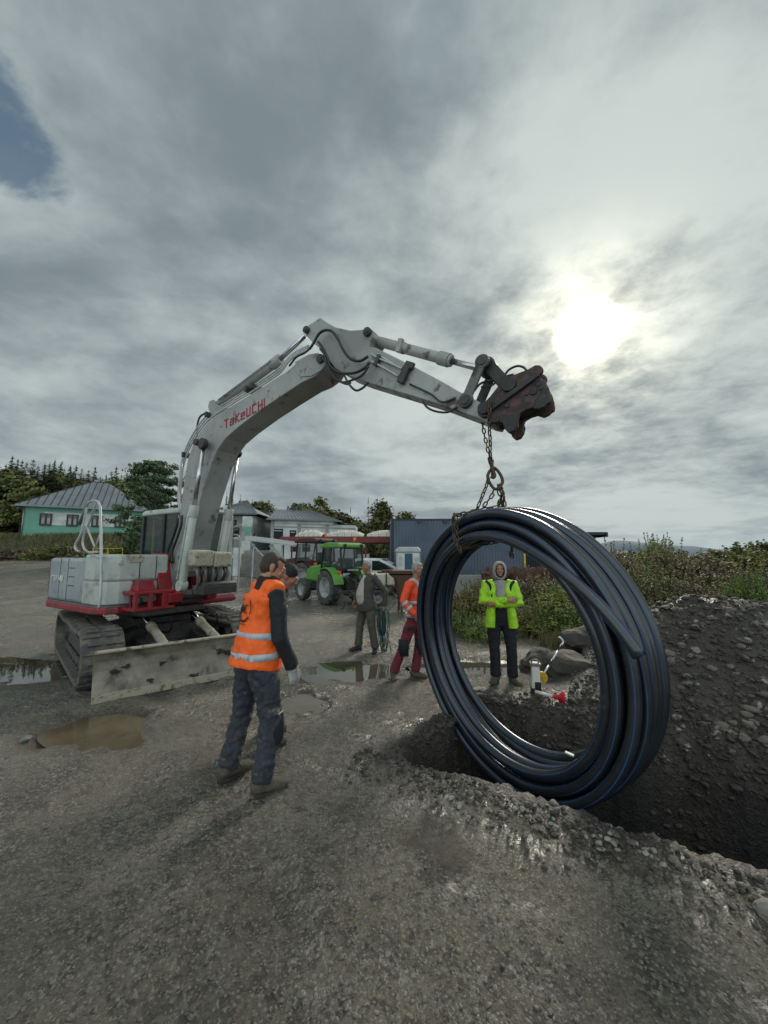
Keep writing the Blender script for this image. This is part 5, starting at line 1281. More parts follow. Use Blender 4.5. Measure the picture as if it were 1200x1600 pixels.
o=MB(); o.box(J['chs']+V3(.12,.135,.02),(.05,.01,.02)); o.build('chest_badge','reflective',T2,bevel=.003)

# ---- 3 elder man holding the hoses
p=G(573,1016); fd=Vector((-.82,-.57)).normalized()
T3=place('person','gray haired man in olive jacket and light shirt holding a bundle of green cords',Vector((p.x,p.y,gz(p.x,p.y))),fd,1.72)
J=J_(anR=(.10,.14,.09),anL=(-.22,-.06,.09),knR=(.11,.09,.52),knL=(-.18,-.0,.52),wst=(0,.02,1.12),chs=(0,-.02,1.33),nk=(0,-.03,1.52),hd=(0,.01,1.68),
 shR=(.21,-.05,1.45),shL=(-.21,-.06,1.45),elR=(.29,-.02,1.17),wrR=(.26,.13,.98),elL=(-.32,-.24,1.17),wrL=(-.30,-.22,.90),face=(-.10,1,-.12),hfL=(0,.15,-1),toeR=(.05,1,0),toeL=(-.7,.6,0))
make_body(J,T3,'skin_ruddy',curl=(.4,1.0)); hair_cap(J,T3,'hair_gray'); eyes(J,T3)
jacket(J,T3,'jacket_olive',hem=.80,fit=1.12,belly=.02,hemw=(.20,.165)); trousers(J,T3,'trouser_olive',fit=1.08); boots(J,T3,'cab_black')
o=MB(); o.tube([V3(0,.09,.90),V3(0,.135,1.0),V3(0,.155,1.12),V3(0,.12,1.28),V3(0,.075,1.42),V3(0,.05,1.50)],[(.11,.075),(.125,.085),(.12,.085),(.10,.07),(.065,.05),(.04,.03)],20,up=V3(0,1,0)); o.build('shirt','shirt_beige',T3,remesh=.01,msm=2,disp=(.012,.08))
# cords held in his hand
hw=Matrix.Translation(T3.location)@T3.rotation_euler.to_matrix().to_4x4()@Matrix.Diagonal((*T3.scale,1))@(J['wrL']+V3(0,.02,-.09))
CB=thing('cord_bundle','tangled bundle of green and black cords hanging from the gray haired man\'s hand','cords',tuple(hw))
rr=random.Random(4)
for k in range(11):
    L_=rr.uniform(.35,.75); wd=rr.uniform(.03,.10); ox=rr.uniform(-.08,.06)
    P_=[(ox*.1,0,0),(ox-wd*.8,rr.uniform(-.04,.04),.04),(ox-wd,rr.uniform(-.05,.05),-L_*.4),(ox-wd*.3,0,-L_),(ox+wd*.3,.02,-L_*.97),(ox+wd,rr.uniform(-.04,.04),-L_*.4),(ox+wd*.6,0,.02),(0,0,0)]
    o=MB(); o.tube(catmull(P_,5),.0075,6); o.build('cord','hose_green' if k%4 else 'hose',CB)
for k in range(4):
    o=MB(); x=-.14+.02*k; o.tube(catmull([(0,0,0),(-.09,.02,.05),(x-.03,.02,.02),(x-.02,.0,-.06),(-.08,-.01,-.03),(0,0,0)],5),.010,6); o.build('cord','hose_green',CB)
for k in range(3):
    o=MB(); x=-.02+.05*k; o.tube(catmull([(0,0,0),(x*.6,.0,-.35),(x+.02*k,.02,-.62),(x*1.8,.0,-.86+.05*k)],5),.007,6); o.build('cord','hose_green' if k!=1 else 'hose',CB)

# ---- 4 worker in orange jacket, mostly behind the coil
pL=G(618,1060); fd=Vector((.80,-.60)).normalized()
T4=place('person','worker in orange hi-vis jacket and dark red trousers, half hidden behind the coil',Vector((pL.x+.33,pL.y+.12,gz(pL.x,pL.y))),fd,1.72)
a=tolocal(T4,pL); b_=tolocal(T4,G(652,1058))
if a.x<b_.x: a,b_=b_,a
J=J_(anR=(a.x,a.y-.04,.09),anL=(b_.x,b_.y-.04,.09),knR=(a.x*.62+.04,a.y*.6+.02,.51),knL=(b_.x*.62-.04,b_.y*.6+.02,.51),toeR=(.75,.6,0),toeL=(-.3,1,0),elR=(.31,-.05,1.20),wrR=(.24,.12,1.00),face=(0,1,-.05),hfR=(-.2,.4,-.8))
make_body(J,T4,'skin'); hair_cap(J,T4,'hair_gray'); eyes(J,T4)
jk=jacket(J,T4,'jacket_orange',hem=.90,sleeve=.056); trousers(J,T4,'trouser_red'); boots(J,T4)
o=MB(); ringband(o,V3(0,.0,1.17),.190,.155,.05,.005); ringband(o,V3(0,0,.97),.205,.165,.05,.005)
for s in (-1,1):
    P_=[V3(s*.12,.165,1.17),V3(s*.12,.155,1.33),V3(s*.115,.09,1.47),V3(s*.11,.0,1.53),V3(s*.11,-.09,1.47),V3(s*.12,-.145,1.33),V3(s*.12,-.155,1.17)]
    o.tube(catmull(P_,5),[(.025,.004)]*31,8,up=V3(s,0,.2))
o.build('reflective_band','reflective',jk)
o=MB()
for k in 'RL':
    el,wr,sh=J['el'+k],J['wr'+k],J['sh'+k]
    for t in (.15,.5): p_=el.lerp(wr,t); d=(wr-el).normalized(); o.tube([p_-d*.022,p_+d*.022],[.066,.064],16,caps=False)
o.build('sleeve_band','reflective',jk)
o=MB(); 
for k in 'RL': kn=J['kn'+k]; t=J['toe'+k].normalized(); o.tube([kn+V3(0,0,.10)+t*.012,kn+t*.02,kn-V3(0,0,.14)+t*.012],[.082,.086,.078],16)
p_=J['hipR'].lerp(J['knR'],.35); o.box(p_+J['toeR'].normalized()*.09,(.10,.05,.05),rz=-.9)
o.build('knee_pad','cloth_black',T4,disp=(.01,.06))
o=MB(); o.tube([V3(0,0,.90),V3(0,0,.955)],[(.178,.142),(.182,.147)],20,up=V3(0,1,0)); o.build('undershirt_hem','cloth_black',T4)

# ---- 5 worker in lime jacket, arms crossed
p=G(786,1068); fd=Vector((-.20,-.98)).normalized()
T5=place('person','young man in lime jacket, gray hood up, arms crossed, seen through the coil',Vector((p.x,p.y,gz(p.x,p.y))),fd,1.71)
J=J_(anR=(.10,.02,.09),anL=(-.14,.03,.09),knR=(.11,.02,.51),knL=(-.135,.03,.51),toeR=(.45,1,0),toeL=(-.55,1,0),
 shR=(.20,0,1.45),shL=(-.20,0,1.45),elR=(.27,.08,1.19),elL=(-.27,.08,1.18),wrR=(-.08,.22,1.23),wrL=(.09,.20,1.17),hfR=(-1,.0,.0),hfL=(1,-.25,-.05),face=(0,1,-.02),hd=(0,.035,1.675))
make_body(J,T5,'skin',curl=(.3,.3),palm=(V3(0,-1,0),V3(0,-1,0))); eyes(J,T5)
o=MB(); r_,f_,u_=basis(J['face']); M_=Matrix((r_,f_,u_)).transposed(); c_=J['hd']
for k in range(2): pass
# hood shell with a real opening
n1_,n2_=28,14; V_=[];F_=[]
for i in range(n2_+1):
    ph=R(48)+(PI-R(48))*i/n2_       # angle from face axis backwards
    for k in range(n1_):
        a=2*PI*k/n1_; rx=.105*math.sin(ph); rz=.135*math.sin(ph)
        z=math.sin(a)*rz; V_.append(c_+V3(math.cos(a)*rx*(1+.25*max(0,-math.sin(a))*.6),.125*math.cos(ph)+.005,z-.005-.03*max(0,-math.sin(a))))
for i in range(n2_):
    for k in range(n1_): F_.append((i*n1_+k,i*n1_+(k+1)%n1_,(i+1)*n1_+(k+1)%n1_,(i+1)*n1_+k))
o.add(V_,F_,True); hd_=o.build('hood','hood_gray',T5,disp=(.008,.05)); q=hd_.modifiers.new('t','SOLIDIFY'); q.thickness=.014
o=MB(); o.tube([V3(0,.10,1.12),V3(0,.115,1.25),V3(0,.11,1.38),V3(0,.07,1.50)],[(.07,.04),(.075,.045),(.075,.045),(.09,.07)],16,up=V3(0,1,0)); o.build('sweatshirt','hood_gray',T5,remesh=.01,msm=2,disp=(.01,.05))
J2=dict(J)
o=MB(); up=V3(0,1,0)
for s in (-1,1):      # two front flaps hanging open, back panel, joined by remesh
    o.tube([V3(s*.165,.045,.82),V3(s*.150,.055,1.0),V3(s*.130,.06,1.15),V3(s*.122,.055,1.32),V3(s*.10,.03,1.46)],[(.082,.115),(.072,.108),(.066,.10),(.080,.11),(.07,.08)],16,up=up)
o.tube([V3(0,-.06,.85),V3(0,-.05,1.05),V3(0,-.04,1.3),V3(0,-.03,1.47)],[(.17,.07),(.16,.07),(.175,.09),(.11,.07)],20,up=up)
for k in 'RL':
    sh,el,wr=J['sh'+k],J['el'+k],J['wr'+k]
    o.tube([J['chs'].lerp(sh,.5)+V3(0,0,.07),sh,sh.lerp(el,.5),el,el.lerp(wr,.3),el.lerp(wr,.75),wr],[.07,.080,.070,.066,.062,.055,.048],14)
    for t in (.2,.4,.6,.8): p_=el.lerp(wr,t); d=(wr-el).normalized(); o.tube([p_-d*.014,p_,p_+d*.014],[.05,.064,.05],12)
jk=o.build('jacket','jacket_lime',T5,remesh=.010,msm=2,disp=(.024,.07))
o=MB(); o.tube([V3(0,.0,.86),V3(0,.02,1.0),V3(0,.03,1.15),V3(0,.02,1.3)],[(.15,.115),(.14,.115),(.13,.11),(.12,.10)],20,up=up); o.build('dark_shirt','trouser_navy',T5,remesh=.01,msm=2,disp=(.01,.05))
o=MB()
for s in (-1,1): o.tube(catmull([V3(s*.205,.05,1.50),V3(s*.15,.10,1.44),V3(s*.13,.135,1.32),V3(s*.13,.14,1.25)],4),[(.022,.02)]*13,8)
o.build('shoulder_panel','cloth_black',jk)
trousers(J,T5,'trouser_navy',fit=1.06); boots(J,T5)
# ---------------------------------------------------------------- vehicles
def wheel(parent,c,r,w_,name='wheel',lugs=16,rimr=.58,axis='y',big=True):
    """wheel lying on the y axis of the parent"""
    wh=thing(name,None,None); wh.parent=parent; wh.location=c
    o=MB(); o.lathe([(r*rimr,-w_*.42),(r*.86,-w_*.5),(r*.94,-w_*.44),(r*.94,w_*.44),(r*.86,w_*.5),(r*rimr,w_*.42)],(0,0,0),'y',32)
    if lugs:
        for k in range(lugs):
            for s in (-1,1):
                a=2*PI*(k+(.5 if s>0 else 0))/lugs; 
                x,z=math.cos(a)*r*.955,math.sin(a)*r*.955
                M=Matrix.Translation((x,s*w_*.22,z))@Matrix.Rotation(-a,4,'Y')@Matrix.Rotation(s*.6,4,'X')
                P_=[(sx_*r*.045,sy*w_*.30,sz*r*.045) for sx_ in (-1,1) for sy in (-1,1) for sz in (-1,1)]
                o.add([M@Vector(p) for p in P_],[(0,1,3,2),(4,6,7,5),(0,4,5,1),(2,3,7,6),(0,2,6,4),(1,5,7,3)])
    o.build('tyre','tyre',wh)
    o=MB(); q=r*rimr; o.lathe([(0,-w_*.10),(q*.35,-w_*.12),(q*.40,-w_*.05),(q*.75,w_*.02),(q*.9,-w_*.3),(q,-w_*.43),(q*1.04,-w_*.40),(q,w_*.40),(q*.8,w_*.2),(0,w_*.2)],(0,0,0),'y',28)
    for k in range(8): a=2*PI*k/8; o.cyl((q*.25*math.cos(a),-w_*.16,q*.25*math.sin(a)),(q*.25*math.cos(a),0,q*.25*math.sin(a)),q*.035,6)
    o.build('rim','rim_gray',wh); return wh
def tractor(label,loc_,rz,col,roofcol,rimd=.58):
    t=thing('tractor',label,'tractor',loc_,rz)     # faces +x, near side -y
    wheel(t,(0,-.72,.66),.66,.42); w2=wheel(t,(0,.72,.66),.66,.42); wheel(t,(2.05,-.72,.46),.46,.30,lugs=14); wheel(t,(2.05,.72,.46),.46,.30,lugs=14)
    for w_ in t.children:
        if w_.location.y>0: w_.rotation_euler=(0,0,PI)
    o=MB(); o.box((1.2,0,.62),(2.0,.42,.35)); o.cyl((0,-.6,.66),(0,.6,.66),.16,14); o.cyl((2.05,-.6,.46),(2.05,.6,.46),.09,12); o.box((.1,0,.75),(.9,.6,.5)); o.box((-.45,0,.6),(.2,.5,.5)); o.build('chassis','dark_steel',t,bevel=.02)
    o=MB(); o.prism([(.95,.80),(2.45,.76),(2.56,.95),(2.48,1.26),(2.15,1.42),(.95,1.54)],'y',-.38,.38); bn_=fixn(o.build('bonnet',col,t,bevel=.08))
    o=MB(); o.box((2.46,0,.98),(.12,.5,.34)); o.box((1.7,-.385,1.1),(.7,.01,.16)); o.build('grille','cab_black',bn_,bevel=.02)
    for s in (-1,1):
        o=MB(); P_=[]
        for i in range(13):
            a=R(58+112*i/12); P_.append((.76*math.cos(a),.66+.76*math.sin(a)))
        Q=P_+[(x*.94,.66+(z-.66)*.94) for x,z in P_[::-1]]
        o.prism(Q,'y',s*.52 if s>0 else -.92,.92 if s>0 else -.52); o.prism(P_,'y',s*.50-.015,s*.50+.015); fixn(o.build('fender',col,t,bevel=.02))
    o=MB()
    pts={'a':(.95,.50,1.35),'b':(.78,.52,2.16),'c':(.15,.60,1.35),'d':(.12,.55,2.18),'e':(-.55,.52,1.35),'f':(-.50,.50,2.16)}
    for s in (-1,1):
        g=lambda k:Vector((pts[k][0],pts[k][1]*s,pts[k][2]))
        o.bar(g('a')+V3(0,0,-.5),g('a'),.06); o.bar(g('a'),g('b'),.055); o.bar(g('c')+V3(0,0,-.35),g('d'),.055); o.bar(g('e'),g('f'),.06); o.bar(g('a'),g('c'),.05); o.bar(g('c'),g('e'),.06)
    o.bar((-.55,-.52,1.35),(-.55,.52,1.35),.06); o.bar((.95,-.5,1.38),(.95,.5,1.38),.06); o.bar((-.5,-.5,2.15),(-.5,.5,2.15),.05); o.box((.3,0,.95),(1.1,.95,.12)); o.build('cab_frame','cab_black',t,bevel=.008)
    o=MB()
    for s in (-1,1): o.add([(.93,.50*s,1.36),(.78,.51*s,2.14),(.12,.545*s,2.16),(.15,.59*s,1.36)],[(0,1,2,3)]); o.add([(.12,.545*s,2.16),(.15,.59*s,1.36),(-.53,.52*s,1.36),(-.48,.5*s,2.14)],[(0,1,2,3)]); o.add([(.93,.50*s,1.36),(.15,.59*s,1.36),(.15,.59*s,1.02),(.9,.5*s,.98)],[(0,1,2,3)])
    o.add([(.94,-.48,1.4),(.94,.48,1.4),(.79,.48,2.13),(.79,-.48,2.13)],[(0,1,2,3)]); o.add([(-.54,-.5,1.4),(-.54,.5,1.4),(-.5,.48,2.13),(-.5,-.48,2.13)],[(0,1,2,3)]); o.build('window','glass',t)
    o=MB(); o.prism([(-.62,2.17),(.92,2.17),(.98,2.22),(.85,2.33),(.4,2.40),(-.3,2.38),(-.6,2.30)],'y',-.60,.60); rf=fixn(o.build('roof',roofcol,t,bevel=.07))
    o=MB(); 
    for s in (-1,1): o.cyl((-.55,s*.38,2.25),(-.66,s*.38,2.25),.07,14)
    o.build('work_light','cab_black',rf)
    o=MB(); o.cyl((.1,-.55,2.38),(.1,-.55,2.45),.02,8); o.lathe([(.055,0),(.06,.02),(.06,.13),(.04,.16),(0,.165)],(.1,-.55,2.45),'z',16); o.build('beacon','orange_lens',rf)
    o=MB(); o.box((-.1,.0,1.25),(.35,.45,.12)); o.box((-.28,0,1.5),(.1,.42,.5)); o.torus((.45,0,1.45),.19,.018,(1,0,.7)); o.cyl((.45,0,1.45),(.7,0,1.0),.03,8); o.build('driver_seat','cab_black',t,bevel=.03)
    o=MB(); 
    for s in (-1,1): o.box((-.60,s*.62,1.25),(.05,.16,.10)); 
    o.build('tail_lamp','orange_lens',t,bevel=.015)
    o=MB(); o.box((-.64,-.42,.98),(.03,.24,.20)); o.box((-.62,.0,1.32),(.03,.5,.06)); o.build('plate','rim_gray',t)
    o=MB()
    for s in (-1,1): o.bar((-.45,s*.25,.55),(-1.1,s*.36,.42),.06); o.bar((-.4,s*.25,1.0),(-.85,s*.35,.9),.05); o.bar((-.85,s*.35,.9),(-.85,s*.35,.45),.04)
    o.bar((-.5,0,.95),(-1.05,0,.80),.05); o.box((-.55,0,.7),(.18,.4,.35)); o.build('hitch','dark_steel',t)
    return t
p=G(506,948)
GT=tractor('green tractor with orange beacon parked rear toward us',(-1.52,14.85,0),R(129),'green_paint','green_paint')
GT.scale=(.96,)*3
o=MB(); o.lathe([(0,0),(.09,0),(.09,.02),(0,.02)],(.75,-.62,.98),'y',20); 
o.build('step_disc','white_paint',GT)
RT=copy_tree(GT); RT['label']='dark red tractor standing behind and left of the green tractor'; RT.location=(-3.35,19.5,0); RT.rotation_euler=(0,0,R(140)); RT.scale=(1.12,)*3
for c in RT.children:
    if c.type=='MESH' and c.name.split('.')[0] in('bonnet','roof','fender'):
        c.data=c.data.copy(); c.data.materials.clear(); c.data.materials.append(MATS['dark_red'])
for k in range(3):     # implement behind the tractor
    pass
im=thing('plough','rusty mounted cultivator resting behind the green tractor','plough',(-.95,13.6,0),R(126))
o=MB(); o.bar((0,-.7,.55),(0,.7,.55),.1); o.bar((-.5,-.6,.5),(-.5,.6,.5),.08); o.bar((0,-.3,.55),(-.5,-.3,.5),.07); o.bar((0,.3,.55),(-.5,.3,.5),.07); o.bar((0,0,.55),(.1,0,1.0),.06); o.build('frame','dark_steel',im)
for k in range(5): o=MB(); y=-.6+.3*k; o.tube(catmull([(-.5*(k%2),y,.5),(-.15-.5*(k%2),y,.4),(-.18-.5*(k%2),y,.15),(.0-.5*(k%2),y,.0)],4),.025,6); o.build('tine','rust',im)
# white pickup-like van seen over the tractor's rear
vn=thing('car','white car parked nose right behind the gray haired man','car',(.1,18.6,0),R(-8))
body=[(-2.0,.45),(-2.05,.95),(-1.95,1.15),(-1.55,1.60),(-1.2,1.68),(-.2,1.66),(.35,1.40),(.85,1.08),(1.55,.98),(1.95,.82),(2.02,.5),(1.95,.30),(-1.95,.30)]
o=MB(); o.prism(body,'y',-.82,.82); vb=fixn(o.build('body','white_paint',vn,bevel=.07))
o=MB(); 
for s in (-1,1): o.prism([(-1.55,1.12),(-1.25,1.55),(-.62,1.57),(-.62,1.12)],'y',s*.825-.006,s*.825+.006); o.prism([(-.54,1.12),(-.54,1.56),(-.22,1.55),(.30,1.30),(.55,1.12)],'y',s*.825-.006,s*.825+.006)
o.add([(.36,-.7,1.41),(.36,.7,1.41),(.88,.74,1.09),(.88,-.74,1.09)],[(0,1,2,3)]); fixn(o.build('window','glass_dark',vn))
o=MB(); o.add([(-.16,-.68,1.655),(-.16,.68,1.655),(.87,.74,1.098),(.87,-.74,1.098)],[(0,1,2,3)]); o.build('windscreen','glass_pale',vn)
for x in (-1.3,1.25):
    for s in (-1,1): wheel(vn,(x,s*.74,.31),.31,.2,lugs=0,rimr=.62)
o=MB(); 
for s in (-1,1): o.box((1.90,s*.60,.78),(.16,.26,.12))
o.build('headlight','glass_pale',vn,bevel=.03)
# white tank on a small trailer
tk=thing('tank_trailer','cream plastic tank on a rusty two wheeled trailer, right of the gray haired man','trailer',(-.12,14.2,0),R(0))
o=MB(); o.box((0,0,.95),(.95,.7,.42)); tb_=o.build('tank','cream_plastic',tk,bevel=.05)
o=MB(); 
for x in (-.2,.2): o.box((x,-.36,.95),(.05,.03,.44))
o.cyl((0,0,1.16),(0,0,1.22),.12,14); o.build('tank_rib','rust',tb_)
o=MB(); o.box((0,0,.70),(1.05,.75,.08)); o.bar((.5,0,.66),(1.25,0,.45),.07); o.bar((-.3,-.3,.45),(-.3,.3,.45),.06); o.build('trailer_frame','rust',tk)
for s in (-1,1): wheel(tk,(-.1,s*.42,.3),.3,.16,lugs=0,rimr=.55)
mr=o=MB(); o.torus((.72,-.1,.55),.28,.035,(0,1,0)); o.build('hose_hoop','hose_gray',tk)
# hopper skip
hp=thing('hopper','rusty red-brown hopper skip with flared rim in front of the portable toilet','hopper',(.78,12.6,0),R(5))
o=MB(); o.prism([(-.30,.35),(.32,.35),(.55,1.05),(.62,1.20),(-.62,1.20),(-.42,1.05)],'y',-.45,.45); fixn(o.build('bin','rust',hp,bevel=.02))
o=MB(); o.box((0,0,1.28),(1.30,1.0,.10)); o.box((-.72,-.2,1.30),(.3,.3,.10)); 
for x in (-.26,.26):
    for s in (-1,1): o.bar((x,s*.35,.0),(x,s*.35,.4),.07)
o.build('rim_and_legs','rust',hp,bevel=.01)
# portable toilet
pt=thing('portable_toilet','portable toilet with blue door and pale rounded roof against the corrugated shed','portable toilet',(1.05,17.3,0),R(0))
o=MB(); o.box((0,0,1.0),(1.0,1.0,1.9)); pb=o.build('cabin','white_plastic',pt,bevel=.05)
o=MB(); o.box((.02,-.51,1.0),(.34,.03,1.78)); o.build('door','potty_blue',pb,bevel=.01)
o=MB(); o.box((-.32,-.51,1.55),(.16,.015,.40)); o.box((.36,-.51,1.55),(.16,.015,.40)); 
for x in (-.5,.5): o.box((x,-.5,1.0),(.05,.05,1.8))
o.build('vent_panel','potty_gray',pb)
o=MB(); o.prism([(-.56,1.93),(.56,1.93),(.55,2.06),(.40,2.17),(-.40,2.17),(-.55,2.06)],'y',-.56,.56); fixn(o.build('roof','potty_gray',pt,bevel=.05))
# small far green cart + red-white barrier + yellow fence
p=PY(376,895,15.5); ct=thing('wheelbarrow','small green cart standing beyond the excavator cab','cart',(G(377,903).x,G(377,903).y,0))
ct.location=(-9.5,25,0); ct.location=tuple(G(377,903))
o=MB(); o.box((0,0,.55),(.9,.5,.32),taper=1.15); o.build('tray','green_paint',ct,bevel=.03)
o=MB(); o.bar((-.3,-.2,.4),(-.3,-.2,0),.05); o.bar((-.3,.2,.4),(-.3,.2,0),.05); o.bar((.4,.2,.5),(.9,.2,.7),.04); o.bar((.4,-.2,.5),(.9,-.2,.7),.04); o.build('handles','dark_steel',ct)
wheel(ct,(.3,0,.18),.18,.1,lugs=0)
bq=G(82,886); bq.z=0; br=thing('traffic_barrier','red and white striped barrier boards standing in the yard left of the excavator','barrier',(bq.x,bq.y,0),R(15))
for k in range(7):
    for z in (1.0,.55):
        o=MB(); o.box((-.9+.3*k,0,z),(.29,.04,.22)); o.build('barrier_board','barrier_red' if k%2 else 'barrier_white',br)
o=MB()
for x in (-.9,.9): o.bar((x,0,0),(x,0,1.15),.05); o.bar((x,-.3,.03),(x,.3,.03),.06)
o.build('barrier_foot','dark_steel',br)
bq=PY(168,868,33); yf=thing('yellow_fence','low yellow pipe fence near the grassy bank behind the hood','fence',(bq.x,bq.y,gz(bq.x,bq.y)),R(5))
zf=(868-857)/600*33+1.8-gz(bq.x,bq.y)
o=MB()
for x in (-1.2,0,1.2): o.bar((x,0,0),(x,0,zf),.05)
o.bar((-1.2,0,zf),(1.2,0,zf),.05); o.bar((-1.2,0,zf*.6),(1.2,0,zf*.6),.04); o.build('rail','yellow',yf)
# ---------------------------------------------------------------- corrugated shed
sh=thing('corrugated_shed','blue-gray corrugated metal shed with flat top, behind the pipe coil','shed',(0,0,0))
def corr(o,x0,x1,y,z0,z1,pitch=.155,d=.035,face=-1,axis='x'):
    n=int((x1-x0)/pitch); V_=[];F_=[]; xs=[]
    for k in range(n+1):
        b_=x0+k*pitch
        for t,dd in ((0,0),(.3,0),(.5,d),(.8,d)): 
            if b_+t*pitch<=x1: xs.append((b_+t*pitch,dd))
    for x,dd in xs:
        for z in (z0,z1): V_.append((x,y+face*dd,z) if axis=='x' else (y+face*dd,x,z))
    for k in range(len(xs)-1): F_.append((k*2,k*2+2,k*2+3,k*2+1))
    o.add(V_,F_)
X0=PY(613,868,20).x; X1=PY(818,868,20).x; HT=1.8+(868-811)/600*20
o=MB(); corr(o,X0,X1,20,0.05,HT-.06); corr(o,20,30,X0,.05,HT-.06,axis='y'); o.build('front_wall','shed_blue',sh)
o=MB(); o.box(((X0+X1)/2,20.02,HT-.03),(X1-X0+.1,.14,.08)); o.box((X0,20,HT/2),(.1,.12,HT)); o.box(((X0+X1)/2,20.0,.06),(X1-X0,.12,.14)); o.build('edge_trim','shed_dark',sh)
o=MB(); o.box((X1+.03,19.98,HT/2),(.09,.12,HT)); o.build('corner_post','yellow',sh)
o=MB(); 
for x in (X0+1.4,X0+2.75): o.box((x,19.9,HT-.12),(.16,.08,.16))
o.build('bracket','cab_black',sh)
o=MB(); o.box(((X0+X1)/2,25.1,HT-.12),(X1-X0,10,.1)); o.box((X0+.1,25,HT/2),(.05,9.8,HT-.2)); o.box((X1-.05,25,HT/2),(.06,9.8,HT-.2)); o.build('roof','shed_dark',sh)
an=thing('annex_shed','dark corrugated annex to the right of the blue shed with low sloping roof','shed',(0,0,0))
o=MB(); corr(o,X1+.1,13.2,24,0,3.15); corr(o,24,33,13.2,0,3.0,axis='y',face=1); o.build('annex_wall','shed_dark',an)
o=MB(); o.add([(X1+.1,23.7,3.35),(13.8,23.7,3.10),(13.8,34,3.4),(X1+.1,34,3.6)],[(0,1,2,3)]); o.box((13.7,28.5,3.05),(.14,9.8,.22)); o.box(((X1+13.8)/2,23.72,3.15),(13.8-X1,.1,.18)); o.build('annex_roof','shed_dark',an)
# low concrete wall in front and rust pile
cwall=thing('concrete_wall','low pale concrete wall at the foot of the blue shed','wall',(0,0,0))
o=MB(); o.box((5.1,17.2,.45),(5.2,.25,1.0)); o.build('wall_block','concrete',cwall,bevel=.02)
sp=thing('scrap_heap','rusty brown scrap metal pile in front of the blue shed behind the bushes','scrap',(5.6,15.9,0))
rr=random.Random(2); o=MB()
for k in range(30):
    P_,F2=rock_shape(rr,1); s_=rr.uniform(.12,.34); cx=rr.uniform(-1.3,1.6); o.add([(cx+q.x*s_*1.6,rr.uniform(-.0,.1)+q.y*s_,1.05+q.z*s_*.6+rr.uniform(-.4,.25)*(1-abs(cx)/3)) for q in P_],F2)
o.build('scrap_sheet','rust',sp)
# ---------------------------------------------------------------- bus-shelter like awnings with arched translucent tops
aw=thing('market_awning','long red-edged awning with arched pale plastic tops beyond the tractors','awning',(0,0,0))
Ya=27.0; xa=PY(440,868,Ya-1).x; xb=PY(612,868,Ya+1).x+1.0; za=1.8+(868-849)/600*Ya; zb=za+.40
o=MB(); o.box(((xa+xb)/2,Ya-1.3,(za+zb)/2),(xb-xa,.10,zb-za)); o.box((xa,Ya,(za+zb)/2),(.10,2.6,zb-za)); o.box(((xa+xb)/2,Ya+1.3,(za+zb)/2),(xb-xa,.10,zb-za)); o.build('fascia','awning_red',aw)
nb=3; bw=(xb-xa)/nb
for k in range(nb):
    o=MB(); V_=[];n=10; x0=xa+k*bw+.1+(.8 if k==0 else 0); x1=xa+(k+1)*bw-.1
    m_=16
    for i in range(m_+1):
        for j in range(n+1):
            u=i/m_; v_=j/n; V_.append((x0+(x1-x0)*u,Ya-1.2+2.4*v_,zb+.02+.50*math.sin(PI*v_)**.7*math.sin(PI*min(max(u,.03),.97))**.35))
    o.add(V_,[(i*(n+1)+j,(i+1)*(n+1)+j,(i+1)*(n+1)+j+1,i*(n+1)+j+1) for i in range(m_) for j in range(n)],True); cv_=o.build('arched_cover','awning_white',aw)
    o=MB()
    for i in (2,5,8,11,14):
        o.tube([Vector(V_[i*(n+1)+j])+V3(0,0,.01) for j in range(n+1)],.018,6)
    o.build('rib','galv',cv_)
for k in range(nb+1):
    for yy in (-1.2,1.2): o=MB(); o.bar((xa+.15+k*(bw-.06),Ya+yy,0),(xa+.15+k*(bw-.06),Ya+yy,za),.10); o.build('post','awning_red',aw)
o=MB(); o.box(((xa+xb)/2+2,Ya+3.5,.8),((xb-xa)*.7,.2,1.6)); o.build('back_panel','hill_3',aw)
for k in range(5):
    o=MB(); x=xa+4.2+k*1.1; 
for k,(x,hh) in enumerate(((-3.2,1.9),(-1.9,1.6),(-.4,2.1))):
    o=MB(); q=thing('storage_crate',['white boxed crate stored under the awning, leftmost','gray metal locker under the awning behind the green tractor cab','tall white cabinet under the awning behind the car'][k],'crate',(x+1.8,Ya-.3,0))
    o.box((0,0,hh/2),(.8,.7,hh)); q_=o.build('crate_box','white_plastic' if k!=1 else 'potty_gray',q,bevel=.03); o=MB(); o.box((0,-.36,hh*.5),(.03,.02,hh*.8)); o.box((.15,-.37,hh*.55),(.03,.03,.2)); o.build('crate_door_seam','cab_black',q)
# lean-to metal roof
lt_=thing('lean_to','sloping galvanised sheet roof on slanting struts left of the tractors','shelter',(0,0,0))
YL=23.0; A=PY(374,841,YL); B=PY(466,852,YL)
o=MB(); o.add([(A.x,YL-1.2,A.z),(B.x,YL-1.2,B.z),(B.x,YL+2.6,B.z+.25),(A.x,YL+2.6,A.z+.25),(A.x,YL-1.2,A.z-.08),(B.x,YL-1.2,B.z-.08),(B.x,YL+2.6,B.z+.17),(A.x,YL+2.6,A.z+.17)],[(0,1,2,3),(7,6,5,4),(0,4,5,1),(1,5,6,2),(2,6,7,3),(3,7,4,0)]); o.build('sheet_roof','galv',lt_)
for (xa_,za_,xb_,zb_) in ((392,848,416,873),(421,852,440,870),(397,850,394,900),(441,853,441,900)):
    o=MB(); a=PY(xa_,za_,YL-.8); b_=PY(xb_,zb_,YL-.8); 
    if zb_==900: b_.z=0
    o.bar(a,b_,.09); o.build('strut','galv',lt_)
st=thing('retaining_wall','weathered concrete retaining wall with outdoor steps behind the excavator cab','wall',(0,0,0))
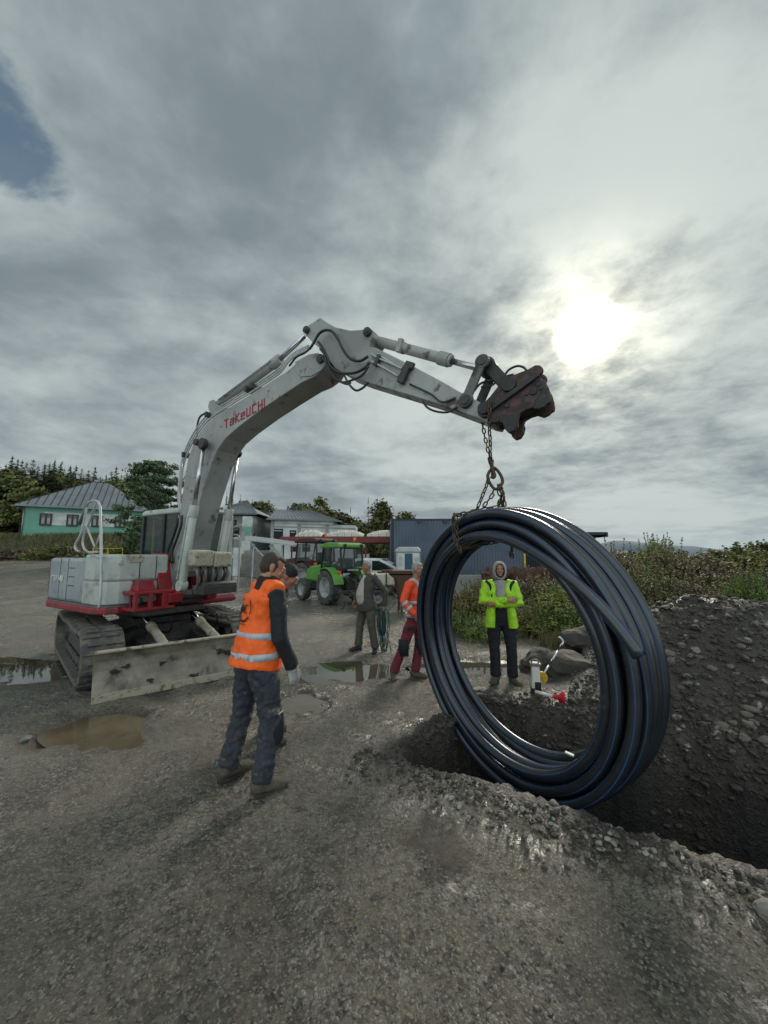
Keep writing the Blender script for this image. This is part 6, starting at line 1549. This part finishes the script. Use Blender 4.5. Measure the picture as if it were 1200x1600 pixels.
a=PY(361,868,25); b_=PY(376,868,25); o=MB(); o.box(((a.x+b_.x)/2,25,1.15),(b_.x-a.x,.3,2.3)); o.build('white_panel','wall_white',st)
a=PY(375,868,26); b_=PY(430,868,26); o=MB(); o.box(((a.x+b_.x)/2,26.4,.75),(b_.x-a.x,.4,1.5)); o.build('wall_block','concrete',st,bevel=.02)
for k in range(8): o=MB(); x=a.x+.9; o.box((x,25.9-.0+.12*k,.14+.27*k-.0),(1.7,.3,.26)); o.build('step','concrete',st,bevel=.01)
dk=[]
# ---------------------------------------------------------------- white workshop
wb=thing('workshop_building','long white workshop with hipped gray sheet metal roof and dark openings, beyond the awning','building',(0,0,0))
YB=38.0
def XB(x,Y=YB): return PY(x,868,Y).x
def ZB_(y,Y=YB): return 1.8+(868-y)/600*Y
x0,x1,x2=XB(422),XB(516),XB(555,41)
zt=ZB_(812); 
o=MB(); o.prism([(XB(411),40.6),(x0,YB),(x2,YB+3.0),(x2,YB+9),(XB(411),50)],'z',0,zt-.35); o.prism([(XB(411),40.6),(x0,YB),(x1,YB+1.85),(x1,YB+9),(XB(411),50)],'z',zt-.35,zt); fixn(o.build('wall','wall_white',wb))
def fr(x): return YB+(x-x0)/(x2-x0)*3.0      # facade line
def fa(o,xa,xb,z0,z1,dd=.05):
    o.add([(xa,fr(xa)-dd,z0),(xb,fr(xb)-dd,z0),(xb,fr(xb)-dd,z1),(xa,fr(xa)-dd,z1),(xa,fr(xa)+.1,z0),(xb,fr(xb)+.1,z0),(xb,fr(xb)+.1,z1),(xa,fr(xa)+.1,z1)],[(0,1,2,3),(0,4,5,1),(1,5,6,2),(2,6,7,3),(3,7,4,0)])
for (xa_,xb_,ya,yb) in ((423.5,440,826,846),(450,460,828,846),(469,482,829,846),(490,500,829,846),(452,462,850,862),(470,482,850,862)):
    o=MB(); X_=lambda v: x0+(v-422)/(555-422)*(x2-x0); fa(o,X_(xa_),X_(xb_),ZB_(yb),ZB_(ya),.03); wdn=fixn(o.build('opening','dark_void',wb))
    o=MB(); fa(o,X_(xa_)+.1,X_(xb_)-.1,ZB_(ya)-.25,ZB_(ya)-.16,.06); o.build('lintel_bar','galv',wdn)
o=MB(); 
for v in (422,462,506): X=x0+(v-422)/(555-422)*(x2-x0); fa(o,X,X+.28,.0,zt-.02,.09)
fa(o,x0,x2,ZB_(822)-.1,ZB_(822),.07); o.build('pilaster','wall_gray',wb)
# hipped roof
rz0=zt; rz1=ZB_(787)+.2
E0=(XB(409),40.4); E1=(x0-.3,YB-.5); E2=(x1+.9,fr(x1)-.4); E3=(x1+.9,YB+10); E4=(XB(404),50.5)
Rg0=(XB(428,44),44.5,rz1); Rg1=(x1-3.4,45.5,rz1)
o=MB(); o.add([(*E0,rz0),(*E1,rz0),(*E2,rz0),(*E3,rz0),(*E4,rz0),Rg0,Rg1],[(0,1,5),(1,2,6,5),(2,3,6),(3,4,5,6),(4,0,5)]); rf=fixn(o.build('roof','roof_metal',wb))
o=MB(); rr1=Vector(Rg0); 
for k in range(19):
    t=(k+.5)/19; a=Vector((E1[0]+(E2[0]-E1[0])*t,E1[1]+(E2[1]-E1[1])*t,rz0)); 
    top=Vector(Rg0).lerp(Vector(Rg1),t); o.bar(a+V3(0,0,.03),top+V3(0,0,.03),.05,.07)
for k in range(5):
    t=(k+.5)/5; a=Vector((E0[0]+(E1[0]-E0[0])*t,E0[1]+(E1[1]-E0[1])*t,rz0)); o.bar(a+V3(0,0,.03),Vector(Rg0)+V3(0,0,.03),.05,.07)
o.bar((*E1,rz0),(*E2,rz0),.14); o.bar((*E0,rz0),(*E1,rz0),.14); o.build('roof_seam','paint_stripe',rf)
o=MB(); cp_=PY(460,793,45); o.box(cp_+V3(0,0,-.2),(.5,.4,.7)); o.box(cp_+V3(.75,0,-.2),(.4,.4,.6)); o.build('chimney','cab_black',rf)
# left wing, darker house part with gray roof
lw=thing('side_house','gray rendered house with sheet metal roof and green corner panel, left of the workshop','building',(0,0,0))
YH=40; xw0,xw1=PY(318,868,YH).x,PY(395,868,YH).x
o=MB(); o.box(((xw0+xw1)/2,YH+4,ZB_(806,YH)/2),(xw1-xw0,8,ZB_(806,YH))); o.build('wall','wall_gray',lw)
o=MB(); ze=ZB_(803,YH); zr=ZB_(783,YH)+.6; o.add([(xw0-.5,YH-.5,ze),(xw1+.5,YH-.5,ze),(xw1+.5,YH+8.5,ze),(xw0-.5,YH+8.5,ze),(xw0+3,YH+4,zr),(xw1-3.2,YH+4,zr)],[(0,1,5,4),(1,2,5),(2,3,4,5),(3,0,4)]); rf=fixn(o.build('roof','roof_metal',lw))
o=MB()
for k in range(12):
    t=(k+.5)/12; o.bar(Vector((xw0-.5+(xw1-xw0+1)*t,YH-.5,ze+.03)),Vector((xw0+3+(xw1-xw0-6.2)*t,YH+4,zr+.03)),.05,.07)
o.bar((xw0-.5,YH-.55,ze-.05),(xw1+.5,YH-.55,ze-.05),.16); o.build('roof_seam','paint_stripe',rf)
o=MB(); a=PY(377,868,39.3).x; b_=PY(391,868,39.3).x; o.box(((a+b_)/2,39.5,2.9),(b_-a,.6,5.8)); o.build('corner_block','wall_white',lw); o=MB(); o.box(((a+b_)/2,39.17,4.3),(b_-a-.1,.05,.9)); o.box(((a+b_)/2+.0,39.17,1.7),(b_-a-.1,.05,.6)); o.build('green_panel','wall_green',lw)
for (xa_,xb_,ya,yb) in ((361,369,812,820),(365,373,824,840),(396,402,834,842)):
    o=MB(); a=PY(xa_,ya,39.9); b_=PY(xb_,yb,39.9); o.box(((a.x+b_.x)/2,39.97,(a.z+b_.z)/2),(b_.x-a.x,.12,a.z-b_.z)); f=o.build('window','wood_brown',lw); o=MB(); o.box(((a.x+b_.x)/2,39.9,(a.z+b_.z)/2),(b_.x-a.x-.12,.03,a.z-b_.z-.12)); o.build('pane','glass_dark',f)
# ---------------------------------------------------------------- green house
gh=thing('green_house','mint green bungalow with white window band and gray standing seam roof on the grassy bank','house',(0,0,0))
YG=43.0; A=PY(33,835,YG); B=PY(222,840,YG+5.5); zb0=A.z-.8
fdv=Vector((B.x-A.x,B.y-A.y,0)); Lh=fdv.length; ux=fdv.normalized(); uy=Vector((-ux.y,ux.x,0)); GM=Matrix.Translation((A.x,A.y,zb0))@Matrix((( ux.x,uy.x,0,0),(ux.y,uy.y,0,0),(0,0,1,0),(0,0,0,1)))
gh.matrix_world=GM
hw_=PY(33,789,YG).z-zb0
o=MB(); o.box((Lh/2,5,hw_/2),(Lh,10,hw_)); o.build('wall','wall_green',gh)
o=MB()
wz0=PY(60,820,YG+.8).z-zb0; wz1=PY(60,803,YG+.8).z-zb0
o.box((Lh*.56,-.02,(wz0+wz1)/2+.12),(Lh*.80,.08,wz1-wz0+.25)); o.build('white_band','wall_white',gh)
for k,t in enumerate((.175,.385,.59,.79,.97)):
    o=MB(); c=(Lh*t,-.06,(wz0+wz1)/2); ww,hh=Lh*.085,(wz1-wz0); 
    for s in (-1,0,1): o.box((c[0]+s*ww/2,-.10,c[2]),(.12,.10,hh+.1))
    for s in (-1,1): o.box((c[0],-.10,c[2]+s*hh/2),(ww+.1,.11,.12))
    f=o.build('window','wood_brown',gh)
    o=MB(); o.box((c[0],-.065,c[2]),(ww-.05,.03,hh-.05)); o.build('pane','glass_dark',f)
    o=MB(); 
    for s in (-1,1): o.box((c[0]+s*ww*.25,-.085,c[2]-hh*.12),(ww*.26,.01,hh*.55))
    o.build('curtain','curtain',f)
for k in range(2):
    o=MB(); o.box((-.03,2.2+k*3.5,(wz0+wz1)/2),(.1,1.0,1.6)); o.build('window','wall_white',gh)
o=MB(); o.tube([(.05,-.1,hw_),(.02,-.1,0)],.06,8); o.build('downpipe','galv',gh)
ze=hw_+.05; zr=PY(112,751,YG+6).z-zb0
o=MB(); e=.6; o.add([(-e,-e,ze),(Lh+e,-e,ze),(Lh+e,10+e,ze),(-e,10+e,ze),(5.2,5,zr),(Lh-4.5,5,zr)],[(0,1,5,4),(1,2,5),(2,3,4,5),(3,0,4)]); o.box((Lh/2,-e+.02,ze-.12),(Lh+2*e,.14,.22)); o.box((-e+.02,5,ze-.12),(.14,10+2*e-.3,.22)); rf=fixn(o.build('roof','roof_metal',gh))
o=MB(); n=19
for k in range(n):
    x=-e+(Lh+2*e)*(k+.5)/n
    if x<5.2: t=(x+e)/(5.2+e)
    elif x>Lh-4.5: t=(Lh+e-x)/(4.5+e)
    else: t=1
    o.bar((x,-e,ze+.04),(x,-e+(5+e)*t,ze+.04+(zr-ze)*t),.05,.08)
o.bar((-e,-e,ze+.04),(5.2,5,zr+.04),.08); o.bar((5.2,5,zr+.03),(Lh-4.5,5,zr+.03),.09); o.build('roof_seam','shed_dark',rf)
o=MB(); o.bar((Lh*.50,1.2,ze+1.0),(Lh*.55,1.2,ze+.95),.12); o.build('roof_hook','cab_black',rf)
# ---------------------------------------------------------------- trees and shrubs
def leafcards(o,c,rad,n,size,rnd,shell=.35,drop=0,squash=1.0):
    for _ in range(n):
        d=Vector((rnd.gauss(0,1),rnd.gauss(0,1),rnd.gauss(0,1))).normalized(); r_=rad*(shell+(1-shell)*rnd.random())
        p=Vector(c)+Vector((d.x*r_,d.y*r_,d.z*r_*squash-drop*rnd.random()))
        nrm=(d+Vector((rnd.uniform(-.8,.8),rnd.uniform(-.8,.8),rnd.uniform(-.3,.9)))).normalized()
        a=nrm.cross(Vector((rnd.random(),rnd.random(),rnd.random()+.1))).normalized(); b_=nrm.cross(a); s_=size*rnd.uniform(.6,1.5)
        o.add([p-a*s_*.5,p-b_*s_*.28,p+a*s_*.6,p+b_*s_*.28],[(0,1,2,3)])
def broad_dummy(): pass
def conifer_mesh(seed,h,r0,n=26,card=.34,droop=.35,sparse=1.0):
    rnd=random.Random(seed); o=MB()
    for k in range(n*7):
        t=rnd.random()**1.25; z=h*(.08+.91*t); ln_=r0*(1-t)**.9*rnd.uniform(.45,1.15)+.05
        if rnd.random()>sparse: continue
        a=rnd.random()*2*PI; cs=card*(1.1-.7*t); q=max(1,int(ln_/cs*1.7))
        for i in range(q):
            u=(i+.5+rnd.random()*.4)/q; p=Vector((math.cos(a)*ln_*u,math.sin(a)*ln_*u,z-droop*ln_*u*u+rnd.uniform(-.1,.1)))
            for _ in range(2):
                w_=cs*(1.1-.5*u)*rnd.uniform(.6,1.3); d=Vector((math.cos(a),math.sin(a),rnd.uniform(-.5,.1))); s_=Vector((-math.sin(a),math.cos(a),rnd.uniform(-.6,.6)))
                pp=p+Vector((rnd.uniform(-.1,.1),rnd.uniform(-.1,.1),rnd.uniform(-.1,.1)))
                o.add([pp-d*w_*.5,pp-s_*w_*.35-V3(0,0,w_*.2),pp+d*w_*.8-V3(0,0,w_*.15),pp+s_*w_*.35-V3(0,0,w_*.2)],[(0,1,2,3)])
    for k in range(10): o.add([(-.05,0,h*.93+k*.07),(.05,0,h*.93+k*.07),(0,.02,h*.98+k*.07)],[(0,1,2)])
    return o
def tree(name,label,cat,loc_,crown_o,leaf,h,tr,group=None,cr=None,bare=0,seed=0):
    t=thing(name,label,cat,loc_,random.Random(seed).random()*6,group)
    c=crown_o.build('crown',leaf,t,smooth=False) if isinstance(crown_o,MB) else None
    o=MB(); rnd=random.Random(seed+9); o.tube([(0,0,-.6),(.02*h*.2,0,h*.3),(rnd.uniform(-.03,.03)*h,0,h*.62),(0,0,h*.93)],[tr*1.2,tr*.9,tr*.55,tr*.12],8)
    for k in range(9):
        z=h*(.28+.06*k); a=rnd.random()*6.28; l=h*.16*(1-.06*k)+.1; o.tube([(0,0,z),(math.cos(a)*l*.6,math.sin(a)*l*.6,z+l*.35),(math.cos(a)*l,math.sin(a)*l,z+l*.75)],[tr*.35,tr*.22,tr*.08],5)
    o.build('trunk','bark',t); return t
def broad_mesh(seed,h,r0,n=34,card=.28,per=46,z0=.35,irr=1.0,squash=.8):
    rnd=random.Random(seed); o=MB()
    for k in range(n):
        t=rnd.random(); z=h*(z0+(1-z0-.06)*t); env=r0*math.sin(PI*(.18+.80*t))**.7
        a=rnd.random()*6.28; q=env*math.sqrt(rnd.random())*.85
        leafcards(o,(math.cos(a)*q,math.sin(a)*q,z),r0*rnd.uniform(.20,.38)*irr,per,card,rnd,.3,0,squash)
    return o
def put(proto,loc_,s_,label=None,rz=None,grp=None,cat=None,sz=None):
    c=copy_tree(proto); c.location=loc_; c.scale=(s_,s_,s_*(sz or 1)); c.rotation_euler=(0,0,random.random()*6 if rz is None else rz)
    if label: c['label']=label
    if grp: c['group']=grp
    if cat: c['category']=cat
    return c
rnd=random.Random(77)
GRPF='conifers of the forest on the hill at left'
spruce=[tree('spruce_tree','dark spruce in the forest edge on the left hill','tree',(0,0,0),conifer_mesh(s,13,2.7,56,.55,.35),'leaf_pine',13,.16,GRPF,seed=s) for s in (1,2)]
larch=[tree('larch_tree','yellowing larch in the forest edge on the left hill','tree',(0,0,0),conifer_mesh(s,13,2.6,52,.55,.15,.95),'leaf_larch',13,.15,'larches of the forest on the hill at left',seed=s) for s in (5,6)]
used=set()
def forest(px,Y,top,kind,wid=1.0):
    p=PY(px,868,Y); zt_=1.8+(868-top)/600*Y; zg=gz(p.x,p.y); s_=(zt_-zg)/13.0
    pr=(spruce if kind=='s' else larch)[rnd.randrange(2)]
    if pr.name in used: c=put(pr,(p.x,p.y,zg),s_)
    else: used.add(pr.name); c=pr; c.location=(p.x,p.y,zg); c.scale=(s_,)*3
    c.scale=(s_*wid,s_*wid,s_)
x=-25
tops=lambda x: 714+ (x>70)*10+(x>130)*8+ (x>210)*2
k=0
while x<240:
    Y=62+rnd.uniform(-4,8); forest(x,Y,tops(x)+rnd.uniform(-6,12),'l' if rnd.random()<.5 else 's',1.35); x+=rnd.uniform(7,11)
x=-30
while x<250:
    forest(x,55+rnd.uniform(-3,3),tops(x)+rnd.uniform(8,26),'l' if rnd.random()<.4 else 's',1.6); x+=rnd.uniform(9,15)
for (x,t) in ((72,716),(83,718),(98,728)): forest(x,66,t,'s',.8)
for (x,t,k_,w_) in ((372,772,'s',.5),(382,777,'s',.5),(360,770,'s',.5),(391,778,'s',.5),(350,768,'s',.7)): forest(x,78,t,k_,w_)
# the big pine beside the green house
rnd2=random.Random(3); o=MB()
for k in range(150):
    t=rnd2.random()**.9; z=1.6+8.6*t; env=3.9*math.sin(PI*(.22+.70*t))**.8; a=rnd2.random()*6.28; q=env*rnd2.uniform(.35,1)
    c=(math.cos(a)*q,math.sin(a)*q,z); leafcards(o,c,rnd2.uniform(.5,1.0),90,.26,rnd2,.2,0,.45)
pp=PY(236,868,33); zg=gz(pp.x,pp.y); sP=((1.8+(868-716)/600*33)-zg)/10.6
bp=tree('pine_tree','large dark spreading pine standing right of the green house','tree',(pp.x,pp.y,zg),o,'leaf_pine',10.2,.26,seed=31); bp.scale=(sP*1.08,sP*1.08,sP)
# trees behind the workshop
bt=[tree('broadleaf_tree','x','tree',(0,0,-50),broad_mesh(s,9,3.0,60,.42,50,.22),'leaf_broad',8.5,.16,None,seed=s) for s in (41,42,43)]
usedb=set()
def bro(px,Y,top,pr,label,wd=1.0,grp=None,base=0):
    p=PY(px,868,Y); zt_=1.8+(868-top)/600*Y; zg=gz(p.x,p.y)+base; s_=(zt_-zg)/9.0; pr=bt[pr]
    if pr.name in usedb: c=copy_tree(pr); 
    else: usedb.add(pr.name); c=pr
    c.location=(p.x,p.y,zg); c.scale=(s_*wd,s_*wd,s_); c.rotation_euler=(0,0,rnd.random()*6); c['label']=label
    if grp: c['group']=grp
    return c
bro(397,70,783,0,'rounded olive tree behind the side house roof, left one',1.26); bro(408,72,782,1,'rounded olive tree behind the side house roof, right one',1.26)
bro(467,60,785,2,'small dark tree behind the workshop chimney',1.15)
bro(497,52,774,0,'tall airy tree with open crown above the workshop roof',0.97); bro(487,56,790,1,'shorter bushy tree left of the tall airy tree',1.15)
bro(512,52,796,1,'broad yellow-green tree behind the workshop end',1.72); bro(527,50,800,2,'dense green tree between the workshop and the thin birch',1.61); bro(541,52,806,0,'low dark tree behind the awning, centre',1.61); bro(556,50,812,1,'low olive tree behind the awning right of centre',1.61)
bro(570,46,818,2,'low bush-like tree left of the blue shed',1.38); bro(597,40,781,1,'full leafy tree beside the blue shed corner',0.97); bro(590,44,815,0,'low green tree at the foot of the leafy tree',1.84); bro(606,43,820,2,'low green tree touching the blue shed corner',1.61)
bro(633,46,799,2,'tree top showing above the blue shed roof',1.03); bro(478,55,812,0,'low tree behind the workshop ridge',1.38)
for k,(x,Y,t) in enumerate(((-5,52,730),(28,50,742),(118,53,746),(168,53,746),(200,56,746),(85,58,738))):
    bro(x,Y,t,k%3,'rounded olive crown in the mixed forest edge on the left hill',1.15,'broadleaf trees of the forest on the hill at left')
sl_=tree('thin_spruce','slender sparse spruce standing left of the leafy tree by the blue shed','tree',(0,0,0),conifer_mesh(15,10,1.1,20,.26,.1,.75),'leaf_larch',10,.09,seed=15); p=PY(575,868,42); sl_.location=(p.x,p.y,0); s_=(1.8+(868-779)/600*42)/10; sl_.scale=(s_,)*3
s2=put(sl_,(PY(547,868,50).x,50,0),(1.8+(868-795)/600*50)/10,'short dark spruce tip behind the awning'); 
# shrubs
def bush_mesh(seed,r0,h,card,n,per,stems=10):
    rnd=random.Random(seed); o=MB()
    for k in range(n):
        a=rnd.random()*6.28; q=r0*math.sqrt(rnd.random())*.9; z=h*(.12+.8*rnd.random()*(1-(q/r0)**2*.6)); leafcards(o,(math.cos(a)*q,math.sin(a)*q,z),r0*rnd.uniform(.14,.28),per,card,rnd,.1,0,.9)
    for k in range(stems*6):      # leafy shoots sticking out
        a=rnd.random()*6.28; q=r0*rnd.random()*.8; x,y=math.cos(a)*q,math.sin(a)*q; l=h*rnd.uniform(.8,1.2)*(1-.35*(q/r0)); dx,dy=rnd.uniform(-.25,.25),rnd.uniform(-.25,.25)
        m_=int(l/(card*.45)); 
        for i in range(m_):
            u=(i+1)/m_; leafcards(o,(x+dx*u*l,y+dy*u*l,l*u),card*.5,2,card*.9,rnd,.1)
    return o
def bush(name,label,mesh,leaf,seed,h):
    t=thing(name,label,'shrub'); mesh.build('foliage',leaf,t,smooth=False)
    o=MB(); rnd=random.Random(seed)
    for k in range(12):
        a=rnd.random()*6.28; o.tube([(0,0,-.1),(math.cos(a)*h*.2,math.sin(a)*h*.2,h*.45),(math.cos(a)*h*.4,math.sin(a)*h*.4,h*.95)],[.02,.013,.005],5)
    o.build('stem','bark',t); return t
BU=[bush('bush','b',bush_mesh(51,1.0,1.3,.055,60,85),'leaf_bush',51,1.2),bush('bush','b',bush_mesh(52,1.0,1.3,.055,56,80),'leaf_dry',52,1.2),bush('bush','b',bush_mesh(53,1.0,1.3,.055,60,85),'leaf_green',53,1.2)]
BF=[bush('bush','b',bush_mesh(61,1.0,1.3,.11,50,55,6),'leaf_bush',61,1.2),bush('bush','b',bush_mesh(62,1.0,1.3,.11,50,55,6),'leaf_dry',62,1.2),bush('bush','b',bush_mesh(63,1.0,1.3,.11,50,55,6),'leaf_broad',63,1.2)]
ub=set()
def bsh(px,Y,top,w_,pr,label,far=False,base=None):
    P_=(BF if far else BU)[pr]; p=PY(px,868,Y); zg=gz(p.x,p.y) if base is None else base; h=1.8+(868-top)/600*Y-zg
    if P_.name in ub: c=copy_tree(P_)
    else: ub.add(P_.name); c=P_
    s_=h/1.4; c.location=(p.x,p.y,zg-.05); c.scale=(w_,w_*.9,s_); c.rotation_euler=(0,0,rnd.random()*6); c['label']=label
bsh(738,10.2,905,1.0,0,'yellow-green bush left of the man in lime jacket'); bsh(762,11.5,895,.9,1,'dry brown bush behind the left shoulder of the man in lime jacket'); bsh(722,9.2,945,.7,2,'low green bush at the inner left rim of the coil')
bsh(842,10.5,885,1.1,1,'tall dry seed-headed bush right of the man in lime jacket'); bsh(868,9.4,905,1.15,0,'large olive bush inside the coil opening, right'); bsh(905,9.6,893,1.0,2,'green leafy bush near the right inner rim of the coil'); bsh(826,9.0,935,.75,0,'low yellowish bush just right of the lime jacket')
bsh(885,8.6,940,.9,2,'low green bush above the boulders'); bsh(757,8.6,958,.65,2,'low grassy bush behind the puddle')
bsh(955,12,848,1.2,1,'tall thin dry bush right behind the coil edge'); bsh(985,12.5,862,1.3,0,'olive bush below the small fir, left side'); bsh(1022,15,834,1.3,0,'dark upright bush forming the peak of the right thicket'); bsh(1055,14,846,1.6,1,'russet brown bush right of the peak bush'); bsh(1085,14,868,1.7,1,'low brown bush in the middle of the right thicket')
bsh(1000,10.5,892,1.1,2,'pale green low bush in front of the right thicket'); bsh(1040,10.2,890,1.2,1,'grayish bush in front of the russet one'); bsh(1098,11,893,1.4,0,'wide olive bush near the heap top'); bsh(1150,12,878,1.6,1,'straw coloured bush near the right edge'); bsh(1195,12,872,1.6,0,'olive bush at the right picture edge'); bsh(1168,7.9,885,.55,2,'bright yellow-green young shrub on the heap by the right edge',base=.7)
bsh(968,9.5,925,.8,2,'bright low weeds beside the coil, right'); bsh(1072,9.0,925,.9,0,'low yellow weeds on top of the heap'); bsh(1012,8.8,928,.7,1,'dry low weeds behind the heap crest'); bsh(1130,9.6,912,1.0,1,'tan weeds behind the heap crest, right')
for i,(x,Y,t,w_,k_) in enumerate(((1125,45,856,3.6,2),(1150,48,850,3.6,0),(1180,46,845,4,2),(1218,48,840,4,0),(1100,40,863,3.2,1),(1020,38,860,3.4,0),(970,36,860,3.4,2),(1070,42,863,3.4,0),(1240,40,838,4,2),(1140,36,862,3,2),(1172,34,858,3,0),(1200,35,856,3,2))): bsh(x,Y,t,w_,k_,['far low tree of the right skyline, leftmost above the brown bush','far rounded tree on the right skyline','far tall tree group near the right edge','far tree cut by the right picture edge','far low brown thicket before the blue hills','far thicket behind the peak bush','far thicket just right of the coil','far thicket in the gap before the hills','far tree beyond the right picture edge','dark low thicket under the rounded skyline tree','olive low thicket under the tall tree group','dark low thicket at the right edge under the skyline trees'][i],True)
p=PY(1022,868,15.5); zg=gz(p.x,p.y); fs=copy_tree(spruce[0]); fs.location=(p.x,p.y,zg); q=((1.8+(868-833)/600*15.5)-zg)/13; fs.scale=(q*1.5,q*1.5,q); fs['label']='small lone fir rising from the thicket right of the coil'; del fs['group']
for i,(x,Y,t,w_) in enumerate(((20,38.5,856,2.2),(60,38.5,853,2.2),(95,39,850,2.4),(130,39,851,2.4),(175,39,848,2.4),(210,39,846,2.6))): bsh(x,Y,t,w_,(1,0,2)[i%3],'scrubby weeds on the grassy bank below the green house, %s'%['far left','left of the barrier','above the barrier','under the second window','behind the handrail','below the big pine'][i],True,gz(PY(x,868,Y).x,Y)-.3)
# grass as stuff
rnd=random.Random(8); o=MB()
def blade(x,y,z,h,w_):
    a=rnd.random()*6.28; dx,dy=math.cos(a)*h*rnd.uniform(.1,.6),math.sin(a)*h*rnd.uniform(.1,.6); sx_,sy=-math.sin(a)*w_,math.cos(a)*w_
    o.add([(x-sx_,y-sy,z),(x+sx_,y+sy,z),(x+dx*.5+sx_*.7,y+dy*.5+sy*.7,z+h*.6),(x+dx,y+dy,z+h),(x+dx*.5-sx_*.7,y+dy*.5-sy*.7,z+h*.6)],[(0,1,2,3,4)])
n=0
while n<26000:
    s=rnd.uniform(-1.8,8); q=rnd.uniform(7.6,13); x=TD.x*s+TN.x*q; y=TD.y*s+TN.y*q
    if x<1.1+.02*y or y<5 or heap(x,y)>.75: continue
    if fbm(x*1.3,y*1.3,44,3)<-.15+ (.5 if q<8.3 else 0): continue
    blade(x,y,gz(x,y),rnd.uniform(.06,.32),.006+.0006*y); n+=1
tag(o.build('grass','grass_mix',smooth=False),'mixed dry and green grass beyond the trench and heap','grass',kind='stuff')
o=MB(); n=0
while n<16000:
    y=rnd.uniform(35,46); x=rnd.uniform(-y*1.05,-y*.33)
    v_=sstep(36.2,37.2,y+x*.03+fbm(x*.2,y*.2,3,2)*1.0)
    if v_<.5: continue
    blade(x,y,gz(x,y)-.03,rnd.uniform(.2,.7),.035); n+=1
tag(o.build('bank_grass','grass_mix',smooth=False),'rough brown grass on the bank below the green house','grass',kind='stuff')
